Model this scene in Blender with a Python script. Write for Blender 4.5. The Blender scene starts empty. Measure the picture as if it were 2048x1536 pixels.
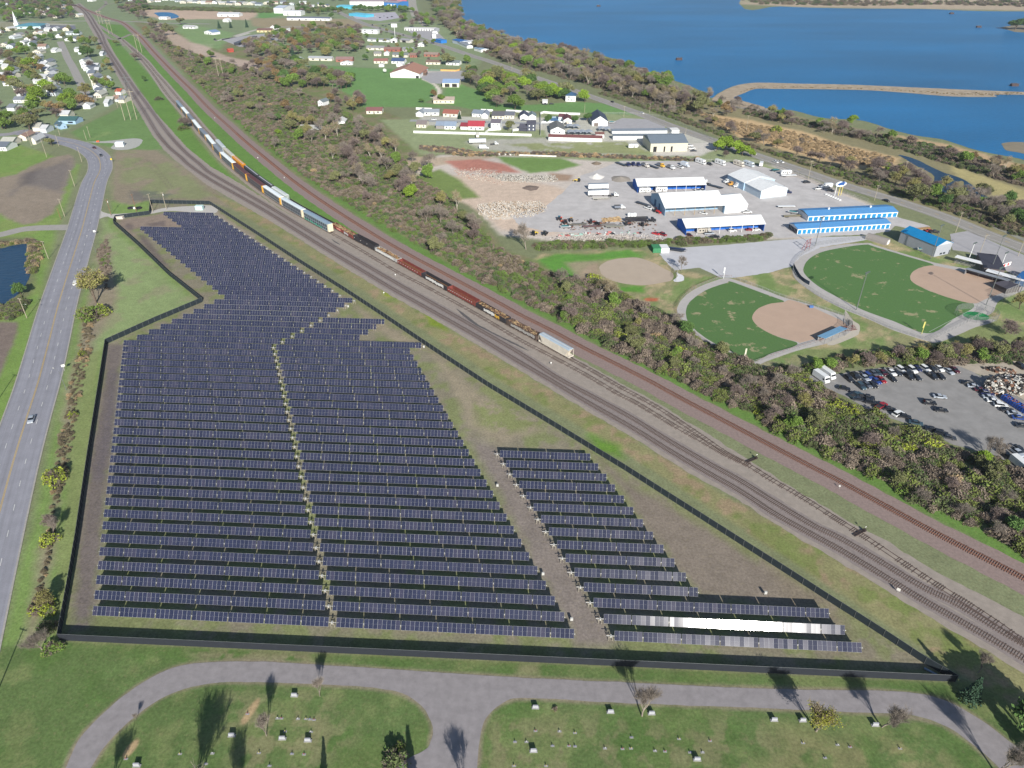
import bpy, math, random
import numpy as np
from mathutils import Vector, Matrix
R = math.radians
D = bpy.data
SC = bpy.context.scene
COL = SC.collection
# --- camera
CAMH, PITCH, FPX = 150.0, R(33), 1422.0
cam = D.objects.new('camera', D.cameras.new('camera'))
cam.location = (0, 0, CAMH); cam.rotation_euler = (R(90) - PITCH, 0, 0)
cam.data.sensor_width = 36; cam.data.lens = FPX / 2048 * 36
cam.data.clip_start = 1; cam.data.clip_end = 20000
COL.objects.link(cam); SC.camera = cam
# --- sky and sun
SUN_AZ, SUN_EL = -13.0, 26.8           # shadows run 13 degrees left of straight ahead
w = D.worlds.new('World'); SC.world = w; w.use_nodes = True
nt = w.node_tree; bg = nt.nodes['Background']
sky = nt.nodes.new('ShaderNodeTexSky'); sky.sky_type = 'NISHITA'; sky.sun_disc = False
sky.sun_elevation = R(SUN_EL); sky.sun_rotation = R(180 + SUN_AZ)
sky.air_density = 1.0; sky.dust_density = 0.6; sky.ozone_density = 2.0
nt.links.new(sky.outputs[0], bg.inputs[0]); bg.inputs[1].default_value = 0.07
L = D.lights.new('sun', 'SUN'); L.energy = 5.0; L.angle = R(0.53); L.color = (1, .955, .88)
sun = D.objects.new('sun', L); COL.objects.link(sun)
sdir = Vector((math.sin(R(SUN_AZ)) * math.cos(R(SUN_EL)), math.cos(R(SUN_AZ)) * math.cos(R(SUN_EL)), -math.sin(R(SUN_EL))))
sun.rotation_euler = sdir.to_track_quat('-Z', 'Y').to_euler()
SC.view_settings.view_transform = 'Standard'; SC.view_settings.look = 'None'
SC.view_settings.exposure = 0.56; SC.view_settings.gamma = 1
# --- helpers
_c, _s = math.cos(PITCH), math.sin(PITCH)
def at(x, y, z=0.0):
 """ground point (at height z) seen at pixel x, y of the 2048 px photograph"""
 a = (x - 1024) / FPX; b = (768 - y) / FPX
 dx, dy, dz = a, _c + b * _s, -_s + b * _c
 t = (z - CAMH) / dz
 return Vector((dx * t, dy * t, z))
def lin(c, k=1.0):
 return tuple(((v / 255 / 12.92) if v < 10 else ((v / 255 + .055) / 1.055) ** 2.4) * k for v in c[:3])
AK = 0.80      # photograph colour of a sunlit flat surface -> albedo
MATS = {}
def mat(name, rgb, rough=.8, var=.12, scale=1.0, metal=0.0, rnd=0.0, spec=.3, k=AK, bump=0.0, emis=None, alpha=1.0, stretch=None):
 if name in MATS: return MATS[name]
 m = D.materials.new(name); m.use_nodes = True; MATS[name] = m
 n = m.node_tree; p = n.nodes['Principled BSDF']
 p.inputs['Roughness'].default_value = rough; p.inputs['Metallic'].default_value = metal
 p.inputs['Specular IOR Level'].default_value = spec
 c = lin(rgb, k)
 tc = n.nodes.new('ShaderNodeTexCoord'); nz = n.nodes.new('ShaderNodeTexNoise')
 nz.inputs['Scale'].default_value = scale; nz.inputs['Detail'].default_value = 4; nz.inputs['Roughness'].default_value = .65
 src = tc.outputs['Object']
 if stretch:
  mp = n.nodes.new('ShaderNodeMapping'); mp.inputs['Scale'].default_value = stretch
  n.links.new(tc.outputs['UV' if len(stretch) and stretch[2] == 0 else 'Object'], mp.inputs[0]); src = mp.outputs[0]
 n.links.new(src, nz.inputs[0])
 mr = n.nodes.new('ShaderNodeMapRange'); mr.inputs[1].default_value = .3; mr.inputs[2].default_value = .7
 mr.inputs[3].default_value = 1 - var; mr.inputs[4].default_value = 1 + var
 n.links.new(nz.outputs[0], mr.inputs[0])
 mx = n.nodes.new('ShaderNodeVectorMath'); mx.operation = 'SCALE'; mx.inputs[0].default_value = c
 val = mr.outputs[0]
 if rnd:
  oi = n.nodes.new('ShaderNodeObjectInfo'); m2 = n.nodes.new('ShaderNodeMapRange')
  m2.inputs[3].default_value = 1 - rnd; m2.inputs[4].default_value = 1 + rnd
  n.links.new(oi.outputs['Random'], m2.inputs[0])
  mm = n.nodes.new('ShaderNodeMath'); mm.operation = 'MULTIPLY'
  n.links.new(mr.outputs[0], mm.inputs[0]); n.links.new(m2.outputs[0], mm.inputs[1]); val = mm.outputs[0]
 n.links.new(val, mx.inputs['Scale']); n.links.new(mx.outputs[0], p.inputs['Base Color'])
 if bump:
  b = n.nodes.new('ShaderNodeBump'); b.inputs['Strength'].default_value = bump; b.inputs['Distance'].default_value = .1
  n.links.new(nz.outputs[0], b.inputs['Height']); n.links.new(b.outputs[0], p.inputs['Normal'])
 if alpha < 1:
  p.inputs['Alpha'].default_value = alpha
 return m
def props(o, label=None, cat=None, group=None, kind=None):
 if label: o['label'] = label
 if cat: o['category'] = cat
 if group: o['group'] = group
 if kind: o['kind'] = kind
 return o
def thing(name, label, cat, loc=(0, 0, 0), rz=0.0, group=None):
 o = D.objects.new(name, None); COL.objects.link(o); o.empty_display_size = .5
 o.location = loc; o.rotation_euler = (0, 0, rz)
 return props(o, label, cat, group)
KIDS = {}
def adopt(o, parent):
 o.parent = parent; KIDS.setdefault(parent.name, []).append(o)
def dup(root, loc, rz, label=None, group=None, scale=None):
 r = root.copy(); COL.objects.link(r); r.location = loc; r.rotation_euler = (root.rotation_euler[0], root.rotation_euler[1], rz)
 if label: r['label'] = label
 if group: r['group'] = group
 if scale: r.scale = scale
 for ch in KIDS.get(root.name, []):
  c = ch.copy(); COL.objects.link(c); adopt(c, r)
  for g in KIDS.get(ch.name, []):
   d = g.copy(); COL.objects.link(d); adopt(d, c)
 return r
class MB:
 """collects shapes, links them as one mesh object"""
 def __init__(s): s.v = []; s.f = []; s.m = []; s.mats = []; s.uv = []
 def mi(s, m):
  if m not in s.mats: s.mats.append(m)
  return s.mats.index(m)
 def face(s, pts, m):
  b = len(s.v); s.v += [tuple(p) for p in pts]; s.f.append(tuple(range(b, b + len(pts)))); s.m.append(s.mi(m)); return s
 def solid(s, pts, faces, m):
  b = len(s.v); s.v += [tuple(p) for p in pts]; k = s.mi(m)
  for f in faces: s.f.append(tuple(b + i for i in f)); s.m.append(k)
  return s
 def box(s, x0, x1, y0, y1, z0, z1, m):
  P = [(x0, y0, z0), (x1, y0, z0), (x1, y1, z0), (x0, y1, z0), (x0, y0, z1), (x1, y0, z1), (x1, y1, z1), (x0, y1, z1)]
  return s.solid(P, [(0, 3, 2, 1), (4, 5, 6, 7), (0, 1, 5, 4), (1, 2, 6, 5), (2, 3, 7, 6), (3, 0, 4, 7)], m)
 def taper(s, x0, x1, y0, y1, z0, z1, ix0, ix1, iy, m):
  P = [(x0, y0, z0), (x1, y0, z0), (x1, y1, z0), (x0, y1, z0), (x0 + ix0, y0 + iy, z1), (x1 - ix1, y0 + iy, z1), (x1 - ix1, y1 - iy, z1), (x0 + ix0, y1 - iy, z1)]
  return s.solid(P, [(0, 3, 2, 1), (4, 5, 6, 7), (0, 1, 5, 4), (1, 2, 6, 5), (2, 3, 7, 6), (3, 0, 4, 7)], m)
 def prof(s, prof, y0, y1, m, y0b=None, axis='y'):
  """extrude an x-z profile along y"""
  n = len(prof); P = [(x, y0, z) for x, z in prof] + [(x, y1, z) for x, z in prof]
  if axis == 'x': P = [(y0, x, z) for x, z in prof] + [(y1, x, z) for x, z in prof]
  F = [tuple(range(n - 1, -1, -1)), tuple(range(n, 2 * n))] + [(i, (i + 1) % n, n + (i + 1) % n, n + i) for i in range(n)]
  return s.solid(P, F, m)
 def cyl(s, p0, p1, r0, r1=None, n=8, m=None, cap=True):
  r1 = r0 if r1 is None else r1; p0 = Vector(p0); p1 = Vector(p1); d = (p1 - p0)
  if d.length < 1e-6: return s
  d.normalize(); a = d.orthogonal().normalized(); b = d.cross(a)
  P = []
  for p, r in ((p0, r0), (p1, r1)):
   for i in range(n):
    t = 2 * math.pi * i / n; P.append(p + (a * math.cos(t) + b * math.sin(t)) * r)
  F = [(i, (i + 1) % n, n + (i + 1) % n, n + i) for i in range(n)]
  if cap: F += [tuple(range(n - 1, -1, -1)), tuple(range(n, 2 * n))]
  return s.solid(P, F, m)
 def build(s, name, parent=None, label=None, cat=None, group=None, kind=None, smooth=False):
  me = D.meshes.new(name); me.from_pydata(s.v, [], s.f)
  for m in s.mats: me.materials.append(m)
  if len(s.mats) > 1: me.polygons.foreach_set('material_index', s.m)
  if smooth: me.polygons.foreach_set('use_smooth', [True] * len(s.f))
  o = D.objects.new(name, me); COL.objects.link(o)
  if parent: adopt(o, parent)
  return props(o, label, cat, group, kind)
def part(name, m, parent, *boxes, **kw):
 b = MB()
 for x in boxes: b.box(*x, m)
 return b.build(name, parent, **kw)
def npmesh(name, V, F, mats, mi=None, parent=None, col=None, **kw):
 V = np.asarray(V, np.float32); F = np.asarray(F, np.int32)
 me = D.meshes.new(name); nf, k = F.shape
 me.vertices.add(len(V)); me.vertices.foreach_set('co', V.ravel())
 me.loops.add(nf * k); me.loops.foreach_set('vertex_index', F.ravel())
 me.polygons.add(nf); me.polygons.foreach_set('loop_start', np.arange(0, nf * k, k, dtype=np.int32))
 me.polygons.foreach_set('loop_total', np.full(nf, k, np.int32))
 for m in mats: me.materials.append(m)
 if mi is not None: me.polygons.foreach_set('material_index', np.asarray(mi, np.int32))
 me.update(calc_edges=True)
 if col is not None:
  a = me.color_attributes.new('Col', 'FLOAT_COLOR', 'POINT'); a.data.foreach_set('color', np.asarray(col, np.float32).ravel())
 o = D.objects.new(name, me); COL.objects.link(o)
 if parent: adopt(o, parent)
 return props(o, **kw)
# ---- noise on arrays
def vnoise(x, y, sc, seed=0):
 x = x / sc; y = y / sc; xi = np.floor(x).astype(np.int64); yi = np.floor(y).astype(np.int64)
 fx = x - xi; fy = y - yi; fx = fx * fx * (3 - 2 * fx); fy = fy * fy * (3 - 2 * fy)
 def h(a, b):
  n = (a * 374761393 + b * 668265263 + seed * 974634777) & 0xffffffff
  n = ((n ^ (n >> 13)) * 1274126177) & 0xffffffff
  return ((n ^ (n >> 16)) & 0xffff) / 65535.0
 return (h(xi, yi) * (1 - fx) + h(xi + 1, yi) * fx) * (1 - fy) + (h(xi, yi + 1) * (1 - fx) + h(xi + 1, yi + 1) * fx) * fy
def fnoise(x, y, sc, seed=0, oc=4):
 t = 0; a = 1; tot = 0
 for i in range(oc): t = t + a * vnoise(x, y, sc / 2 ** i, seed + i * 7); tot += a; a *= .6
 return t / tot * 2 - 1
def smooth_line(pts, n=8):
 P = [Vector(p) for p in pts]; out = []
 for i in range(len(P) - 1):
  p0 = P[max(i - 1, 0)]; p1 = P[i]; p2 = P[i + 1]; p3 = P[min(i + 2, len(P) - 1)]
  for j in range(n):
   t = j / n
   out.append(.5 * ((2 * p1) + (p2 - p0) * t + (2 * p0 - 5 * p1 + 4 * p2 - p3) * t * t + (3 * p1 - p0 - 3 * p2 + p3) * t ** 3))
 out.append(P[-1]); return out
def resample(P, step):
 L_ = [0]
 for a, b in zip(P, P[1:]): L_.append(L_[-1] + (b - a).length)
 n = max(2, int(L_[-1] / step)); out = []; j = 0
 for i in range(n + 1):
  s_ = L_[-1] * i / n
  while j < len(L_) - 2 and L_[j + 1] < s_: j += 1
  t = (s_ - L_[j]) / max(1e-9, L_[j + 1] - L_[j]); out.append(P[j].lerp(P[j + 1], t))
 return out, L_[-1]
def wpts(px): return [at(*p) for p in px]
def ribbon(name, P, w0, w1, z, m, **kw):
 """strip along P from offset w0 to w1 (left negative); uv = metres"""
 V = []; UV = []; s_ = 0
 for i, p in enumerate(P):
  a = P[max(i - 1, 0)]; b = P[min(i + 1, len(P) - 1)]; d = (b - a).normalized(); nrm = Vector((d.y, -d.x, 0))
  if i: s_ += (p - P[i - 1]).length
  for k in (w0, w1): q = p + nrm * k; V.append((q.x, q.y, z)); UV.append((k, s_))
 n = len(P); F = [(2 * i, 2 * i + 1, 2 * i + 3, 2 * i + 2) for i in range(n - 1)]
 me = D.meshes.new(name); me.from_pydata(V, [], F); me.materials.append(m)
 uv = me.uv_layers.new(name='UVMap')
 for lp in me.loops: uv.data[lp.index].uv = UV[lp.vertex_index]
 o = D.objects.new(name, me); COL.objects.link(o)
 par = kw.pop('parent', None)
 if par: adopt(o, par)
 return props(o, **kw)
def sheet(name, px, z, m, wob=.5, sc=3.0, seed=1, step=1.0, world=False, sm=False, **kw):
 P = list(px) if world else wpts(px)
 if sm: P = smooth_line(P[-2:] + P + P[:2], 5)[10:-10]
 P = P + [P[0]]
 Q, _ = resample(P, step); Q = Q[:-1]
 if wob:
  x = np.array([q.x for q in Q]); y = np.array([q.y for q in Q])
  a = fnoise(x, y, sc, seed) * wob; b = fnoise(x, y, sc, seed + 50) * wob
  Q = [Vector((q.x + a[i], q.y + b[i], z)) for i, q in enumerate(Q)]
 me = D.meshes.new(name); me.from_pydata([(q.x, q.y, z) for q in Q], [], [tuple(range(len(Q)))]); me.materials.append(m)
 if me.polygons[0].normal.z < 0: me.flip_normals()
 o = D.objects.new(name, me); COL.objects.link(o)
 return props(o, **kw)
def ordn(i):
 return '%d%s' % (i, 'th' if 10 <= i % 100 <= 20 else {1: 'st', 2: 'nd', 3: 'rd'}.get(i % 10, 'th'))
# --- the ground sheet, its cover painted per vertex
G_TR = [(-30, 1180), (-60, 1600)]
def build_ground():
 ys = [45.0]
 while ys[-1] < 9000: ys.append(ys[-1] * 1.0055 + .02)
 ys = np.array(ys); nx = 900
 t = np.linspace(-1, 1, nx)
 X = t[None, :] * (ys[:, None] * .92 + 75); Y = np.repeat(ys[:, None], nx, 1)
 x = X.ravel(); y = Y.ravel(); N = len(x)
 C = np.zeros((N, 3)); C[:] = lin((122, 128, 96))
 W1 = fnoise(x, y, 14, 3); W2 = fnoise(x, y, 4, 9); W3 = fnoise(x, y, 60, 21, 3)
 def mixin(a, rgb):
  a = a[:, None]; return a * np.array(lin(rgb))
 def paint(px, rgb, soft=1.0, wob=2.0, a=1.0, patch=None, world=False, wn=None):
  P = [(p.x, p.y) for p in (px if world else wpts(px))]
  xs = [p[0] for p in P]; y_s = [p[1] for p in P]; mg = soft + wob + 1
  idx = np.nonzero((x > min(xs) - mg) & (x < max(xs) + mg) & (y > min(y_s) - mg) & (y < max(y_s) + mg))[0]
  if not len(idx): return
  px_, py_ = x[idx], y[idx]; d = np.full(len(idx), 1e9); ins = np.zeros(len(idx), bool)
  for i in range(len(P)):
   ax, ay = P[i]; bx, by = P[(i + 1) % len(P)]; ex, ey = bx - ax, by - ay
   tt = np.clip(((px_ - ax) * ex + (py_ - ay) * ey) / (ex * ex + ey * ey + 1e-9), 0, 1)
   d = np.minimum(d, np.hypot(px_ - ax - tt * ex, py_ - ay - tt * ey))
   if abs(by - ay) > 1e-9:
    c = ((ay > py_) != (by > py_)) & (px_ < ex * (py_ - ay) / (ey if abs(ey) > 1e-9 else 1e-9) + ax); ins ^= c
  sd = np.where(ins, d, -d) + wob * (.6 * W1[idx] + .4 * W2[idx])
  al = np.clip(sd / soft * .5 + .5, 0, 1) * a
  if patch is not None:      # patch = (scale, threshold, seed)
   pn = fnoise(px_, py_, patch[0], patch[2]); al = al * np.clip((pn - patch[1]) * 4 + .5, 0, 1)
  C[idx] = C[idx] * (1 - al[:, None]) + al[:, None] * np.array(lin(rgb))
 def line(px, hw, rgb, soft=.6, wob=.5, a=1.0, patch=None):
  P = smooth_line(wpts(px), 3); ls = []; rs = []
  for i, p in enumerate(P):
   q = (P[min(i + 1, len(P) - 1)] - P[max(i - 1, 0)]).normalized(); n = Vector((q.y, -q.x, 0)) * hw
   ls.append(p + n); rs.append(p - n)
  paint(ls + rs[::-1], rgb, soft, wob, a, patch, True)
 def blob(px, py, rx, ry, rgb, soft=1.0, wob=1.0, a=1.0, rot=0, patch=None):
  c = at(px, py); P = []
  for i in range(14):
   t_ = i / 14 * 6.283; u_, v_ = math.cos(t_) * rx, math.sin(t_) * ry
   P.append(Vector((c.x + u_ * math.cos(rot) - v_ * math.sin(rot), c.y + u_ * math.sin(rot) + v_ * math.cos(rot), 0)))
  paint(P, rgb, soft, wob, a, patch, True)
 GR = (106, 134, 80)
 paint([(-1500, 700), (-60, 700), (60, 300), (350, 150), (900, 200), (800, -100), (-4000, -100)], (125, 138, 104), 5, 5)
 paint([(-900, 1255), (120, 1275), (1900, 1360), (2120, 1390), (2900, 1700), (2600, 2400), (-900, 2400)], (92, 112, 66), 1, 1)
 paint([(-900, 1255), (120, 1275), (1900, 1360), (2120, 1390), (2900, 1700), (2600, 2400), (-900, 2400)], (120, 128, 84), 1, 0, .55, (9, .12, 5))
 paint([(-900, 1255), (120, 1275), (1900, 1360), (2120, 1390), (2900, 1700), (2600, 2400), (-900, 2400)], (80, 108, 54), 1, 0, .5, (14, .1, 45))
 paint([(450, 1390), (640, 1380), (700, 1480), (620, 1560), (470, 1560)], (132, 128, 96), 4, 4, .7, (3, 0, 6))
 paint([(980, 1440), (1500, 1440), (1620, 1500), (1500, 1560), (960, 1560)], (134, 126, 98), 4, 4, .55, (3.5, .05, 7))
 paint([(1560, 1465), (1850, 1480), (1930, 1560), (1540, 1560)], (132, 128, 92), 4, 4, .8, (6, -.2, 8))
 paint([(380, 1300), (620, 1303), (620, 1326), (400, 1322)], (140, 130, 106), 2, 1, .8, (3, -.2, 9))
 paint([(1040, 1325), (1080, 1325), (1080, 1350), (1030, 1350)], (140, 134, 104), 1, 1, .7)
 for e in ([(131, 1536), (160, 1477), (212, 1422), (275, 1372), (350, 1334), (425, 1324), (512, 1323), (675, 1332), (1000, 1353), (1512, 1377), (1761, 1382), (1898, 1404), (2011, 1477), (2048, 1509)], [(182, 1536), (220, 1480), (287, 1420), (350, 1384), (425, 1367), (512, 1364), (700, 1372), (812, 1390), (862, 1442), (860, 1490)], [(955, 1536), (970, 1440), (1032, 1397), (1200, 1404), (1536, 1417), (1736, 1426), (1886, 1450), (1998, 1536)]): line(e, .55, (138, 126, 110), .5, .5, .85)
 for q in [(262, 1497, 1.0, 2.2), (503, 1420, .9, 3.0), (490, 1440, .8, 1.0)]: blob(q[0], q[1], q[2], q[3], (170, 148, 114), .3, .1, rot=-.3)
 paint([(-600, 250), (40, 290), (160, 330), (110, 470), (-60, 1200), (-600, 1200)], (116, 142, 74), 2, 1)
 paint([(-600, 250), (40, 290), (160, 330), (110, 470), (-60, 1200), (-600, 1200)], (128, 140, 84), 2, 0, .6, (12, .1, 15))
 paint([(-120, 380), (35, 348), (60, 332), (100, 316), (140, 308), (150, 322), (138, 355), (122, 400), (108, 428), (70, 447), (45, 449), (0, 428), (-120, 430)], (140, 128, 114), 1.5, 3)
 paint([(20, 392), (60, 345), (140, 318), (140, 350), (122, 385), (70, 372), (40, 372)], (112, 106, 104), 4, 6, .8)
 paint([(45, 350), (95, 325), (70, 350), (65, 365), (40, 372)], (92, 86, 86), 3, 5, .7)
 paint([(-300, 640), (38, 645), (34, 668), (12, 722), (-20, 800), (-300, 1100)], (122, 110, 102), 1, 2)
 paint([(-200, 482), (60, 474), (76, 500), (70, 560), (60, 590), (-20, 640), (-200, 640)], (112, 116, 84), 2, 2)
 VR = [(232, 300), (222, 420), (190, 520), (150, 640), (110, 840), (60, 1060), (0, 1290), (120, 1290), (150, 1080), (175, 900), (211, 690), (400, 600), (228, 450), (232, 436), (300, 425), (300, 300)]
 paint(VR, (118, 142, 80), 1.5, 1)
 paint([(205, 440), (218, 448), (330, 550), (395, 602), (205, 690), (160, 800), (175, 640), (200, 520)], (134, 150, 102), 2, 3)
 paint([(205, 440), (218, 448), (330, 550), (395, 602), (205, 690), (160, 800), (175, 640), (200, 520)], (140, 134, 110), 2, 3, .6, (9, .2, 31))
 paint([(195, 500), (215, 470), (225, 520), (235, 600), (190, 680), (160, 760), (150, 860), (128, 960), (110, 1080), (92, 1200), (70, 1290), (40, 1290), (85, 1100), (112, 940), (130, 800), (150, 700), (176, 600)], (140, 128, 112), 2, 3, .9)
 paint([(150, 720), (200, 700), (180, 900), (150, 1080), (128, 1270), (100, 1270), (120, 1080), (140, 900)], (128, 138, 90), 1, 1.5, .8)
 paint([(228, 300), (310, 300), (430, 372), (470, 420), (420, 405), (300, 400), (260, 410), (222, 400)], (136, 126, 108), 2, 3)
 paint([(240, 300), (330, 320), (430, 390), (400, 400), (300, 395), (240, 360)], (126, 134, 94), 3, 6, .8, (15, -.1, 12))
 paint([(258, 380), (345, 385), (330, 400), (262, 402)], (78, 84, 92), 2, 4, .5, (8, -.2, 13))
 for q in [((240, 335), (295, 320), (345, 375)), ((250, 345), (300, 335), (338, 378))]: line(q, .4, (112, 102, 92), .4, .3, .6)
 CP = [(120, 1281), (1911, 1364), (1581, 1153), (975, 773), (755, 626), (600, 526), (420, 409), (302, 407), (300, 429), (232, 438), (228, 448), (405, 604), (211, 689)]
 paint(CP, (132, 126, 108), .6, .2)
 paint(CP, (120, 130, 82), .6, 0, .75, (7, .0, 17))
 paint([(216, 692), (246, 690), (232, 800), (212, 980), (188, 1215), (188, 1262), (140, 1262), (165, 1040), (190, 860)], (112, 104, 100), 1.5, 2)
 paint([(222, 740), (238, 745), (225, 880), (205, 960), (185, 960), (205, 860)], (98, 92, 96), 1.5, 2, .7)
 paint([(940, 880), (1005, 900), (1240, 1290), (1150, 1290), (1120, 1230)], (130, 121, 114), 2, 2)
 paint([(1180, 900), (1250, 960), (1640, 1200), (1600, 1225), (1400, 1190)], (128, 118, 107), 2, 2)
 paint([(1540, 1120), (1690, 1230), (1720, 1300), (1800, 1330), (1650, 1300), (1560, 1180)], (130, 120, 104), 3, 3, .8)
 paint([(700, 600), (790, 660), (860, 700), (960, 790), (1090, 860), (1000, 890), (940, 850), (860, 700), (780, 680), (730, 645)], (146, 136, 116), 2, 2)
 paint([(940, 800), (1000, 800), (1090, 850), (1020, 870), (960, 850)], (124, 134, 82), 2, 3, .8, (4, -.1, 22))
 paint([(100, 1235), (1900, 1335), (1880, 1362), (120, 1280)], (108, 116, 76), 2, 1, .7, (5, -.3, 19))
 paint([(430, 420), (600, 540), (700, 605), (690, 620), (590, 550), (430, 432)], (148, 138, 124), 1, 1)
 paint([(238, 440), (300, 432), (330, 425), (345, 440), (375, 455), (290, 455), (262, 460), (300, 500), (340, 545), (400, 590), (400, 604), (300, 500), (235, 452)], (138, 124, 112), 1.5, 2)
 for q in [((252, 445), (268, 450), (265, 462), (250, 456)), ((292, 448), (328, 442), (330, 452), (300, 452)), ((275, 470), (290, 470), (320, 510), (345, 540), (325, 530), (290, 495))]: paint(q, (104, 94, 92), 1, 1.5, .8)
 BK = [(470, 420), (600, 500), (755, 600), (975, 745), (1250, 905), (1581, 1120), (1911, 1340), (2150, 1480), (2300, 1500), (2100, 1370), (1850, 1220), (1640, 1095), (1440, 985), (1270, 880), (1100, 778), (860, 635), (720, 550), (590, 475), (520, 425), (420, 385)]
 paint(BK, (134, 132, 94), 1, 1)
 paint(BK, (152, 132, 108), 1, 0, .8, (6, .1, 25))
 paint(BK, (112, 126, 70), 1, 0, .8, (8, .15, 26))
 paint([(765, 572), (800, 585), (815, 600), (770, 590)], (128, 140, 50), 1, 2, .9)
 paint([(845, 620), (880, 640), (895, 662), (860, 650)], (118, 136, 46), 1, 1.5, .9)
 paint([(1180, 870), (1240, 890), (1250, 920), (1190, 905)], (96, 134, 48), 2, 3, .9)
 paint([(140, 265), (240, 215), (262, 190), (300, 245), (330, 298), (300, 300), (230, 296), (170, 285)], GR, 2, 1.5)
 paint([(165, 285), (215, 262), (238, 262), (200, 275)], (134, 152, 96), 2, 2, .6, (6, -.1, 33))
 paint([(196, 62), (230, 78), (300, 150), (360, 232), (420, 310), (480, 368), (560, 420), (640, 468), (600, 452), (520, 400), (440, 350), (390, 318), (340, 270), (300, 210), (260, 150)], (98, 132, 64), 1, 1)
 paint([(170, 45), (245, 50), (300, 102), (380, 186), (450, 255), (508, 306), (600, 382), (700, 452), (820, 520), (760, 510), (660, 446), (540, 372), (470, 318), (410, 250), (340, 170), (262, 88), (215, 68)], (98, 132, 64), 1, 1)
 TH = [(262, 40), (420, 60), (560, 130), (700, 190), (830, 250), (880, 300), (850, 340), (900, 400), (960, 440), (1010, 500), (1070, 520), (1150, 545), (1250, 600), (1370, 660), (1450, 700), (1600, 745), (1760, 830), (1900, 890), (2048, 950), (2300, 1050), (2300, 1260), (2048, 1130), (1900, 1050), (1700, 950), (1500, 850), (1300, 745), (1100, 640), (900, 538), (700, 425), (560, 330), (440, 220), (340, 120)]
 paint(TH, (112, 122, 78), 2, 2)
 paint(TH, (134, 122, 100), 2, 0, .7, (9, 0, 27))
 line([(380, 150), (440, 208), (520, 280), (640, 372), (760, 450), (900, 535), (1060, 612), (1200, 683), (1330, 750), (1480, 825), (1640, 905), (1800, 990), (1950, 1065), (2100, 1150)], 3.0, (98, 128, 64), 1, 1)
 paint([(300, 40), (420, 100), (470, 118), (520, 140), (500, 150), (420, 125), (360, 115), (340, 80)], (178, 158, 142), 3, 4, .9)
 paint([(820, 330), (880, 310), (1060, 308), (1200, 320), (1560, 330), (1745, 410), (1640, 480), (1300, 478), (1100, 482), (1000, 470), (960, 425), (900, 385), (840, 352)], (196, 186, 176), 2, 3)
 paint([(830, 350), (1000, 352), (1110, 372), (1170, 395), (1110, 470), (1000, 460), (950, 420), (880, 380)], (200, 178, 158), 3, 4, .8)
 paint([(820, 312), (870, 315), (960, 308), (1000, 315), (880, 330), (830, 345), (800, 335)], (176, 158, 136), 2, 2, .9)
 paint([(840, 350), (880, 338), (920, 360), (960, 395), (900, 400), (830, 370)], (118, 136, 78), 2, 2)
 paint([(890, 322), (960, 318), (1010, 328), (1040, 345), (980, 348), (920, 340)], (176, 122, 108), 2, 2)
 paint([(985, 312), (1120, 316), (1160, 330), (1110, 342), (1060, 346), (1010, 326)], (112, 140, 78), 2, 3)
 paint([(900, 345), (980, 338), (1090, 356), (1110, 364), (1030, 362), (940, 350)], (186, 178, 168), 1, 2, .6, (3, -.1, 41))
 paint([(1100, 346), (1145, 350), (1140, 362), (1100, 362)], (160, 136, 116), 2, 2)
 paint([(955, 408), (1085, 404), (1095, 420), (1070, 436), (970, 440)], (214, 206, 194), 1, 2, .8, (3, -.2, 42))
 paint([(1280, 322), (1560, 330), (1700, 400), (1600, 405), (1420, 360)], (172, 166, 160), 5, 5, .8)
 BF = [(1070, 520), (1080, 508), (1200, 500), (1310, 500), (1360, 540), (1440, 556), (1586, 535), (1640, 480), (1760, 470), (1900, 520), (2048, 560), (2200, 600), (2200, 760), (1900, 705), (1700, 710), (1540, 735), (1400, 700), (1300, 620), (1180, 560)]
 paint(BF, (138, 138, 100), 1.5, 2)
 paint(BF, (178, 160, 128), 1.5, 0, .8, (6, .05, 43))
 paint(BF, (100, 132, 70), 1.5, 0, .7, (9, .05, 44))
 paint([(1074, 520), (1110, 508), (1180, 508), (1260, 500), (1280, 512), (1210, 520), (1170, 535), (1150, 560), (1110, 545)], (94, 142, 62), 1.5, 2)
 paint([(1235, 572), (1290, 572), (1290, 585), (1240, 585)], (94, 142, 58), 1, 2)
 paint([(1130, 525), (1200, 520), (1200, 560), (1160, 560)], (160, 142, 124), 2, 2, .8)
 blob(1303, 599, 3.5, 2.2, (176, 104, 76), .5, .4)
 paint([(1270, 640), (1380, 670), (1480, 715), (1560, 725), (1500, 740), (1380, 700)], (140, 136, 108), 1, 2)
 paint([(1600, 700), (1860, 690), (1980, 640), (2048, 650), (2200, 700), (1900, 720), (1640, 735)], (124, 134, 88), 2, 3)
 paint([(760, 240), (1260, 222), (1460, 300), (1560, 340), (1200, 322), (960, 306), (840, 310)], (140, 150, 112), 2, 2)
 paint([(840, 232), (1180, 236), (1300, 250), (1440, 280), (1420, 290), (1220, 292), (1100, 286), (1090, 260), (840, 250)], (196, 192, 186), 2, 2, .75)
 paint([(930, 283), (1060, 275), (1250, 282), (1300, 300), (1200, 312), (960, 300)], (182, 178, 170), 3, 5, .8)
 paint([(1010, 288), (1250, 283), (1300, 306), (1120, 308), (1060, 300)], (140, 146, 98), 2, 4, .9, (9, -.3, 47))
 paint([(1300, 296), (1420, 284), (1440, 296), (1400, 312), (1310, 312)], (196, 192, 184), 2, 2)
 paint([(620, 130), (780, 138), (860, 150), (878, 178), (870, 196), (850, 205), (900, 215), (720, 214), (700, 190), (640, 160)], (106, 142, 84), 2, 2)
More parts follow.
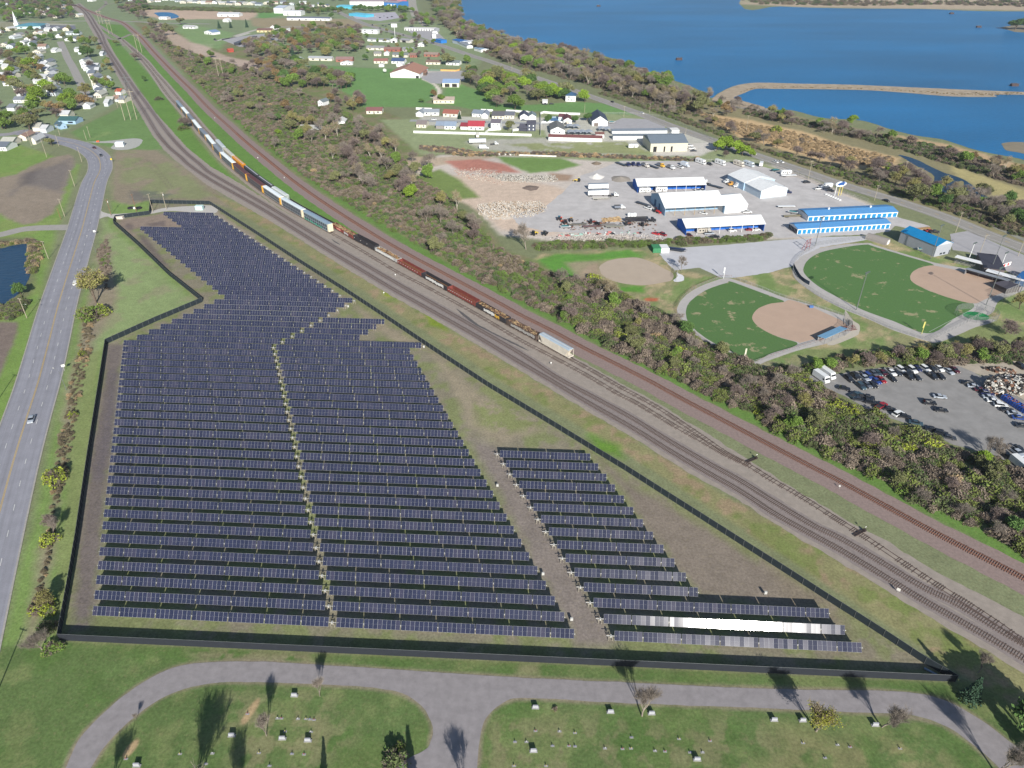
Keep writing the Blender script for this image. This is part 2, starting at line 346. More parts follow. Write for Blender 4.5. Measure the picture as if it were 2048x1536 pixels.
 paint([(900, 160), (980, 190), (1010, 212), (1160, 204), (1230, 208), (1300, 232), (1180, 226), (940, 218), (880, 206), (890, 180)], (106, 142, 84), 2, 2)
 paint([(820, 142), (935, 142), (930, 160), (905, 166), (880, 165), (850, 160)], (182, 178, 172), 1.5, 1)
 line([(846, 158), (868, 168), (878, 180), (876, 190), (862, 196)], 2.2, (208, 200, 186), .6, .4)
 paint([(520, 10), (1000, 60), (950, 140), (760, 135), (640, 130), (560, 110), (470, 80)], (130, 144, 108), 5, 5)
 paint([(255, 24), (300, 14), (450, 18), (520, 26), (500, 40), (400, 38), (330, 40)], (188, 166, 146), 5, 5)
 paint([(510, 16), (565, 14), (572, 30), (520, 38)], (104, 146, 84), 3, 3)
 paint([(500, 36), (700, 38), (760, 52), (640, 58), (560, 60), (505, 52)], (152, 140, 112), 3, 3)
 paint([(380, 86), (430, 88), (410, 110), (385, 104)], (184, 166, 150), 3, 3)
 paint([(430, 110), (520, 125), (540, 150), (480, 160), (430, 140)], (176, 158, 144), 3, 3)
 paint([(360, 46), (470, 66), (440, 100), (380, 84), (350, 60)], (124, 152, 100), 4, 4, .8)
 paint([(-900, 38), (110, 44), (150, 50), (110, 58), (-900, 60)], (150, 146, 124), 3, 3, .8)
 paint([(1310, 160), (1440, 210), (1560, 225), (1780, 270), (2048, 340), (2400, 430), (2400, 640), (2048, 490), (1800, 400), (1600, 335), (1440, 275), (1280, 205)], (134, 128, 98), 3, 4)
 paint([(1400, 225), (1500, 240), (1600, 262), (1700, 292), (1800, 316), (1790, 340), (1700, 335), (1600, 310), (1480, 275)], (196, 168, 128), 3, 4)
 paint([(1780, 268), (1900, 290), (2048, 330), (2400, 420), (2400, 440), (2048, 360), (1900, 310)], (186, 158, 124), 3, 4, .9)
 paint([(1435, 195), (1500, 196), (1540, 215), (1530, 225), (1450, 212)], (158, 150, 140), 2, 3)
 paint([(1900, 330), (2048, 380), (2300, 460), (2200, 480), (2000, 400), (1910, 350)], (168, 158, 112), 2, 3)
 paint([(1470, -60), (3000, -60), (3000, 26), (2048, 21), (1600, 14), (1475, 8)], (176, 160, 138), 20, 10)
 paint([(1475, -20), (1640, -20), (1620, 2), (1500, 4)], (120, 150, 100), 20, 10, .9)
 g = 1 + .10 * W2 + .08 * W1 + .06 * W3
 C *= g[:, None] * AK * 1.2
 C = np.clip(C, 0, 1)
 ny = len(ys); i = np.arange((ny - 1) * nx).reshape(ny - 1, nx)[:, :-1].ravel()
 F = np.stack([i, i + 1, i + nx + 1, i + nx], 1)
 V = np.stack([x, y, np.zeros(N)], 1)
 m = D.materials.new('ground_cover'); m.use_nodes = True; n = m.node_tree; p = n.nodes['Principled BSDF']
 p.inputs['Roughness'].default_value = .95; p.inputs['Specular IOR Level'].default_value = .1
 a = n.nodes.new('ShaderNodeAttribute'); a.attribute_name = 'Col'
 tc = n.nodes.new('ShaderNodeTexCoord')
 def nz(sc, lo, hi, det=3):
  q = n.nodes.new('ShaderNodeTexNoise'); q.inputs['Scale'].default_value = sc; q.inputs['Detail'].default_value = det; q.inputs['Roughness'].default_value = .7
  n.links.new(tc.outputs['Object'], q.inputs[0]); r_ = n.nodes.new('ShaderNodeMapRange')
  r_.inputs[1].default_value = .3; r_.inputs[2].default_value = .7; r_.inputs[3].default_value = lo; r_.inputs[4].default_value = hi
  n.links.new(q.outputs[0], r_.inputs[0]); return r_.outputs[0], q
 v1, q1 = nz(1.4, .74, 1.26); v2, _ = nz(.28, .88, 1.12)
 mm = n.nodes.new('ShaderNodeMath'); mm.operation = 'MULTIPLY'; n.links.new(v1, mm.inputs[0]); n.links.new(v2, mm.inputs[1])
 vs = n.nodes.new('ShaderNodeVectorMath'); vs.operation = 'SCALE'; n.links.new(a.outputs['Color'], vs.inputs[0]); n.links.new(mm.outputs[0], vs.inputs['Scale'])
 v3, q3 = nz(.9, 0, 1); sm = n.nodes.new('ShaderNodeMapRange'); sm.inputs[1].default_value = .55; sm.inputs[2].default_value = .72; sm.inputs[4].default_value = .3
 n.links.new(q3.outputs[0], sm.inputs[0])
 mxx = n.nodes.new('ShaderNodeMix'); mxx.data_type = 'RGBA'; n.links.new(sm.outputs[0], mxx.inputs[0]); n.links.new(vs.outputs[0], mxx.inputs[6]); mxx.inputs[7].default_value = (*lin((160, 148, 112), AK), 1)
 n.links.new(mxx.outputs[2], p.inputs['Base Color'])
 C4 = np.concatenate([C, np.ones((N, 1))], 1)
 base = len(V); x0, x1 = X[0, 0], X[0, -1]; xf0, xf1 = X[-1, 0], X[-1, -1]; yf = ys[-1]
 SK = np.array([(x0, 45, 0), (x1, 45, 0), (xf1, yf, 0), (xf0, yf, 0), (-9000, 45, 0), (9000, 45, 0), (-9000, -800, 0), (9000, -800, 0)])
 SF = np.array([[6, 7, 5, 4], [4, 0, 3, 3], [1, 5, 2, 2]])
 V = np.concatenate([V, SK]); C4 = np.concatenate([C4, np.tile(np.array([*lin((122, 128, 96), AK), 1]), (8, 1))])
 F = np.concatenate([F, np.array([[6, 7, 5, 4]]) + base])
 npmesh('ground', V, F, [m], col=C4, kind='structure')
 far = mat('far_ground', (122, 128, 96), .95, .15, .02)
 MB().face([(x0, 45, -.01), (xf0, yf, -.01), (-14000, yf, -.01), (-9000, 45, -.01)][::-1], far).build('ground', kind='structure')
 MB().face([(x1, 45, -.01), (9000, 45, -.01), (14000, yf, -.01), (xf1, yf, -.01)], far).build('ground', kind='structure')
build_ground()
# --- water
def water(name, rgb, k=.5):
 m = D.materials.new(name); m.use_nodes = True; n = m.node_tree; p = n.nodes['Principled BSDF']
 p.inputs['Base Color'].default_value = (*lin(rgb, k), 1); p.inputs['Roughness'].default_value = .35; p.inputs['Specular IOR Level'].default_value = .12
 tc = n.nodes.new('ShaderNodeTexCoord'); z = n.nodes.new('ShaderNodeTexNoise'); z.inputs['Scale'].default_value = .45; z.inputs['Detail'].default_value = 5
 mp = n.nodes.new('ShaderNodeMapping'); mp.inputs['Scale'].default_value = (.5, 1.3, 1); n.links.new(tc.outputs['Object'], mp.inputs[0]); n.links.new(mp.outputs[0], z.inputs[0])
 b = n.nodes.new('ShaderNodeBump'); b.inputs['Strength'].default_value = 1; b.inputs['Distance'].default_value = .35
 n.links.new(z.outputs[0], b.inputs['Height']); n.links.new(b.outputs[0], p.inputs['Normal'])
 z2 = n.nodes.new('ShaderNodeTexNoise'); z2.inputs['Scale'].default_value = .006; z2.inputs['Detail'].default_value = 5; n.links.new(mp.outputs[0], z2.inputs[0])
 mr = n.nodes.new('ShaderNodeMapRange'); mr.inputs[1].default_value = .3; mr.inputs[2].default_value = .7; mr.inputs[3].default_value = .8; mr.inputs[4].default_value = 1.25
 z3 = n.nodes.new('ShaderNodeMath'); z3.operation = 'ADD'; zz = n.nodes.new('ShaderNodeMath'); zz.operation = 'MULTIPLY_ADD'; zz.inputs[1].default_value = .55; zz.inputs[2].default_value = -.27
 n.links.new(z.outputs[0], zz.inputs[0]); n.links.new(z2.outputs[0], z3.inputs[0]); n.links.new(zz.outputs[0], z3.inputs[1]); n.links.new(z3.outputs[0], mr.inputs[0])
 vs = n.nodes.new('ShaderNodeVectorMath'); vs.operation = 'SCALE'; vs.inputs[0].default_value = lin(rgb, k); n.links.new(mr.outputs[0], vs.inputs['Scale']); n.links.new(vs.outputs[0], p.inputs['Base Color'])
 return m
WL = water('lake_water', (12, 120, 180), .64); WP = water('pond_water', (40, 74, 104), .7)
sheet('lake', [(905, -70), (908, 6), (930, 42), (965, 56), (1010, 74), (1060, 84), (1110, 90), (1180, 104), (1240, 122), (1310, 148), (1390, 176), (1420, 196), (1436, 187), (1455, 177), (1475, 170.5), (1515, 166), (1600, 167.5), (1712, 170), (1850, 176), (2048, 184), (2700, 206), (2700, 18), (2048, 23), (1850, 18), (1700, 17), (1560, 13), (1478, 7), (1472, -70)], .05, WL, .8, 9, 3, 6, sm=True, kind='structure')
sheet('lake_cove', [(1467, 195), (1490, 185), (1512, 178), (1550, 178), (1712, 180), (1800, 185), (1900, 193), (1990, 194), (2048, 190), (2700, 214), (2700, 480), (2100, 348), (2048, 320), (2010, 312), (1948, 299), (1886, 279), (1836, 272), (1786, 260), (1723, 241), (1648, 236), (1586, 221), (1540, 218), (1500, 207)], .06, WL, .8, 7, 4, 4, sm=True, kind='structure')
sheet('backwater', [(1796, 310), (1830, 318), (1880, 342), (1930, 360), (1960, 385), (1990, 402), (1960, 398), (1930, 388), (1926, 362), (1905, 372), (1912, 392), (1880, 398), (1862, 378), (1868, 352), (1830, 330)], .05, WP, .8, 5, 5, 2, sm=True, kind='structure')
sheet('pond', [(-60, 500), (0, 497), (25, 491), (60, 489), (58, 510), (50, 532), (61, 542), (54, 566), (40, 585), (25, 597), (10, 607), (-60, 602)], .05, WP, .5, 3, 6, 1, sm=True, kind='structure')
sheet('retention_pond', [(308, 26), (340, 25), (358, 33), (345, 37), (322, 36)], .05, WL, .8, 8, 7, 3, sm=True, kind='structure')
sheet('mudflat', [(2003, 288), (2030, 284), (2100, 290), (2200, 320), (2100, 322), (2040, 306), (2010, 300)], .09, mat('mud', (142, 132, 112), .9, .15, .1), .8, 5, 8, 3, sm=True, kind='structure')
isl = sheet('islet', [(2000, 55), (2030, 50), (2100, 52), (2100, 68), (2030, 64)], .09, mat('mud', (142, 132, 112)), 1, 8, 9, 3, kind='structure')
sheet('dike', [(1425, 203), (1443, 184), (1475, 170.5), (1516, 165.5), (1600, 167.5), (1712, 170), (1850, 176), (2048, 184), (2700, 206), (2700, 216), (2048, 190), (1990, 194), (1900, 193), (1800, 185), (1712, 180), (1550, 178), (1512, 178), (1490, 186), (1467, 197), (1500, 206), (1530, 216), (1480, 214)], .14, mat('dike_earth', (176, 160, 138), .95, .22, .12), .9, 6, 10, 3, sm=True, kind='structure')
# --- roads
def roadmat(name, rgb, var=.10, sx=.35, sy=.012):
 m = D.materials.new(name); m.use_nodes = True; n = m.node_tree; p = n.nodes['Principled BSDF']; p.inputs['Roughness'].default_value = .85; p.inputs['Specular IOR Level'].default_value = .25
 uv = n.nodes.new('ShaderNodeUVMap'); tc = n.nodes.new('ShaderNodeTexCoord')
 def nz(src, sc, lo, hi, vec):
  mp = n.nodes.new('ShaderNodeMapping'); mp.inputs['Scale'].default_value = vec; n.links.new(src, mp.inputs[0])
  q = n.nodes.new('ShaderNodeTexNoise'); q.inputs['Scale'].default_value = sc; q.inputs['Detail'].default_value = 3; n.links.new(mp.outputs[0], q.inputs[0])
  r_ = n.nodes.new('ShaderNodeMapRange'); r_.inputs[1].default_value = .3; r_.inputs[2].default_value = .7; r_.inputs[3].default_value = lo; r_.inputs[4].default_value = hi
  n.links.new(q.outputs[0], r_.inputs[0]); return r_.outputs[0]
 a = nz(uv.outputs[0], 1, 1 - var, 1 + var, (sx * 2.4, sy, 1)); b = nz(tc.outputs['Object'], .25, .93, 1.07, (1, 1, 1)); c = nz(tc.outputs['Object'], 3, .94, 1.06, (1, 1, 1))
 m1 = n.nodes.new('ShaderNodeMath'); m1.operation = 'MULTIPLY'; n.links.new(a, m1.inputs[0]); n.links.new(b, m1.inputs[1])
 m2 = n.nodes.new('ShaderNodeMath'); m2.operation = 'MULTIPLY'; n.links.new(m1.outputs[0], m2.inputs[0]); n.links.new(c, m2.inputs[1])
 vs = n.nodes.new('ShaderNodeVectorMath'); vs.operation = 'SCALE'; vs.inputs[0].default_value = lin(rgb, AK); n.links.new(m2.outputs[0], vs.inputs['Scale']); n.links.new(vs.outputs[0], p.inputs['Base Color'])
 return m
RM = roadmat('arterial_asphalt', (150, 150, 158), .14); RH = roadmat('highway_asphalt', (158, 154, 148), .1)
PY = mat('yellow_paint', (214, 178, 80), .7, .25, 2); PW = mat('white_paint', (225, 225, 222), .7, .25, 2); CURB = mat('kerb_concrete', (172, 168, 160), .9, .15, 1)
ART = smooth_line(wpts([(40, 263), (70, 270), (96, 277), (122, 281.5), (150, 288), (174, 297), (190, 308), (199, 320), (200, 340), (188, 367), (174, 420), (162, 465), (147, 512), (118, 605), (97.5, 684), (76, 765), (52, 840), (26, 925), (0, 1020), (-34, 1150), (-90, 1370)]), 10)
ART, _ = resample(ART, 3)
HW = 7.8
ribbon('arterial_road', ART, -HW, HW, .04, RM, kind='structure')
for s_ in (-1, 1):
 P = [p + Vector(((b - a).normalized().y, -(b - a).normalized().x, 0)) * s_ * (HW + .25) for p, a, b in zip(ART, [ART[0]] + ART[:-1], ART[1:] + [ART[-1]])]
 ribbon('kerb', P, -.25, .25, .12, CURB, kind='structure')
def marks(name, P, spec, z, m):
 """spec: list of (offset, width, dash, gap)"""
 V = []; F = []
 for off, wd, dash, gap in spec:
  Q, tot = resample(P, .6 if gap else 2.5); s_ = 0
  for i in range(len(Q) - 1):
   st = (Q[i + 1] - Q[i]).length; s_ += st
   if gap and (s_ % (dash + gap)) > dash: continue
   d = (Q[i + 1] - Q[i]).normalized(); n = Vector((d.y, -d.x, 0)); b = len(V)
   for q in (Q[i] + n * (off - wd / 2), Q[i] + n * (off + wd / 2), Q[i + 1] + n * (off + wd / 2), Q[i + 1] + n * (off - wd / 2)): V.append((q.x, q.y, z))
   F.append((b, b + 1, b + 2, b + 3))
 me = D.meshes.new(name); me.from_pydata(V, [], F); me.materials.append(m); o = D.objects.new(name, me); COL.objects.link(o); return props(o, kind='structure')
marks('lane_marking', ART, [(-.16, .13, 1, 0), (.16, .13, 1, 0)], .06, PY)
marks('lane_marking', ART, [(-3.8, .16, 3, 9), (3.8, .16, 3, 9)], .062, PW)
HWY = smooth_line(wpts([(640, 8), (665, 18), (687, 29), (730, 48), (767, 59), (817, 73), (867, 86), (910, 100), (945, 112), (975, 121), (1012, 134), (1042, 145), (1110, 168), (1190, 196), (1275, 226), (1337, 250), (1422, 280), (1507, 309), (1600, 340), (1677, 367), (1800, 404), (1900, 438), (1970, 467), (2048, 497), (2200, 560)]), 8)
HWY, _ = resample(HWY, 5)
ribbon('lake_road', HWY, -6.5, 6.5, .04, RH, kind='structure')
marks('lane_marking', HWY, [(-4.2, .2, 1, 0), (4.2, .2, 1, 0)], .062, PW)
marks('lane_marking', HWY, [(0, .25, 3, 9)], .062, PY)
def street(px, w, rgb=(168, 164, 158), z=.03, nm='street'):
 P, _ = resample(smooth_line(wpts(px), 6), 3); ribbon(nm, P, -w / 2, w / 2, z, roadmat('street_asphalt', rgb, .05), kind='structure')
street([(-160, 492), (-40, 474), (0, 469.5), (50, 458), (110, 455), (146, 455)], 9)
street([(-200, 278), (0, 270), (45, 262), (60, 266)], 11, (160, 158, 162))
street([(120, 83), (128, 100), (136, 118), (146, 135), (158, 160), (170, 184), (168, 205), (160, 215)], 9)
street([(-100, 44), (60, 44), (170, 42), (260, 43), (320, 46), (420, 48)], 8)
street([(60, 47), (90, 48), (150, 50)], 9, (190, 190, 180))
street([(828, -40), (828, 0), (831, 19), (836, 36), (850, 52)], 9, (176, 172, 160))
street([(822, -40), (820, 0), (823, 19), (828, 33)], 9, (176, 172, 160))
street([(820, 241), (930, 243), (1040, 246), (1100, 247)], 8, (170, 172, 172))
street([(560, 54), (700, 52), (800, 44)], 8); street([(470, 72), (520, 58), (560, 54)], 8, (196, 190, 180))
street([(430, 82), (470, 74), (500, 66)], 6, (204, 200, 190)); street([(545, 75), (565, 66)], 6, (206, 200, 190))
street([(700, 36), (720, 42)], 8)
# loops of dirt road where the lines split
for q in ([(194, 50), (205, 66), (222, 78), (240, 77), (262, 68)], [(172, 44), (190, 46), (215, 62), (240, 78), (250, 92)], [(262, 12), (258, 4), (205, 10)], [(192, 24), (200, 18), (212, 8), (210, 2)]): street(q, 6, (150, 142, 132), .025, 'dirt_track')
# entrance drives
DRV = mat('gravel_drive', (196, 192, 186), .95, .1, 1)
sheet('gravel_drive', [(198, 418), (206, 424), (230, 428), (300, 422), (330, 416), (398, 411), (428, 412), (436, 420), (426, 428), (398, 426), (340, 422), (300, 428), (232, 437), (214, 433), (196, 437)], .03, DRV, .3, 2, sm=True, kind='structure')
sheet('gravel_pad', [(170, 284), (215, 282), (262, 277), (284, 279), (280, 290), (262, 298), (236, 300), (222, 296), (228, 287), (200, 286)], .03, mat('crushed_stone', (182, 182, 176), .95, .14, .8), .6, 3, sm=True, kind='structure')
# cemetery lane
sheet('cemetery_lane', [(100, 1600), (131, 1536), (160, 1477), (212, 1422), (275, 1372), (350, 1334.5), (425, 1324.5), (512, 1323), (675, 1332), (800, 1340), (1000, 1353), (1250, 1365), (1512, 1377), (1761, 1382), (1836, 1387), (1898, 1404), (1961, 1440), (2011, 1477), (2048, 1509), (2110, 1590), (2040, 1600), (1998, 1536), (1936, 1482), (1886, 1450), (1823, 1430), (1736, 1426), (1536, 1417), (1350, 1410), (1200, 1404), (1100, 1398), (1032, 1397), (1008, 1404), (990, 1417), (970, 1440), (960, 1477), (955, 1536), (950, 1610), (740, 1610), (765, 1556), (792, 1536), (825, 1512), (850, 1500), (860, 1490), (866, 1464), (862, 1442), (845, 1414), (812, 1390), (775, 1380), (700, 1372), (512, 1364.5), (425, 1367), (350, 1384.5), (287, 1420), (220, 1480), (182, 1536), (150, 1600)], .04, mat('lane_asphalt', (150, 145, 146), .9, .13, .5), .18, 2.5, 2, .8, sm=True, kind='structure')
# --- yards, lots, ball fields
YG = mat('yard_gravel', (198, 194, 192), .95, .13, .12); LG = mat('lot_stone', (200, 200, 204), .95, .06, .15); PL = mat('lot_asphalt', (150, 148, 146), .92, .14, .22)
sheet('gravel_yard', [(1160, 352), (1200, 338), (1240, 322), (1340, 322), (1480, 325), (1500, 326), (1560, 343), (1620, 364), (1690, 392), (1735, 410), (1760, 420), (1800, 436), (1860, 452), (1850, 462), (1790, 452), (1780, 462), (1740, 469), (1600, 474), (1560, 476), (1510, 470), (1400, 478), (1350, 474), (1320, 480), (1200, 466), (1100, 464), (1040, 452), (1020, 432), (1090, 414), (1130, 380)], .03, YG, 1.2, 7, 3, 1.5, kind='structure')
sheet('stone_lot', [(1318, 508), (1350, 496), (1450, 490), (1536, 482), (1660, 474), (1735, 472), (1745, 478), (1640, 495), (1600, 514), (1584, 533), (1536, 546), (1466, 556), (1440, 555), (1398, 535), (1350, 541), (1335, 527)], .04, LG, .5, 4, 3, kind='structure')
sheet('stone_lot', [(1900, 468), (1935, 462), (1960, 472), (2000, 490), (2048, 510), (2150, 560), (2150, 600), (2048, 560), (1980, 525), (1940, 505), (1905, 500)], .04, mat('lot_grey', (176, 174, 176), .92, .08, .2), .3, 4, 3, kind='structure')
sheet('parking_lot', [(1598, 753), (1676, 747), (1761, 735), (1886, 730), (1920, 733), (1965, 752), (2048, 800), (2200, 880), (2200, 960), (2048, 948), (1993, 912), (1970, 906), (1906, 888), (1836, 850), (1761, 832), (1686, 790), (1636, 770)], .03, PL, 1.0, 5, 4, 1, kind='structure')
sheet('scrap_yard_ground', [(1890, 731), (2048, 722), (2200, 722), (2200, 870), (2048, 800), (1960, 750), (1920, 735)], .028, mat('dirty_gravel', (182, 172, 156), .95, .18, .3), .8, 5, 5, kind='structure')
sheet('parking_lot', [(62, 50), (150, 51), (152, 58), (92, 60), (70, 57)], .03, mat('dark_asphalt', (122, 124, 136), .9, .06, .1), .2, 3, 5, 3, kind='structure')
sheet('parking_lot', [(840, 146), (930, 142), (932, 160), (905, 163), (885, 168), (862, 166), (842, 156)], .03, mat('lot_grey', (176, 174, 176)), .3, 4, 4, kind='structure')
sheet('parking_lot', [(700, 28), (790, 24), (800, 36), (760, 42), (712, 38)], .03, mat('pale_lot', (190, 186, 196), .9, .1, .05), 1, 5, 4, 3, kind='structure')
sheet('parking_lot', [(812, 60), (870, 60), (890, 78), (870, 84), (830, 70)], .03, mat('lot_grey', (176, 174, 176)), .3, 4, 4, 2, kind='structure')
sheet('parking_lot', [(1244, 236), (1330, 240), (1330, 256), (1240, 258), (1190, 254), (1222, 246)], .03, mat('lot_grey', (176, 174, 176)), .3, 4, 4, 2, kind='structure')
sheet('parking_lot', [(440, 78), (520, 68), (560, 66), (575, 76), (520, 90), (480, 94)], .03, mat('lot_grey', (176, 174, 176)), 1, 5, 4, 3, kind='structure')
WT = mat('warning_track_gravel', (186, 182, 178), .95, .08, .3); INF = mat('infield_dirt', (192, 166, 146), .95, .05, .15)
def grassmat(name, rgb, rgb2, seed=0, thr=.58, sc=.12):
 m = mat(name, rgb, .95, .12, 1.2); n = m.node_tree; p = n.nodes['Principled BSDF']; lk = p.inputs['Base Color'].links[0]; src = lk.from_socket
 tc = n.nodes.new('ShaderNodeTexCoord'); z = n.nodes.new('ShaderNodeTexNoise'); z.inputs['Scale'].default_value = sc; z.inputs['Detail'].default_value = 6; z.inputs['Roughness'].default_value = .7
 mp = n.nodes.new('ShaderNodeMapping'); mp.inputs['Location'].default_value = (seed, seed, 0); n.links.new(tc.outputs['Object'], mp.inputs[0]); n.links.new(mp.outputs[0], z.inputs[0])
 mr = n.nodes.new('ShaderNodeMapRange'); mr.inputs[1].default_value = thr; mr.inputs[2].default_value = thr + .05; n.links.new(z.outputs[0], mr.inputs[0])
 mx = n.nodes.new('ShaderNodeMix'); mx.data_type = 'RGBA'; n.links.new(mr.outputs[0], mx.inputs[0]); n.links.new(src, mx.inputs[6]); mx.inputs[7].default_value = (*lin(rgb2, AK), 1)
 n.links.new(mx.outputs[2], p.inputs['Base Color']); return m
GF = grassmat('outfield_turf', (88, 122, 68), (160, 154, 118), 3, .58)
sheet('warning_track', [(1465, 558), (1445, 557), (1417, 566), (1390, 578), (1366, 596), (1355, 614), (1355, 627), (1368, 647), (1390, 669), (1421, 689), (1461, 709), (1505, 731), (1540, 720), (1596, 701), (1658, 686), (1700, 671), (1719, 663), (1716, 650), (1705, 643), (1690, 632), (1658, 622), (1618, 608), (1568, 595), (1521, 577)], .02, WT, .15, 3, 6, sm=True, kind='structure')
sheet('outfield', [(1468, 565), (1453, 566), (1417, 578), (1390, 594.5), (1374, 612.6), (1373, 635), (1384, 653), (1407, 673), (1441, 693), (1471, 707), (1505, 724), (1542, 707), (1596, 688), (1552, 672), (1510, 645), (1518, 616), (1568, 602)], .03, GF, .12, 3, 7, sm=True, kind='structure')
sheet('infield', [(1568, 604), (1581, 600), (1618, 612), (1661, 631), (1684, 642), (1694, 652), (1690, 661), (1650, 672), (1603, 685), (1596, 684), (1552, 672), (1522, 657), (1507, 643), (1505, 631), (1517, 617), (1542, 607)], .04, INF, .08, 3, 8, .8, sm=True, kind='structure')
sheet('warning_track', [(1626, 497), (1598, 515), (1586, 532), (1586, 548), (1598, 565), (1636, 592), (1686, 618), (1736, 638), (1786, 660), (1861, 684), (1880, 680), (1911, 661), (1955, 640), (1985, 625), (2000, 600), (2048, 580), (2048, 560), (1980, 545), (1921, 535), (1868, 525), (1800, 505), (1750, 490), (1736, 486), (1686, 489), (1641, 496)], .02, WT, .15, 3, 6, sm=True, kind='structure')
sheet('outfield', [(1736, 489), (1686, 495), (1641, 505), (1616, 520), (1607, 537), (1611, 550), (1636, 572), (1676, 595), (1726, 620), (1786, 642), (1856, 667), (1905, 640), (1948, 608), (1861, 583), (1826, 560), (1836, 537), (1868, 530), (1811, 512), (1761, 497)], .03, grassmat('outfield_turf_far', (88, 124, 68), (158, 154, 116), 30, .59), .12, 3, 7, sm=True, kind='structure')
sheet('infield', [(1868, 531), (1836, 537.5), (1821, 550), (1826, 565), (1861, 582.5), (1906, 598), (1948, 607), (1973, 597.5), (2023, 577), (2011, 565), (1973, 555), (1921, 542)], .04, INF, .08, 3, 8, .8, sm=True, kind='structure')
sheet('infield', [(1198, 535), (1206, 527), (1222, 520), (1253, 515.7), (1278, 516), (1308, 526), (1326, 536), (1346, 547), (1344, 560), (1326, 565), (1296, 570), (1271, 570), (1241, 566), (1216, 558), (1202, 547)], .04, mat('old_infield_dirt', (188, 172, 154), .95, .05, .15), .12, 2, 9, sm=True, kind='structure')
sheet('gravel_path', [(1690, 620), (1705, 640), (1719, 650), (1718, 664), (1712, 672), (1668, 690), (1655, 686), (1695, 668), (1705, 655), (1690, 640)], .036, mat('path_concrete', (196, 188, 174), .9, .06, .5), .1, 2, sm=True, kind='structure')
sheet('gravel_path', [(1955, 640), (1990, 640), (1975, 648), (1950, 655), (1911, 672), (1880, 684), (1861, 684), (1900, 665)], .026, WT, .1, 2, sm=True, kind='structure')
P, _ = resample(smooth_line(wpts([(1680, 345), (1716, 357), (1786, 382), (1861, 405), (1973, 447), (2060, 485)]), 5), 4); ribbon('levee_path', P, -2, 2, .05, mat('path_grey', (146, 146, 134), .95, .15, .3), kind='structure')
# foul lines
for a, b in (((1505, 722), (1694, 664)), ((1858, 664), (2012, 583))):
 marks('foul_line', [at(*a), at(*b)], [(0, .12, 1, 0)], .055, PW)
# --- railway
TRK = {
 'yard lead nearest the solar fence': [(150, 9.5), (163, 19), (174, 31.5), (186, 52), (197, 71), (205, 88), (218, 110), (242, 150), (262, 182), (290, 225.7), (313.6, 265), (337, 293.5), (361, 314), (378, 330), (420, 359), (478, 392), (537, 426), (600, 465.5), (663.5, 505), (727, 543), (790, 581), (860, 620), (950, 671), (1040, 725), (1102, 761), (1165, 799), (1270, 859), (1331, 896.7), (1393, 933.5), (1480, 982), (1541.5, 1023), (1603, 1058), (1680, 1100), (1762, 1149), (1843, 1199), (1946, 1257), (2048, 1317), (2160, 1384)],
 'second line from the solar fence': [(156, 8), (169, 19), (181, 31.5), (193, 52), (205, 71), (211, 88), (224, 110), (251, 150), (272, 180), (290, 203.6), (306, 226), (337, 268), (369, 303), (400, 329), (420, 346), (478.6, 379.7), (537, 413.7), (600, 452), (663.5, 491), (727, 527.8), (790, 564.6), (860, 604), (950, 655), (1040, 707), (1115, 756), (1190, 796), (1270, 840), (1331, 878), (1413, 925), (1480, 961.5), (1541.5, 1000), (1623, 1049.6), (1680, 1077), (1762, 1124.5), (1844, 1173.7), (1916, 1209), (1986, 1252), (2048, 1289), (2160, 1352)],
 'siding under the covered car carriers': [(244, 79), (255, 89), (273, 107), (290, 128), (300, 140), (318, 165), (328, 180), (340, 195), (357, 214), (372, 232), (388, 251), (402, 268.5), (415, 282), (431, 302), (447, 320), (472, 342), (498, 363.5), (531, 388), (568, 413), (612, 438.5), (663.5, 467), (727, 503.6), (790, 541.7), (860, 578), (950, 627), (1040, 680), (1090, 706), (1165, 746), (1240, 790), (1270, 804.6), (1352, 853.7), (1403, 882), (1454, 911), (1500, 933), (1541.5, 959), (1603, 994), (1664, 1033), (1721, 1069), (1782.5, 1110), (1844, 1151), (1905, 1190), (1940, 1211), (1999, 1250), (2048, 1284), (2160, 1346)],
 'siding under the open wagons': [(262, 94), (280, 110), (296, 126), (312, 146), (325, 160), (342, 180), (358, 199), (373, 216), (391, 238), (405, 255), (418, 269), (434, 288), (450, 306), (476, 330), (500, 350), (531, 374), (568, 399.5), (612, 425.5), (668, 455), (709, 479), (750, 500.5), (790, 522.5), (841, 551), (897, 582.5), (954, 614), (1016, 649), (1075, 681), (1140, 717.5), (1190, 745), (1240, 774), (1311, 812.8), (1362, 845.5), (1413, 880), (1454, 908), (1500, 931)],
 'main line on red ballast': [(120, 6), (150, 11), (181.5, 23.6), (213, 35.5), (244.6, 45), (268, 63), (284, 77), (307.6, 104), (350, 148), (383, 180), (408, 206.8), (432, 230), (455.5, 251), (490, 282.4), (549, 331.6), (596, 369), (660, 413.7), (752, 472), (816, 508.7), (895, 551), (947, 579), (1001, 608), (1040, 630), (1102, 661), (1165, 695), (1227, 726), (1296, 761), (1329, 779), (1372, 802.5), (1454, 845.5), (1530, 885.5), (1623, 934), (1685, 965.6), (1784.5, 1020), (1864, 1063), (1936, 1100), (2048, 1157), (2180, 1226)]}
LINES = {}
rust = mat('rail_steel', (98, 84, 78), .6, .2, .5); redr = mat('rusty_rail', (120, 80, 62), .7, .2, .5)
tie = mat('timber_tie', (96, 82, 76), .95, .25, 1.5); tie2 = mat('red_stained_tie', (124, 92, 80), .95, .25, 1.5)
bal = mat('grey_ballast', (152, 146, 144), .95, .16, 1.1); balr = mat('red_ballast', (148, 130, 124), .95, .16, 1.1); yb = mat('yard_cinder', (160, 150, 140), .95, .13, .5)
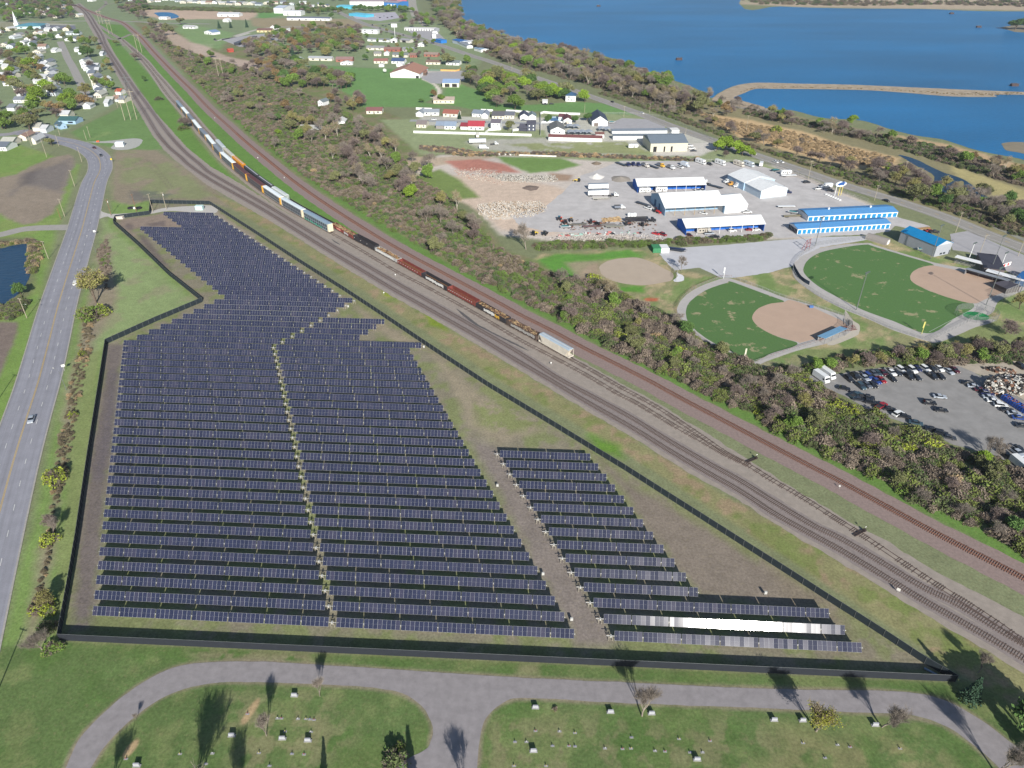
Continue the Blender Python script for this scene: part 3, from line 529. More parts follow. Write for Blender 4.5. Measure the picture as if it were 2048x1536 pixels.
# yard floor: one cinder sheet under the four yard lines
edge1 = [(138, 12), (165, 30), (188, 70), (230, 145), (252, 183), (280, 228), (303, 268), (327, 299), (352, 322), (414, 370), (472, 403), (530, 436), (594, 475), (655, 514), (783, 592), (853, 630), (943, 683), (1033, 737), (1157, 812), (1262, 873), (1385, 950), (1472, 998), (1595, 1076), (1672, 1119), (1755, 1170), (1838, 1222), (1938, 1280), (2160, 1420)]
edge2 = [(2160, 1340), (2048, 1234), (1940, 1178), (1905, 1160), (1844, 1128), (1780, 1085), (1700, 1045), (1600, 985), (1500, 922), (1454, 893), (1413, 866), (1362, 836), (1311, 803), (1240, 765), (1190, 737), (1140, 709), (1075, 673), (1016, 641), (954, 606), (897, 574), (841, 543), (790, 514), (750, 492), (709, 471), (668, 447), (612, 419), (600, 440), (560, 418), (520, 392), (478, 366), (420, 332), (375, 296), (312, 226), (296, 203), (278, 180), (258, 150), (230, 108), (200, 52), (175, 18), (160, 6)]
sheet('yard_ballast', edge1 + edge2, .05, yb, .7, 3, 11, 1.2, kind='structure')
def strip(px, off0, off1, name, m, z, w=.5):
 P, _ = resample(smooth_line(wpts(px), 6), 2); n = len(P); x = np.array([p.x for p in P]); y = np.array([p.y for p in P])
 a = fnoise(x, y, 4, 5) * w; b = fnoise(x, y, 4, 15) * w; V = []
 for i, p in enumerate(P):
  d = (P[min(i + 1, n - 1)] - P[max(i - 1, 0)]).normalized(); nn = Vector((d.y, -d.x, 0))
  q0 = p + nn * (off0 + a[i]); q1 = p + nn * (off1 + b[i]); V += [(q0.x, q0.y, z), (q1.x, q1.y, z)]
 me = D.meshes.new(name); me.from_pydata(V, [], [(2 * i, 2 * i + 1, 2 * i + 3, 2 * i + 2) for i in range(n - 1)]); me.materials.append(m)
 o = D.objects.new(name, me); COL.objects.link(o); return props(o, kind='structure')
keys = list(TRK)
strip(TRK[keys[2]][:21], -3.6, 3.4, 'yard_ballast', yb, .046); strip(TRK[keys[3]][:18], -3.4, 3.4, 'yard_ballast', yb, .042)
strip(TRK[keys[4]], -5.8, 6.5, 'main_line_ballast', balr, .054, .7)
for j in (0, 1): strip(TRK[keys[j]], -2.3, 2.3, 'yard_ballast', mat('purple_ballast', (144, 134, 130), .95, .16, 1.1), .066 + j * .008, .4)
# oil-dark stain between the lines
sheet('oil_stain', [(912, 617), (926, 626), (946, 641), (965, 654), (1000, 672), (1030, 686), (1058, 702), (1030, 690), (998, 674), (962, 656), (940, 643), (922, 628)], .08, mat('oil_stain', (96, 92, 92), .9, .2, 1), .25, 3, 3, .5, sm=True, kind='structure')
sheet('oil_stain', [(662, 478), (676, 486), (680, 490), (668, 484)], .08, mat('oil_stain', (96, 92, 92)), .2, 2, 3, .5, sm=True, kind='structure')
rng = random.Random(4)
for j, (nm, px) in enumerate(TRK.items()):
 P, tot = resample(smooth_line(wpts(px), 8), 2.0); LINES[nm] = P
 t = thing('railway_track', 'railway track, the ' + nm, 'railway track')
 rm, tm = (redr, tie2) if j == 4 else (rust, tie); z = .20 if j == 4 else .13
 n = len(P)
 for sgn in (-1, 1):
  V = []; F = []
  for i, p in enumerate(P):
   d = (P[min(i + 1, n - 1)] - P[max(i - 1, 0)]).normalized(); nn = Vector((d.y, -d.x, 0)); k = .05 + max(0, p.y - 250) * .00012
   for o_, zz in ((-k, z), (-k, z + .19), (k, z + .19), (k, z)): q = p + nn * (sgn * .76 + o_); V.append((q.x, q.y, zz))
  for i in range(n - 1):
   b = 4 * i
   for k in range(3): F.append((b + k, b + k + 1, b + k + 5, b + k + 4))
  npmesh('rail', V, F, [rm], parent=t)
 V = []; F = []; Q, tt = resample(P, .62 if j else .6)
 for i in range(len(Q) - 1):
  if (Q[i].y > 620 and i % 2) or (j in (2, 3) and rng.random() < .35): continue
  d = (Q[i + 1] - Q[i]).normalized(); nn = Vector((d.y, -d.x, 0)); c = Q[i]; hl = 1.3 + rng.uniform(-.1, .12); hw = .11; dz = rng.uniform(-.02, .02); b = len(V)
  for a_, b_ in ((-hl, -hw), (hl, -hw), (hl, hw), (-hl, hw)):
   q = c + nn * a_ + d * b_; V.append((q.x, q.y, z - .03 + dz)); 
  for a_, b_ in ((-hl, -hw), (hl, -hw), (hl, hw), (-hl, hw)):
   q = c + nn * a_ + d * b_; V.append((q.x, q.y, z - .13 + dz))
  F += [(b, b + 1, b + 2, b + 3), (b, b + 4, b + 5, b + 1), (b + 1, b + 5, b + 6, b + 2), (b + 2, b + 6, b + 7, b + 3), (b + 3, b + 7, b + 4, b)]
 npmesh('ties', V, F, [tm], parent=t, kind='stuff')
# --- solar compound fence
FH = 2.38
scr = mat('dark_screen', (38, 48, 54), .85, .12, .6); steel = mat('galvanised_steel', (128, 132, 132), .5, .1, 2, metal=.3)
FENCEPX = [(120, 1280.5), (1911, 1363.5), (1848, 1327), (1766, 1272.5), (1708, 1235), (1653, 1200), (1581, 1153), (1400, 1037), (1250, 941), (1110, 855), (975, 773), (860, 697), (755, 626), (690, 583), (600, 526), (512, 468), (436, 419), (420, 409), (302, 406.5), (300, 429), (232, 438), (228, 448), (275, 490), (337, 550), (405, 604), (310, 644), (213, 688)]
FW = wpts(FENCEPX) + [at(130, 1180)]
def wfit(x, y): p = at(x, y, FH); return Vector((p.x, p.y, 0))
FW = FW[:-1] + [wfit(200, 740), wfit(187, 822), wfit(175, 897), wfit(160, 997), wfit(150, 1064), wfit(135, 1152)] + [FW[0]]
fence = thing('solar_fence', 'tall chain-link fence with dark privacy screening around the solar panels', 'fence', FW[0])
def loc(p, o): return p - Vector(o.location)
posts = []
for i, (a, b) in enumerate(zip(FW, FW[1:])):
 if i == 17: pass
 d = (b - a).normalized(); n = Vector((d.y, -d.x, 0)) * .03; a_, b_ = loc(a, fence), loc(b, fence)
 mb = MB(); pts = []
 for p in (a_ - n, b_ - n, b_ + n, a_ + n): pts.append(p + Vector((0, 0, .03)))
 for p in (a_ - n, b_ - n, b_ + n, a_ + n): pts.append(p + Vector((0, 0, FH)))
 mb.solid(pts, [(0, 1, 5, 4), (1, 2, 6, 5), (2, 3, 7, 6), (3, 0, 4, 7), (4, 5, 6, 7)], scr if i else mat('black_screen', (40, 44, 52), .85, .1, .6))
 mb.build('privacy_screen', fence)
 k = max(1, round((b - a).length / 3.05))
 for q in range(k): posts.append(a_.lerp(b_, q / k) + Vector((-n.x, -n.y, 0)) * 3)
mb = MB()
for a, b in zip(FW, FW[1:]): mb.cyl(loc(a, fence) + Vector((0, 0, FH + .03)), loc(b, fence) + Vector((0, 0, FH + .03)), .03, n=5, m=steel)
mb.build('top_rail', fence)
pm = MB(); pm.cyl((0, 0, 0), (0, 0, FH + .12), .045, n=6, m=steel); p0 = pm.build('post', fence); p0.location = posts[0]
posts.sort(key=lambda p: p.y); rest = MB()
for i, p in enumerate(posts):
 if i < 99:
  c = p0.copy(); COL.objects.link(c); c.location = p; adopt(c, fence)
 else: rest.cyl(p, p + Vector((0, 0, FH + .12)), .045, n=5, m=steel)
p0.location = posts[99]
rest.build('posts', fence, kind='stuff')
# --- solar rows
RD = R(-3.3); UX = Vector((math.cos(RD), math.sin(RD), 0)); NX = Vector((-UX.y, UX.x, 0))
TILT = R(50.4); TZ = 1.95
alu = mat('panel_frame', (170, 172, 176), .6, .05, 1)
def cellmat():
 m = D.materials.new('solar_glass'); m.use_nodes = True; n = m.node_tree; p = n.nodes['Principled BSDF']
 p.inputs['Specular IOR Level'].default_value = .5; p.inputs['Coat Weight'].default_value = 0
 oi = n.nodes.new('ShaderNodeObjectInfo'); cr = n.nodes.new('ShaderNodeValToRGB')
 cr.color_ramp.elements[0].color = (*lin((38, 42, 62), .85), 1); cr.color_ramp.elements[1].color = (*lin((56, 56, 74), .85), 1)
 e = cr.color_ramp.elements.new(.6); e.color = (*lin((44, 48, 70), .85), 1)
 n.links.new(oi.outputs['Random'], cr.inputs[0]); n.links.new(cr.outputs[0], p.inputs['Base Color'])
 mr = n.nodes.new('ShaderNodeMapRange'); mr.inputs[3].default_value = .07; mr.inputs[4].default_value = .12; n.links.new(oi.outputs['Random'], mr.inputs[0]); n.links.new(mr.outputs[0], p.inputs['Roughness'])
 return m
glass = cellmat()
MW, MH = 1.145, 2.32
def module():
 b = MB(); h = .035; hw, hh = MW / 2, MH / 2; f = .022
 b.box(-hw, hw, -hh, hh, -h, 0, alu)
 for y0, y1 in ((-hh + f, -.005), (.005, hh - f)): b.face([(-hw + f, y0, .004), (hw - f, y0, .004), (hw - f, y1, .004), (-hw + f, y1, .004)], glass)
 b.face([(-hw + f, -.012, .003), (hw - f, -.012, .003), (hw - f, .012, .003), (-hw + f, .012, .003)], alu)
 return b
MOD = None; rg = random.Random(11)
tube_m = mat('torque_tube', (190, 190, 188), .5, .1, 1, metal=.3); post_m = mat('row_post', (170, 164, 150), .7, .15, 1, metal=.1); mot_m = mat('drive_housing', (190, 190, 186), .6, .05, 1)
POSTM = {}
def solar_row(label, q, u0, u1, motor, tilt, cat='solar row', group='rows of solar panels'):
 global MOD
 Lr = u1 - u0; c = UX * ((u0 + u1) / 2) + NX * q
 t = thing('solar_row', label, cat, (c.x, c.y, 0), RD, group)
 n = int((Lr + .1) / 1.163); n -= 0; secs = []; left = n; first = rg.choice((6, 6, 7))
 secs.append(min(first, left)); left -= secs[0]
 while left > 0: k = min(8, left); secs.append(k); left -= k
 gaps = len(secs) - 1; pitch = (Lr - gaps * .26) / n
 b = MB(); b.cyl((-Lr / 2 - (2.0 if motor == 'l' else .3), 0, TZ - .12), (Lr / 2 + (1.6 if motor == 'r' else .3), 0, TZ - .12), .075, n=6, m=tube_m); b.build('torque_tube', t)
 x = -Lr / 2; px_ = []
 for si, k in enumerate(secs):
  tl = tilt + R(rg.gauss(0, .22))
  for i in range(k):
   xc = x + pitch * (i + .5)
   if MOD is None: o = MOD = module().build('solar_panel', t)
   else: o = MOD.copy(); COL.objects.link(o); adopt(o, t)
   o.location = (xc, 0, TZ); o.rotation_euler = (tl + R(rg.gauss(0, .25)), R(rg.gauss(0, .35)), 0)
  x += pitch * k; px_.append(x + .13); x += .26
 px_ = [-Lr / 2 + .4] + px_[:-1] + [Lr / 2 - .4]
 for xp in px_:
  if 'p' not in POSTM:
   b = MB(); b.box(-.07, .07, -.05, .05, 0, TZ - .1, post_m); b.box(-.05, .05, -.1, .1, TZ - .2, TZ + .05, mot_m); o = b.build('post', t); POSTM['p'] = o
  else: o = POSTM['p'].copy(); COL.objects.link(o); adopt(o, t)
  o.location = (xp, 0, 0)
 if motor:
  s_ = -1 if motor == 'l' else 1; xm = s_ * (Lr / 2 + .9)
  b = MB(); b.box(xm - .5, xm - .38, -.09, .09, 0, 1.5, post_m); b.box(xm + .38, xm + .5, -.09, .09, 0, 1.5, post_m); b.box(xm - .5, xm + .5, -.08, .08, 1.1, 1.22, post_m); b.box(xm - .16, xm + .16, -.28, .28, TZ - .4, TZ + .16, mot_m)
  b.build('drive_motor', t)
 return t
ROWS = []
def tl(k, blk):
 if blk == 'right': return TILT + R({0: -3.6, 1: .5, 2: -4.4, 3: -3.2, 4: -1.2, 5: -2.2, 6: -2.0, 7: -1.0, 8: -1.2, 9: -1.0, 10: -3, 11: -3, 12: -1.4, 13: -3, 14: -3}[k])
 return TILT + R(-2.6 + rg.gauss(0, .8))
for k in range(59):
 q = 114.9 + 5 * k
 ul = -114.3 - 2.35 * k if k < 28 else (-174.5 + 2.72 * (k - 28) if k <= 36 else (-157.8 - 4.93 * (k - 37) if k <= 53 else -214.8 - 5.05 * (k - 54)))
 ur = -53 - 2.28 * k if k < 28 else (-112.5 + 2.6 * (k - 28) if k <= 36 else -129.5 - 4.97 * (k - 43))
 solar_row('solar panel row in the long left block, %s row up from the near fence' % ordn(k + 1), q, ul, ur, 'r', tl(k, 'left'))
 if k <= 32:
  ml = ur + 2.0
  mr_ = 8.8 - 2.42 * k if k <= 27 else (-52.6 if k == 28 else -79.9 + 2.5 * (k - 29))
  solar_row('solar panel row in the middle block, %s row up from the near fence' % ordn(k + 1), q, ml, mr_, None, tl(k, 'mid'))
 if k <= 14:
  solar_row('solar panel row in the small right block, %s row up from the near fence' % ordn(k + 1), q, 18.8 - 2.39 * k, (48.8 - 2.4 * k) if k >= 3 else 78.6 - 2.35 * k, 'l', tl(k, 'right'))
# --- rail wagons
def arc(P):
 L_ = [0]
 for a, b in zip(P, P[1:]): L_.append(L_[-1] + (b - a).length)
 return L_
def s_of(P, px, py):
 g = at(px, py); i = min(range(len(P)), key=lambda j: (P[j] - g).length); return arc(P)[i]
def p_of(P, L_, s_):
 for i in range(len(L_) - 1):
  if L_[i + 1] >= s_: t = (s_ - L_[i]) / (L_[i + 1] - L_[i]); return P[i].lerp(P[i + 1], t)
 return P[-1]
blk = mat('running_gear', (52, 48, 46), .8, .2, 2); wheelm = mat('wheel_steel', (92, 70, 58), .7, .2, 2)
def bogies(t, L_, dec=1.1):
 for sx in (-1, 1):
  b = MB(); x = sx * (L_ / 2 - 2.6)
  b.box(x - 1.3, x + 1.3, -1.15, -1.0, .45, .8, blk); b.box(x - 1.3, x + 1.3, 1.0, 1.15, .45, .8, blk); b.box(x - .3, x + .3, -1.1, 1.1, .6, 1.0, blk)
  bo = b.build('bogie', t)
  for dx in (-.85, .85):
   b = MB(); b.cyl((x + dx, -.8, .62), (x + dx, -.66, .62), .44, n=12, m=wheelm); b.cyl((x + dx, .66, .62), (x + dx, .8, .62), .44, n=12, m=wheelm); b.cyl((x + dx, -.7, .62), (x + dx, .7, .62), .08, n=6, m=blk); b.build('wheelset', bo)
 b = MB()
 for sx in (-1, 1): b.box(sx * L_ / 2 - .35, sx * L_ / 2 + .35, -.15, .15, .85, 1.1, blk)
 b.build('coupler', t)
def carrier(c, rz, L_, roofc, sidec, endc, label):
 t = thing('car_carrier_wagon', label, 'rail wagon', (c.x, c.y, .12), rz, 'covered car carriers in the long train')
 h = 5.7; w_ = 1.52; sm = mat('side_%d_%d_%d' % sidec, sidec, .7, .15, .7); rm = mat('wroof_%d_%d_%d' % roofc, roofc, .55, .06, .3); em = mat('wend_%d_%d_%d' % endc, endc, .7, .1, 1)
 b = MB(); b.box(-L_ / 2 + .4, L_ / 2 - .4, -w_, w_, 1.0, h - .25, sm)
 n = 11; dk = mat('dark_perforation', (70, 76, 84), .8, .15, 1)
 for sy in (-1, 1):
  for i in range(n):
   x = -L_ / 2 + 1.6 + i * (L_ - 3.2) / n
   for z0, z1 in ((1.5, 3.0), (3.3, 4.9)): b.box(x + .25, x + (L_ - 3.2) / n - .25, sy * w_ - .02 if sy > 0 else sy * w_ - .03, sy * w_ + .03 if sy > 0 else sy * w_ + .02, z0, z1, dk)
 b.build('body', t)
 P = [(-w_ - .03, h - .25), (w_ + .03, h - .25), (w_ - .1, h + .02), (w_ * .55, h + .2), (0, h + .28), (-w_ * .55, h + .2), (-w_ + .1, h + .02)]
 b = MB(); b.prof(P, -L_ / 2 + .38, L_ / 2 - .38, rm, axis='x')
 for i in range(1, 14): x = -L_ / 2 + i * L_ / 14; b.box(x - .06, x + .06, -w_ * .6, w_ * .6, h + .2, h + .3, rm)
 b.build('roof', t)
 for sx in (-1, 1):
  b = MB(); x = sx * (L_ / 2 - .35)
  b.box(x - .08, x + .08, -w_ + .02, w_ - .02, 1.0, h - .2, em)
  for k in range(-3, 4): b.box(x + sx * .08 - .03, x + sx * .08 + .03, k * .42 - .05, k * .42 + .05, 1.1, h - .3, em)
  for sy in (-1, 1): b.box(x - sx * .6 - .5, x - sx * .6 + .5, sy * w_ - .05, sy * w_ + .05, 1.0, h - .3, em)
  b.build('end_door', t)
 bogies(t, L_); return t
Pk = LINES[keys[2]]; AL = arc(Pk); s0 = s_of(Pk, 663, 466.5)
ends = [(663, 466.5), (612, 438.5), (568, 413), (531, 388), (498, 364), (472, 342), (447, 320), (431, 302), (417, 284), (405, 270), (391, 253), (381, 240), (369, 227), (358, 213)]
spec = [((140, 160, 178), (150, 168, 176), (226, 214, 186), 'blue grey covered car carrier with green graffiti, front wagon of the long train'), ((214, 226, 232), (140, 146, 150), (226, 214, 186), 'pale roofed car carrier with cream end doors, second from the front of the train'),
  ((232, 240, 244), (160, 162, 160), (222, 168, 62), 'white roofed car carrier with yellow ends, third from the front of the train'), ((98, 60, 58), (126, 106, 100), (222, 168, 62), 'brown roofed car carrier with yellow end doors, the one nearer the front'), ((96, 62, 62), (130, 110, 104), (222, 168, 62), 'brown roofed car carrier behind its brown twin, beside the orange wagon'),
  ((236, 244, 244), (156, 158, 158), (222, 168, 62), 'white roofed car carrier just behind the two brown ones'), ((138, 146, 156), (136, 142, 150), (222, 168, 62), 'grey roofed car carrier beside the silver topped hopper'), ((236, 244, 244), (150, 152, 152), (214, 160, 70), 'white roofed car carrier, eighth from the front of the train'),
  ((128, 138, 150), (140, 146, 152), (214, 160, 70), 'slate grey roofed car carrier, ninth from the front of the train'), ((236, 244, 244), (150, 152, 152), (214, 160, 70), 'white roofed car carrier, tenth from the front, beyond the leafless bush'), ((128, 138, 150), (140, 146, 152), (214, 160, 70), 'slate roofed car carrier right behind the leafless bush'),
  ((236, 244, 244), (150, 152, 152), (214, 160, 70), 'white roofed car carrier with dark marks, last but one of the train'), ((140, 156, 170), (140, 146, 152), (214, 160, 70), 'blue grey car carrier at the far end of the train')]
CAR0 = {}
for i, sp in enumerate(spec):
 sa, sb = s_of(Pk, *ends[i]), s_of(Pk, *ends[i + 1]); a, b = p_of(Pk, AL, sa), p_of(Pk, AL, sb)
 c = (a + b) / 2; rz = math.atan2(a.y - b.y, a.x - b.x)
 t = carrier(c, rz, (a - b).length - .9, *sp)
 if i == 0:
  g = mat('green_graffiti', (70, 160, 130), .7, .3, 3); gb = MB(); L2 = (a - b).length / 2
  for q in range(16):
   x = -L2 + 2 + q * 1.35; gb.box(x, x + random.Random(q).uniform(.5, 1.2), -1.6, -1.56, 1.05, 1.5 + .9 * random.Random(q + 9).random(), g)
  gb.build('graffiti', t)
# open wagons
rust_s = mat('rust_red_paint', (128, 66, 58), .75, .2, .8); blk_s = mat('black_wagon_paint', (56, 54, 58), .7, .2, .8); scrapm = mat('timber_scrap', (150, 112, 78), .95, .35, 1.5); grey_s = mat('grey_wagon_paint', (178, 178, 176), .7, .15, .8); inn = mat('rusty_wagon_floor', (132, 96, 62), .95, .2, .8)
def gondola(a, b, sidem, h, label, load=None, graf=None, lettering=0):
 c = (a + b) / 2; rz = math.atan2(a.y - b.y, a.x - b.x); L_ = (a - b).length - .8
 t = thing('open_wagon', label, 'rail wagon', (c.x, c.y, .12), rz, 'open wagons on the middle siding'); w_ = 1.5; z0 = 1.15; z1 = z0 + h
 m = MB(); m.box(-L_ / 2, L_ / 2, -w_, w_, z0 - .15, z0 + .05, sidem)
 for sy in (-1, 1):
  m.box(-L_ / 2, L_ / 2, sy * w_ - .06, sy * w_ + .06, z0, z1, sidem); m.box(-L_ / 2, L_ / 2, sy * w_ - .12, sy * w_ + .12, z1 - .02, z1 + .14, sidem)
  k = 14
  for i in range(k + 1): x = -L_ / 2 + i * L_ / k; m.box(x - .07, x + .07, sy * (w_ + .09) - .06, sy * (w_ + .09) + .06, z0 - .1, z1, sidem)
 for sx in (-1, 1): m.box(sx * L_ / 2 - .06, sx * L_ / 2 + .06, -w_, w_, z0, z1, sidem)
 m.build('body', t)
 m = MB(); m.box(-L_ / 2 + .1, L_ / 2 - .1, -w_ + .08, w_ - .08, z0 + .06, z0 + .12, inn); m.build('floor', t)
 if load:
  r = random.Random(int(c.x * 10)); m = MB(); lm = [load, mat('dark_scrap', (98, 80, 66), .95, .3, 1.5), mat('pale_timber', (186, 160, 122), .95, .3, 1.5)]
  for i in range(int(L_ * 12)):
   x = r.uniform(-L_ / 2 + .6, L_ / 2 - .6); y = r.uniform(-w_ + .3, w_ - .3); z = z0 + .1 + r.random() ** .5 * (h + .35) * .95; an = r.uniform(0, 3.14); d = Vector((math.cos(an), math.sin(an) * .6, r.uniform(-.3, .3))) * r.uniform(.5, 1.3)
   p = Vector((x, y, z)); q0 = p - d; q1 = p + d
   for q in (q0, q1): q.y = max(-w_ + .1, min(w_ - .1, q.y)); q.x = max(-L_ / 2 + .2, min(L_ / 2 - .2, q.x)); q.z = max(z0 + .1, q.z)
   m.cyl(q0, q1, .13, n=4, m=r.choice(lm))
  m.build('scrap_load', t, kind='stuff')
 if graf:
  m = MB(); r = random.Random(3)
  for col_, xa, xb in graf:
   gm = mat('graffiti_%d_%d_%d' % col_, col_, .7, .2, 3); x = xa * L_
   while x < xb * L_: wd = r.uniform(.5, 1.1); m.box(x, min(x + wd * .8, xb * L_), -w_ - .2, -w_ - .16, z0 + r.uniform(0, .25) * h, z0 + h * r.uniform(.7, .98), gm); x += wd
  m.build('graffiti', t)
 if lettering:
  m = MB(); wm = mat('white_lettering', (214, 208, 200), .7, .1, 3)
  for i in range(lettering): x = -L_ / 2 + 1 + i * (L_ - 2) / lettering; m.box(x, x + .45, -w_ - .2, -w_ - .16, z0 + .5 * h, z0 + .5 * h + .4, wm)
  m.build('side_lettering', t)
 bogies(t, L_); return t
Pm = LINES[keys[3]]; BL = arc(Pm)
def seg(x0, x1): 
 f = lambda x: min(range(len(Pm)), key=lambda j: abs(_px(Pm[j])[0] - x)); return Pm[f(x1)], Pm[f(x0)]
def _px(P):
 v = P - Vector((0, 0, CAMH)); z = v.y * _c - v.z * _s; return (1024 + FPX * v.x / z, 768 - FPX * (v.y * _s + v.z * _c) / z)
W_ = (226, 226, 222)
gondola(*seg(669, 711), rust_s, 1.5, 'orange red open wagon of scrap beside the front end of the car carriers', mat('dusty_scrap', (168, 128, 96), .95, .3, 1.5), [((226, 150, 140), -.25, -.05), ((190, 190, 190), .1, .3)])
gondola(*seg(712, 757), blk_s, 2.3, 'tall black open wagon with empty rusty bed', None, None, 3)
gondola(*seg(757, 800), grey_s, 1.5, 'pale sided open wagon heaped with brown timber', scrapm, [(W_, -.45, .35)])
gondola(*seg(800, 846), rust_s, 1.6, 'long maroon open wagon with sparse scrap, behind the pale sided one', None, None, 9)
gondola(*seg(847, 901), blk_s, 1.8, 'black open wagon covered in white block graffiti', None, [(W_, -.32, .38)], 0)
gondola(*seg(902, 958), rust_s, 2.0, 'clean maroon open wagon with white markings, fourth from the white hopper', None, None, 12)
gondola(*seg(959, 1020), blk_s, 1.9, 'black open wagon heaped with timber, white and yellow graffiti on its side', scrapm, [(W_, -.22, .14), ((214, 170, 70), .15, .3)])
gondola(*seg(1020, 1077), mat('brown_black_paint', (92, 78, 70), .8, .25, 1), 1.7, 'low dark open wagon full of ties, coupled to the white hopper', mat('brown_ties', (128, 98, 80), .95, .35, 1.5), [((170, 168, 164), -.35, .45)])
def hopper(a, b, bodyc, roofc, label, hatch=True):
 c = (a + b) / 2; rz = math.atan2(a.y - b.y, a.x - b.x); L_ = (a - b).length - .8
 t = thing('hopper_wagon', label, 'rail wagon', (c.x, c.y, .12), rz, 'hopper wagons'); w_ = 1.5
 bm_ = mat('hop_%d_%d_%d' % bodyc, bodyc, .6, .16, .5); rm = mat('hoproof_%d_%d_%d' % roofc, roofc, .55, .1, .5)
 m = MB(); P = [(-L_ / 2 + .9, 4.4), (-L_ / 2 + 2.6, 1.5), (-L_ / 2 + 3.2, 1.1), (L_ / 2 - 3.2, 1.1), (L_ / 2 - 2.6, 1.5), (L_ / 2 - .9, 4.4)]
 m.prof(P, -w_ + .05, w_ - .05, bm_); m.box(-L_ / 2 + .5, L_ / 2 - .5, -w_, w_, 1.0, 1.3, bm_)
 for i in range(4): x = -L_ * .3 + i * L_ * .2; m.taper(x - 1.2, x + 1.2, -1.1, 1.1, 1.1, .45, .9, .9, .4, bm_)
 m.build('body', t)
 m = MB(); m.prof([(-w_, 4.4), (w_, 4.4), (w_ * .6, 4.75), (-w_ * .6, 4.75)], -L_ / 2 + .7, L_ / 2 - .7, rm, axis='x'); m.box(-L_ / 2 + 1.2, L_ / 2 - 1.2, -.25, .25, 4.78, 4.9, mat('roof_hatch', (206, 210, 212), .5, .1, 1)); m.build('roof', t)
 for sx in (-1, 1):
  m = MB(); x = sx * (L_ / 2 - .5)
  for sy in (-1, 1): m.cyl((x, sy * 1.3, 1.1), (x, sy * 1.3, 4.4), .07, n=5, m=bm_)
  for z in (1.6, 2.1, 2.6, 3.1, 3.6): m.cyl((x, .8, z), (x, 1.3, z), .04, n=4, m=bm_)
  m.box(x - .06, x + .06, -1.4, 1.4, 1.0, 1.5, bm_); m.build('end_frame', t)
 bogies(t, L_); return t
hopper(*seg(1077, 1146), (214, 206, 192), (170, 184, 196), 'white covered hopper with rust stains at the near end of the middle siding')
for x0, x1, bc, rc, lb in ((549, 578, (200, 210, 206), (214, 222, 220), 'white topped hopper standing behind the yellow ended car carrier'), (520, 548, (60, 58, 62), (66, 66, 72), 'black hopper behind the front brown car carrier'), (492, 519, (58, 56, 60), (64, 64, 70), 'black hopper next to the orange wagon'), (470, 491, (214, 140, 44), (230, 156, 56), 'orange hopper wagon behind the white and brown car carriers'), (452, 469, (196, 190, 170), (206, 200, 182), 'cream topped hopper beyond the orange wagon'), (436, 451, (186, 196, 200), (200, 210, 214), 'silver topped hopper near the far end of the open wagons')):
 hopper(*seg(x0, x1), bc, rc, lb)
for x0, x1, lb in ((578, 604, 'low dark flat wagon hidden behind the pale roofed car carrier'), (604, 634, 'low dark flat wagon behind the gap of the front two car carriers'), (634, 668, 'low dark wagon behind the blue grey car carrier')):
 gondola(*seg(x0, x1), blk_s, .9, lb)
# switch stands and small signs by the tracks
def pole_sign(px, h, col_, label, size=(.5, .6), name='track_sign', cat='sign', z0=None, post=(190, 190, 186), rz=None):
 p = at(*px); t = thing(name, label, cat, p, math.atan2(-p.x, p.y) * 1.0 if rz is None else rz)
 m = MB(); m.cyl((0, 0, 0), (0, 0, h), .05, n=6, m=mat('sign_post_%d' % post[0], post, .6, .1, 2)); m.build('post', t)
 m = MB(); m.box(-size[0] / 2, size[0] / 2, -.07, -.03, h - size[1], h + .05, mat('sign_%d_%d_%d' % col_, col_, .6, .05, 2)); m.build('sign_face', t); return t
pole_sign((1795, 1185), 1.6, (226, 224, 220), 'white square sign beside the lowest track, bottom right', (.9, .9))
for px, lb in (((791, 553), 'small white switch marker between the tracks below the maroon wagon'), ((1102, 730), 'small white switch marker in the cinders below the white hopper'), ((516, 318), 'white milepost beside the far part of the red ballast'), ((569, 358), 'small white post beside the red ballast above the brown wagons'), ((1678, 977), 'white milepost beside the red ballast above the turnout'), ((768, 589), 'white post on the grass below the yard tracks'), ((430, 238), 'white post beside the red ballast near the bushes')):
 pole_sign(px, 1.3, (230, 230, 226), lb, (.5, .5), 'track_marker', 'marker')
for px, rz, lb in (((1503, 922), .5, 'black switch stand at the turnout joining the two sidings'), ((1719, 1068), .5, 'rusty switch machine across the track, lower right')):
 p = at(*px); t = thing('switch_stand', lb, 'switch stand', p, rz); m = MB(); mm_ = mat('switch_iron', (66, 56, 54), .8, .2, 2)
 m.box(-2.2, 2.2, -.2, .1, .15, .35, mm_); m.box(-2.2, 2.2, .5, .75, .15, .35, mm_); m.build('rods', t); m = MB(); m.box(1.6, 2.3, -.4, .5, .3, .9, mm_); m.cyl((2, 0, .9), (2, 0, 2.0), .06, n=6, m=mm_); m.box(1.75, 2.25, -.03, .03, 1.7, 2.1, mat('white_marker', (220, 220, 215), .6)); m.build('stand', t)
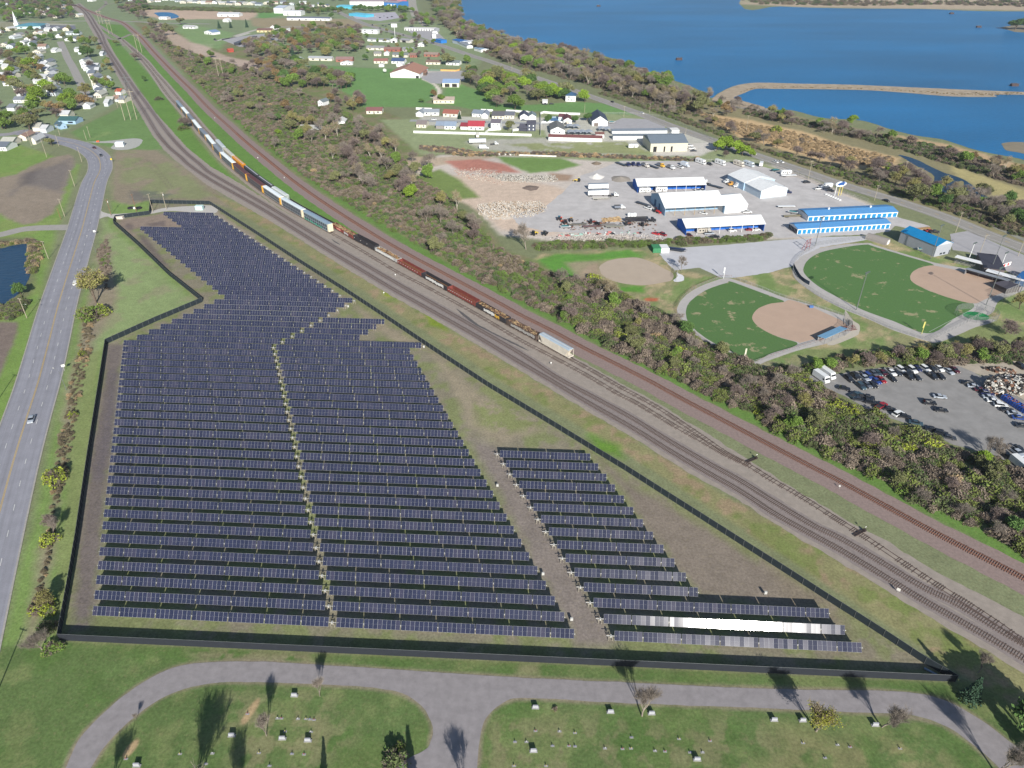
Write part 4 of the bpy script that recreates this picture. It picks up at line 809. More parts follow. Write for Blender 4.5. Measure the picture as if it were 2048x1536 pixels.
# --- buildings
winm = mat('window_glass', (46, 56, 70), .15, .1, 1, spec=.6); doorm = mat('dark_doorway', (44, 44, 48), .9, .1, 1)
def bm(rgb, nm='wall', **kw): return mat('%s_%d_%d_%d' % (nm, *rgb), rgb, kw.pop('rough', .8), kw.pop('var', .05), kw.pop('scale', .5), **kw)
def roofm(rgb): return mat('roof_%d_%d_%d' % rgb, rgb, .7, .09, .35, stretch=(1, 3, 1.01))
def building(name, label, cat, A, B, dep, h, rh, wc, rc, ridge='x', eave=.4, feats=(), group=None, gablec=None, open_front=None, world=None):
 """A, B pixels of the front base line (left, right); ridge along x (parallel to the front) or y"""
 a, b = (at(*A), at(*B)) if world is None else world; L_ = (b - a).length; rz = math.atan2(b.y - a.y, b.x - a.x)
 t = thing(name, label, cat, (a.x, a.y, 0), rz, group); wm = bm(wc); gm = bm(gablec) if gablec else wm
 m = MB()
 if open_front is None:
  m.box(0, L_, 0, dep, 0, h, wm)
 else:
  o = open_front; m.box(0, L_, o, o + .15, 0, h, bm(gablec or wc)); m.box(0, .2, 0, dep, 0, h, gm); m.box(L_ - .2, L_, 0, dep, 0, h, gm); m.box(.2, L_ - .2, dep - .2, dep, 0, h, gm)
 if ridge == 'x':
  for x0, x1 in ((0, .12), (L_ - .12, L_)): m.solid([(x0, 0, h), (x0, dep, h), (x0, dep / 2, h + rh), (x1, 0, h), (x1, dep, h), (x1, dep / 2, h + rh)], [(0, 1, 2), (5, 4, 3), (0, 2, 5, 3), (1, 4, 5, 2), (0, 3, 4, 1)], gm)
 elif ridge == 'y':
  for y0, y1 in ((0, .12), (dep - .12, dep)): m.solid([(0, y0, h), (L_, y0, h), (L_ / 2, y0, h + rh), (0, y1, h), (L_, y1, h), (L_ / 2, y1, h + rh)], [(0, 2, 1), (3, 4, 5), (0, 3, 5, 2), (1, 2, 5, 4), (0, 1, 4, 3)], gm)
 m.build('wall', t)
 rm = roofm(rc); m = MB(); e = eave; th = .14
 if ridge == 'x':
  s_ = rh / (dep / 2)
  m.prof([(-e, h - s_ * e), (dep / 2, h + rh), (dep + e, h - s_ * e), (dep + e, h - s_ * e + th), (dep / 2, h + rh + th), (-e, h - s_ * e + th)], -e, L_ + e, rm, axis='x')
 elif ridge == 'y':
  s_ = rh / (L_ / 2)
  m.prof([(-e, h - s_ * e), (L_ / 2, h + rh), (L_ + e, h - s_ * e), (L_ + e, h - s_ * e + th), (L_ / 2, h + rh + th), (-e, h - s_ * e + th)], -e, dep + e, rm)
 elif ridge == 'hip':
  k = min(dep, L_) / 2; x0, x1, y0, y1 = -e, L_ + e, -e, dep + e
  if L_ >= dep: r0, r1 = (k, dep / 2), (L_ - k, dep / 2)
  else: r0, r1 = (L_ / 2, k), (L_ / 2, dep - k)
  P = [(x0, y0, h), (x1, y0, h), (x1, y1, h), (x0, y1, h), (*r0, h + rh), (*r1, h + rh)]
  m.solid(P, [(0, 1, 5, 4), (1, 2, 5), (2, 3, 4, 5), (3, 0, 4), (0, 3, 2, 1)] if L_ >= dep else [(0, 1, 4), (1, 2, 5, 4), (2, 3, 5), (3, 0, 4, 5), (0, 3, 2, 1)], rm)
 else: m.box(-e, L_ + e, -e, dep + e, h + .002, h + .25, rm)
 ro = m.build('roof', t)
 r = random.Random(int(a.x * 7 + a.y))
 for f in feats:
  k, x0, x1, z0, z1 = f[:5]; side = f[5] if len(f) > 5 else 'f'; c = f[6] if len(f) > 6 else None
  mm_ = bm(c, 'panel') if c else (winm if k == 'window' else doorm); nm = k
  if open_front is not None and side == 'f': y = open_front - .06
  else: y = -.05
  m = MB()
  if side == 'f': m.box(x0 * L_, x1 * L_, y, y + .04, z0, z1, mm_)
  elif side == 'l': m.box(-.05, -.01, x0 * dep, x1 * dep, z0, z1, mm_)
  elif side == 'r': m.box(L_ + .01, L_ + .05, x0 * dep, x1 * dep, z0, z1, mm_)
  o = m.build(nm, t)
 return t, L_
WHT = (238, 240, 240); BLU = (30, 100, 190); BL2 = (58, 132, 200)
# the RV and storage yard
t, L_ = building('open_storage_shed', 'long white roofed open shed with blue back wall, behind the other blue sheds', 'shed', (1275, 386), (1409.5, 382.5), 15, 4.6, 2.6, (36, 84, 176), WHT, 'x', .5, gablec=(30, 100, 190), open_front=6)
t2, L2_ = building('open_storage_shed', 'long white roofed open shed with blue back wall, nearest the hedge', 'shed', (1371, 471), (1527, 462.5), 15, 4.6, 2.6, (36, 84, 176), WHT, 'x', .5, gablec=(30, 100, 190), open_front=6)
for tt, ll in ((t, L_), (t2, L2_)):
 for i in range(8): part('post', bm(WHT), tt, (i * ll / 7 - .1 if i else .02, i * ll / 7 + .1 if i < 7 else ll - .02, .05, .25, 0, 4.5))
wb = (150, 184, 210)
t, L_ = building('workshop_hall', 'big white roofed workshop with a lean-to front between the two blue open sheds', 'workshop', (1329, 432.5), (1447.5, 426.5), 28, 5.2, 4.6, wb, WHT, 'x', .5, gablec=wb, open_front=8)
for i in range(7): part('post', bm((190, 160, 110)), t, (i * L_ / 6 - .1 if i else .02, i * L_ / 6 + .1 if i < 6 else L_ - .02, .05, .25, 0, 5))
for y0, y1 in ((.34, .44), (.62, .74)): part('sliding_door', bm((40, 90, 130)), t, (-.06, -.01, y0 * 28, y1 * 28, 0, 4.2))
t, L_ = building('workshop_wing', 'white lower wing joined to the right end of the big workshop', 'workshop', (1448.5, 427), (1493, 423), 21, 4.6, 3.2, WHT, WHT, 'x', .3)
# diagonal white hall of two parts
a = at(1456, 364); b = at(1520, 397.5); c = at(1571, 395.5)
d = (a - b).normalized(); ax = Vector((c.x - b.x, c.y - b.y, 0)); wd = ax.length
def rectb(p0, direction, width, length): # front-left base point and axis
 q = p0 + direction * width; return (p0, q)
fx = Vector((-d.y, d.x, 0)); fx = fx if fx.dot(ax) > 0 else -fx
Lh = (a - b).length
building('white_hall', 'white metal hall set diagonally, its near part with the gable facing the sheds', 'hall', None, None, Lh * .48, 5.0, 2.6, (206, 222, 234), WHT, 'y', .3, world=(b, b + fx * 20), gablec=(240, 242, 244))
building('white_hall', 'farther and wider part of the diagonal white metal hall', 'hall', None, None, Lh * .52, 5.2, 3.2, (176, 204, 228), WHT, 'y', .3, world=(b + d * Lh * .485 - fx * .8, b + d * Lh * .485 + fx * 23))
RB = (88, 150, 206)
def units(n): return [('garage_door', (i + .14) / n, (i + .86) / n, .1, 2.5, 'f', (30, 132, 186)) for i in range(n)]
building('self_storage', 'blue roofed row of storage units with blue doors, the farther of the pair', 'storage row', (1614.7, 442.5), (1793.5, 433.7), 13, 3.1, 1.2, (232, 236, 240), RB, 'x', .2, units(17), gablec=(150, 158, 160))
for i_, f_ in enumerate((.25, .72)):
 p = at(1614.7, 442.5).lerp(at(1793.5, 433.7), f_); t = thing('roof_vent', 'round white vent on the farther blue storage roof, %s one' % ('left', 'right')[i_], 'vent', (p.x + .6, p.y + 6.5, 4.2)); m = MB(); m.cyl((0, 0, 0), (0, 0, .9), .45, n=10, m=bm(WHT)); m.build('neck', t); m = MB(); m.cyl((0, 0, .9), (0, 0, 1.3), .8, .3, n=10, m=bm(WHT)); m.build('cap', t)
building('self_storage', 'blue roofed row of storage units with blue doors, nearer the stone lot', 'storage row', (1593.5, 468.5), (1778.5, 457), 10, 3.1, 1.0, (232, 236, 240), RB, 'x', .2, units(20) + [('garage_door', (i + .1) / 6, (i + .9) / 6, .1, 2.5, 'l', (40, 48, 60)) for i in range(6)])
a, b, c = at(1796, 484), at(1867, 514), at(1900, 508); dd = (a - b); wdt = (c - b); n_ = Vector((-dd.y, dd.x, 0)).normalized(); n_ = n_ if n_.dot(wdt) > 0 else -n_
building('gym_hall', 'grey metal hall with bright blue roof beside the far ball field', 'hall', None, None, dd.length, 6.2, 2.2, (164, 168, 176), (14, 132, 190), 'y', .3, [('window', .35, .5, .6, 1.6), ('window', .56, .7, .6, 1.6), ('door', .93, .98, 0, 2.2)], world=(b, b + n_ * wdt.length), gablec=(196, 200, 204))
# quonset shed
a, b = at(1752, 486), at(1769, 489); 
t = thing('quonset_shed', 'small round roofed grey shed behind the far outfield', 'shed', at(1771, 491), math.atan2((at(1779, 487) - at(1771, 491)).y, (at(1779, 487) - at(1771, 491)).x))
m = MB(); P = [(-.0, 0)] + [(2.6 - 2.6 * math.cos(i * math.pi / 8), 3.2 * math.sin(i * math.pi / 8)) for i in range(9)]; m.prof(P[1:], 0, 12, bm((150, 144, 140))); m.build('shell', t); part('door', bm(WHT), t, (1.5, 3.6, -.06, -.01, 0, 2.3))
# grey warehouse
building('warehouse', 'grey roofed cream warehouse beside the row of green trees', 'warehouse', (1300, 304), (1374, 302.5), 26, 6.5, 3.0, (206, 202, 184), (118, 130, 142), 'x', .3, [('doorway', .08, .17, 0, 4), ('doorway', .36, .4, 0, 4), ('doorway', .55, .6, 0, 4)], gablec=(126, 142, 152))
building('long_store', 'long white store with grey roof, the farther of two in parallel', 'storage row', (1224, 269.5), (1334, 268), 7, 3.0, 1.0, WHT, (120, 130, 142), 'x', .3)
building('long_store', 'long white store with grey roof, the nearer of two in parallel', 'storage row', (1226, 280), (1367, 279.5), 7, 3.2, 1.0, WHT, (116, 126, 136), 'x', .3)
building('long_store', 'long white store with narrow maroon roof above the rough grass', 'storage row', (1097, 281), (1204, 284), 6, 3.0, 1.4, WHT, (118, 76, 76), 'x', .3)
building('small_shed', 'small maroon roofed shed behind the end of the long maroon store', 'shed', (1191, 276), (1208, 276), 6, 3.0, 1.2, WHT, (126, 92, 86), 'x', .3)
building('small_shed', 'white cabin at the road end of the two long grey roofed stores', 'shed', (1343, 269), (1358, 268), 10, 3.2, .8, WHT, (214, 214, 212), 'x', .2)
building('house', 'white gabled house with grey roof beside the bright square lawn', 'house', (1101, 268.5), (1129, 268.5), 22, 3.6, 2.6, WHT, (120, 120, 118), 'y', .5, [('window', .2, .3, 1, 2.2), ('window', .6, .7, 1, 2.2)])
building('house', 'white gabled building with dark slate roof by the grey car park', 'house', (1184, 252), (1215, 252), 26, 4.2, 4.2, WHT, (70, 80, 98), 'y', .5, [('garage_door', .12, .4, 0, 2.6, 'f', (120, 110, 104))])
building('house', 'maroon roofed house with white gabled garage beside the swimming pool', 'house', (1127, 247.5), (1143.5, 247.5), 16, 3.2, 2.0, WHT, (110, 66, 70), 'y', .4, [('garage_door', .25, .7, 0, 2.3, 'f', (200, 190, 180))])
building('house', 'low maroon wing behind the swimming pool', 'house', (1117, 240), (1127, 240.5), 9, 3, 1.6, WHT, (112, 72, 78), 'x', .4)
building('house', 'blue roofed two-storey house among trees by the lake road', 'house', (1131, 203), (1151, 203.5), 12, 5.5, 2.6, WHT, (62, 96, 130), 'hip', .5, [('window', .2, .32, 1, 2.2), ('window', .5, .62, 1, 2.2), ('window', .25, .4, 3.6, 4.8)])
building('small_shed', 'small white shed at the edge of the far green field', 'shed', (1085, 208), (1095, 208), 6, 2.8, 1.0, WHT, (206, 208, 208), 'x', .3)
# church and neighbours
building('church_hall', 'white church hall with broad brown roof on the far playing field', 'church hall', (781, 155), (839, 156.5), 42, 5.0, 5.2, WHT, (176, 132, 112), 'y', 1.0, [('doorway', .88, .98, 0, 2.6)])
part('porch_roof', roofm((176, 132, 112)), building('church_porch', 'brown roofed drive-through porch on the right side of the church hall', 'porch', (840, 151), (853, 151), 14, 3.4, .4, (96, 80, 70), (176, 132, 112), 'flat', .4)[0], (0, 1, -.6, -.4, 3, 3.2))
building('garage', 'white two-bay garage with pale blue roof at the edge of the church car park', 'garage', (885, 174.5), (918, 174.8), 20, 4.4, 2.4, (236, 234, 216), (150, 176, 212), 'x', .4, [('garage_door', .14, .43, .2, 3.6, 'f', (52, 50, 48)), ('garage_door', .58, .88, .2, 3.6, 'f', (52, 50, 48))])
building('house', 'long white ranch house with beige roof south of the curved drive', 'house', (867, 207), (908, 207), 14, 3.2, 1.9, (232, 226, 206), (184, 168, 154), 'x', .5, [('window', .12, .2, 1, 2), ('window', .3, .38, 1, 2), ('window', .55, .62, 1, 2), ('window', .8, .88, 1, 2)])
CR = (226, 220, 204)
def wn(*xs, z=1.0, h=1.2): return [('window', x - .05, x + .05, z, z + h) for x in xs]
HS = [
 ((832, 233), (846, 233.5), 14, 3, 1.8, WHT, (150, 158, 166), 'y', 'white gable fronted house with grey roof, left end of the far side of the street'),
 ((847, 231), (878, 231), 9, 3, 1.8, WHT, (152, 160, 168), 'x', 'long white house with grey roof, second on the far side of the street'),
 ((886, 233), (915, 234.5), 12, 3, 2.2, CR, (164, 104, 90), 'x', 'brick house with brown roof on the far side of the street'),
 ((944, 233), (964, 234.5), 12, 3, 2, WHT, (134, 146, 160), 'x', 'grey blue roofed house behind the spruce, left of its garage'),
 ((963, 236.5), (976, 236.8), 13, 3, 2, WHT, (150, 158, 170), 'y', 'garage with grey gable roof left of the dark roofed house'),
 ((984, 238), (1008, 238.5), 13, 3, 2.4, CR, (102, 100, 104), 'x', 'dark brown roofed house behind the white two-storey house'),
 ((1009, 237), (1028, 237.5), 11, 3, 2.2, CR, (108, 112, 122), 'x', 'dark grey roofed house left of the blue black gabled house'),
 ((1040, 240), (1056, 240), 14, 3.4, 2.2, WHT, (82, 86, 106), 'y', 'white house with blue black gable roof near the end of the street'),
 ((1057, 239.5), (1072, 239.5), 12, 3, 2, WHT, (128, 142, 146), 'y', 'white porch fronted house, last on the far side of the street'),
 ((833, 255.5), (852, 256), 12, 3, 2, CR, (142, 132, 130), 'x', 'brown grey roofed house, left end of the near side of the street'),
 ((872, 257.5), (888, 258), 11, 3, 2, (150, 146, 146), (146, 160, 178), 'x', 'pale blue roofed house with grey wall, near side of the street'),
 ((889, 258.5), (911, 259), 12, 3, 2.2, WHT, (150, 166, 186), 'x', 'white wing of the pale blue roofed house'),
 ((921, 259), (935, 259.5), 11, 2.8, 1.8, WHT, (150, 62, 72), 'x', 'lower left part of the red roofed house'),
 ((936, 260), (968, 260.5), 12, 3.4, 3, WHT, (178, 70, 80), 'x', 'long white house with bright red roof'),
 ((982, 260), (1000, 260.5), 13, 6, 1.8, WHT, (118, 112, 122), 'x', 'white two-storey house with grey roof, right of the red roof'),
 ((1038, 262), (1053, 263), 11, 3, 2, (76, 78, 92), (92, 92, 104), 'x', 'low dark garage wing beside the dark two-storey house'),
 ((1054, 262.5), (1071, 262.5), 12, 6, 1.8, (80, 84, 100), (88, 88, 100), 'x', 'dark grey two-storey house with white windows'),
 ((637, 216), (647, 217), 10, 6, 1.8, WHT, (120, 130, 134), 'y', 'white two-storey house alone at the edge of the woods'),
 ((672, 250), (690, 250), 10, 3, 2, WHT, (214, 214, 210), 'y', 'white gabled house behind bare trees, left of the street'),
 ((733, 228), (764, 228), 11, 3, 2, CR, (138, 96, 94), 'x', 'long house with faded red roof behind bare trees'),
 ((600, 262), (640, 263), 9, 2.6, 1.6, WHT, (176, 176, 172), 'x', 'low white sheds half hidden by bare trees left of the street'),
 ((592, 124), (604, 124), 9, 3, 2, WHT, (196, 200, 200), 'y', 'small white house beside the blue spruce'),
 ((672, 124), (705, 124), 12, 3.2, 2.2, (160, 110, 96), (156, 126, 122), 'x', 'brick house with brown roof at the top edge of the playing field'),
 ((681, 130), (705, 130), 7, 2.6, 1.6, WHT, (230, 230, 228), 'y', 'white twin gabled sheds in front of the brick house'),
 ((617, 121), (664, 122), 9, 3, 1.8, CR, (176, 180, 184), 'x', 'pale house hidden under big bare trees at the field edge'),
 ((748, 127), (775, 127), 13, 3, 2, CR, (160, 112, 104), 'x', 'brown roofed house above the left end of the church hall'),
 ((758, 134), (768, 134), 6, 2.6, 1.4, WHT, (214, 210, 206), 'y', 'small white shed left of the church hall'),
 ((783, 127), (808, 127.5), 14, 3, 2.6, WHT, (74, 94, 132), 'x', 'navy roofed house directly behind the church hall'),
 ((793, 133.5), (805, 134), 8, 3, 1.8, WHT, (230, 232, 232), 'y', 'white garage touching the back of the church hall'),
 ((813, 134), (827, 134.5), 9, 3, 2.2, WHT, (96, 84, 80), 'y', 'white gabled house with dark roof behind the church hall'),
 ((829, 136), (836, 136), 5, 2.6, 1.6, WHT, (232, 232, 230), 'y', 'narrow white shed behind the brown church roof'),
 ((852, 129), (880, 129.5), 11, 3, 1.8, CR, (132, 112, 100), 'x', 'long brown house with pale walls above the church car park'),
 ((892, 130), (918, 131), 12, 3, 2, WHT, (128, 138, 140), 'x', 'house with grey roof behind the orange playground fence'),
 ((733, 100), (768, 100.5), 11, 3, 2, CR, (150, 150, 152), 'x', 'grey roofed house, left of the red brick house'),
 ((768, 103), (800, 103.5), 11, 3, 2, (158, 98, 84), (150, 116, 108), 'x', 'red brick house two rows above the church hall'),
 ((805, 103), (826, 103.5), 11, 3, 2, (170, 166, 162), (150, 152, 156), 'x', 'grey house right of the red brick house'),
 ((748, 112), (762, 112), 10, 3, 2, CR, (150, 150, 146), 'x', 'beige house left of the white shed, above the brown roof'),
 ((768, 111), (778, 111), 8, 3, 1.8, WHT, (228, 228, 226), 'y', 'bright white shed in the second row above the church'),
 ((785, 114), (815, 115), 11, 3, 2, CR, (130, 136, 136), 'x', 'long grey roofed house above the navy roof'),
 ((820, 115), (834, 115), 9, 3, 2, (160, 104, 90), (146, 120, 110), 'x', 'small brick house, right in the second row above the church'),
 ((848, 113), (875, 114), 10, 3, 1.8, (164, 110, 96), (158, 140, 130), 'x', 'brick bungalow left of the big budding tree'),
 ((735, 82.5), (778, 84.5), 8, 3, 1.4, WHT, (136, 140, 146), 'x', 'long low white building with grey roof left of the open garage'),
 ((782, 85.5), (794, 85.5), 9, 4, 2, WHT, (226, 228, 228), 'y', 'white garage with a dark arched opening'),
 ((800, 84), (818, 86), 11, 3, 1.8, (200, 196, 188), (156, 156, 160), 'x', 'grey house right of the arched white garage'),
 ((834, 93), (848, 93.5), 9, 3, 2.2, WHT, (222, 222, 220), 'y', 'small white gabled house near the highway'),
 ((722, 67), (755, 68), 10, 5.5, 1.2, WHT, (236, 238, 238), 'flat', 'big plain white block beside the highway junction'),
 ((514, 64.5), (543, 65), 11, 3.2, 2.4, (224, 206, 160), (122, 94, 88), 'x', 'yellowish house with brown roof on the round drive'),
 ((541, 58.5), (552, 59), 10, 3.4, 3, WHT, (140, 120, 114), 'y', 'white gable with a dark window behind the yellowish house'),
 ((566, 65), (581, 65.5), 11, 3.4, 2.4, WHT, (210, 212, 212), 'y', 'white house with an arched entrance by the drive'),
 ((409, 68), (426, 70), 14, 3.6, 2.4, WHT, (130, 156, 190), 'y', 'white barn with blue roof on the big lawn'),
 ((366, 57), (389, 58), 10, 3, 2, WHT, (186, 186, 188), 'x', 'white farmhouse with grey roof by the evergreens'),
 ((435, 33), (478, 33.5), 18, 4, 2.6, WHT, (206, 208, 212), 'x', 'large grey white farm buildings above the evergreens'),
 ((446, 44), (456, 44.5), 10, 3.4, 2.4, WHT, (226, 228, 230), 'y', 'white barn gable below the large farm buildings'),
 ((567, 31), (602, 31.5), 22, 7, 1.2, WHT, (236, 238, 240), 'x', 'big white hall with a wing, far beyond the lawn'),
 ((567, 27), (590, 22), 20, 9, 3, WHT, (196, 206, 222), 'y', 'taller gabled part of the big white hall'),
 ((574, 40.5), (625, 41), 12, 4, 1.6, WHT, (118, 124, 140), 'x', 'long white store with grey roof, left half'),
 ((625, 41), (659, 41.8), 12, 4, 1.6, WHT, (110, 118, 138), 'x', 'long white store with grey roof, right half'),
 ((478, 91), (515, 77), 7, 3.4, .8, (60, 62, 70), (92, 96, 106), 'flat', 'long open sided truck shelter with flat dark roof'),
 ((458, 105), (468, 104), 7, 3, 1.4, (178, 80, 64), (190, 90, 74), 'x', 'small red shed at the end of the truck shelter'),
 ((318, 38.8), (334, 39), 14, 3, 1.2, WHT, (232, 234, 236), 'x', 'white hall in front of the round pond'),
]
for A, B, dep, h, rh, wc, rc, rd_, lb in HS:
 L0 = (at(*B) - at(*A)).length; fs = []
 if h < 5 and L0 > 8: fs = wn(.2, .75) + [('door', .46, .52, 0, 2.1)]
 elif h >= 5: fs = wn(.25, .7) + wn(.25, .7, z=3.8)
 if 'arched' in lb: fs = [('doorway', .25, .65, 0, 2.8)]
 if 'dark grey two' in lb: fs = [('window', .2, .32, 1, 2.2, 'f', WHT), ('window', .68, .8, 1, 2.2, 'f', WHT), ('window', .2, .32, 3.8, 5, 'f', WHT), ('window', .68, .8, 3.8, 5, 'f', WHT)]
 building('house' if 'house' in lb else 'outbuilding', lb, 'house' if 'house' in lb else 'building', A, B, dep, h, rh, wc, rc, rd_, .5, fs)
# industrial plant and shops at the top
t, L_ = building('factory', 'long factory with pale red roof and white front, top of the picture', 'factory', (700, 12.5), (768, 12.5), 60, 9, 3, WHT, (176, 160, 168), 'x', .5)
building('factory_wing', 'blue fronted right wing of the long factory', 'factory', (768.5, 14), (796, 15.5), 40, 9, 2, (60, 130, 200), (172, 156, 166), 'x', .5, [('panel', .26, .36, 1, 6, 'f', WHT), ('panel', .46, .58, 1, 6, 'f', WHT), ('panel', .7, .84, 1, 6, 'f', WHT)])
building('factory_wing', 'red storage stack right of the factory', 'factory', (795, 9), (814, 8), 40, 8, 1, (200, 90, 110), (206, 190, 196), 'flat', .3)
building('blue_store', 'turquoise roofed store left of the factory', 'store', (673, 17.5), (702, 18.5), 30, 5, 1, (90, 190, 214), (120, 206, 230), 'x', .5)
building('blue_store', 'sky blue display of pools in front of the factory', 'store', (698, 31.5), (732, 35), 20, 4, 1, (90, 190, 224), (110, 206, 236), 'flat', .3)
t, L_ = building('motel', 'L-shaped white motel with a row of doors, far wing', 'motel', (809, 61), (872, 62), 10, 3.4, 1.2, WHT, (200, 200, 200), 'x', .5, [('door', (i + .3) / 12, (i + .7) / 12, 0, 2.4) for i in range(12)])
building('motel', 'L-shaped white motel, wing running toward the road', 'motel', (865, 68), (875, 68), 40, 3.4, 1.2, WHT, (196, 196, 196), 'y', .5)
building('shop', 'white office block at the corner of the motel', 'shop', (865, 76.5), (872, 76.5), 12, 6, .6, WHT, (232, 232, 230), 'flat', .3)
building('shop', 'small shop with bright blue front by the motel', 'shop', (869, 84), (882, 87), 10, 4, .6, (40, 120, 200), (60, 130, 200), 'flat', .3)
building('shop', 'blue roofed petrol station canopy on the lake road', 'shop', (905, 86), (920, 90), 14, 4.5, .8, (190, 200, 210), (50, 110, 180), 'x', .5)
building('shop', 'white flat roofed shop beside the petrol station', 'shop', (921, 86), (936, 91), 16, 4, .6, WHT, (238, 240, 240), 'flat', .3)
building('shop', 'grey roofed long kiosk in front of the white flat roofed shop', 'shop', (916, 89), (934, 97), 9, 3.4, 1, WHT, (150, 156, 164), 'x', .4)
building('house', 'pale blue roofed building near the lake road bend', 'house', (948, 101), (962, 105), 12, 3.4, 1.2, WHT, (150, 176, 200), 'x', .4)
# the steepled church in the left town
t, L_ = building('church', 'church with teal roof and tall white steeple, top left', 'church', (30, 58), (82, 57), 34, 4, 3.2, (200, 226, 230), (92, 152, 170), 'hip', 1.5, [('window', .2, .3, 1, 2.4), ('window', .5, .6, 1, 2.4)])
m = MB(); m.box(-4, 3, 10, 17, 0, 8, bm(WHT)); m.taper(-3, 2, 11, 16, 8, 26, 2.45, 2.45, 2.45, bm(WHT)); m.build('steeple', t)
building('church_wing', 'small white entrance wing right of the steepled church', 'church', (83, 54), (93, 54), 12, 4, 1, WHT, (230, 232, 232), 'flat', .3)
# ---- the left town
TOWN = [(0, 66, 12, 'x', 0), (15, 62, 9, 'y', 1), (24, 78, 11, 'y', 1), (32, 74, 10, 'y', 0), (44, 89, 11, 'y', 1), (8, 93, 14, 'y', 0), (20, 97, 14, 'y', 2), (55, 82, 12, 'y', 3), (66, 82, 12, 'y', 1), (72, 69, 11, 'y', 3), (80, 70, 9, 'x', 1), (94, 63, 11, 'x', 1), (110, 62, 9, 'y', 1), (118, 76, 12, 'y', 4), (132, 62, 12, 'y', 3), (145, 70, 26, 'x', 5), (141, 82, 22, 'y', 2), (84, 98, 16, 'x', 3), (62, 92, 12, 'y', 2), (74, 108, 16, 'y', 6), (107, 105, 9, 'x', 1), (62, 118, 12, 'y', 1), (74, 118, 10, 'y', 1),
 (69, 126, 24, 'x', 1), (93, 129, 15, 'y', 2), (86, 133, 12, 'x', 1), (96, 138, 16, 'y', 6), (88, 143, 15, 'x', 1), (97, 150, 14, 'y', 2), (97, 156, 14, 'y', 1), (80, 160, 24, 'x', 1), (98, 163, 14, 'y', 2), (78, 167, 22, 'x', 1), (104, 170, 12, 'x', 6), (88, 174, 24, 'x', 1), (102, 184, 18, 'y', 2), (104, 192, 16, 'x', 2), (20, 172, 26, 'x', 2), (34, 180, 14, 'x', 1), (45, 187, 14, 'y', 3), (52, 196, 12, 'x', 1), (40, 196, 10, 'y', 2), (56, 206, 22, 'x', 4), (36, 206, 16, 'x', 2), (22, 222, 14, 'x', 2),
 (166, 126, 13, 'y', 2), (168, 131, 13, 'y', 6), (170, 137, 13, 'y', 2), (174, 142, 13, 'y', 4), (180, 147, 13, 'y', 2), (183, 153, 13, 'x', 4), (186, 160, 13, 'y', 2), (190, 167, 14, 'y', 4), (191, 173, 13, 'y', 1), (194, 180, 14, 'y', 2), (196, 186, 12, 'x', 4), (196, 196, 15, 'y', 6), (162, 109, 10, 'y', 1), (154, 104, 9, 'x', 1), (190, 137, 10, 'x', 1), (194, 147, 8, 'x', 1), (203, 112, 6, 'x', 1), (203, 166, 7, 'y', 1),
 (10, 139, 12, 'x', 1), (4, 157, 14, 'x', 1), (18, 146, 12, 'y', 2), (24, 156, 10, 'x', 2), (5, 128, 12, 'y', 6), (46, 241, 10, 'y', 1), (74, 263, 14, 'x', 6), (88, 266, 12, 'x', 1), (16, 290, 24, 'x', 6), (46, 282, 16, 'y', 3), (5, 302, 18, 'x', 4), (69, 289, 8, 'y', 1), (219, 207, 14, 'x', 6), (231, 204, 10, 'x', 3), (243, 206, 12, 'x', 2), (237, 190, 10, 'x', 7), (213, 213, 8, 'x', 1), (174, 218, 14, 'y', 1), (178, 206, 12, 'x', 2), (130, 237, 16, 'x', 1), (120, 232, 12, 'x', 3)]
RC = [(150, 150, 152), (206, 208, 210), (134, 140, 148), (160, 132, 118), (112, 120, 132), (150, 160, 160), (186, 186, 176), (176, 88, 66)]
order = sorted(range(len(TOWN)), key=lambda i: TOWN[i][0])
names = ['grey roofed', 'white roofed', 'slate grey roofed', 'brown roofed', 'dark roofed', 'pale green roofed', 'beige roofed', 'red roofed']
cnt = {}
def town(lst, where, tag_):
 cnt.clear(); tot = {}
 for i in sorted(range(len(lst)), key=lambda i: (lst[i][0], lst[i][1])):
  x, y, wpx, rd_, c = lst[i]; cnt[c] = cnt.get(c, 0) + 1; r = random.Random(x * 31 + y)
  A = (x - wpx / 2, y); B = (x + wpx / 2, y + r.uniform(-.3, .3)); L0 = (at(*B) - at(*A)).length
  if L0 > 26: B = (A[0] + wpx * 26 / L0, B[1]); L0 = 26
  lb = '%s house %s, %s such from the left' % (names[c], where, ordn(cnt[c]))
  building('house', lb, 'house', A, B, r.uniform(10, 14) if rd_ == 'x' else r.uniform(12, 17), r.uniform(2.9, 3.6), r.uniform(1.8, 2.6), r.choice([WHT, CR, WHT, (206, 214, 220), (220, 214, 200)]), RC[c], rd_, .5, wn(.25, .72) + [('door', .45, .53, 0, 2.1)] if L0 > 7 else [], group='houses ' + tag_)
town(TOWN, 'in the town by the tracks', 'in the town by the tracks')
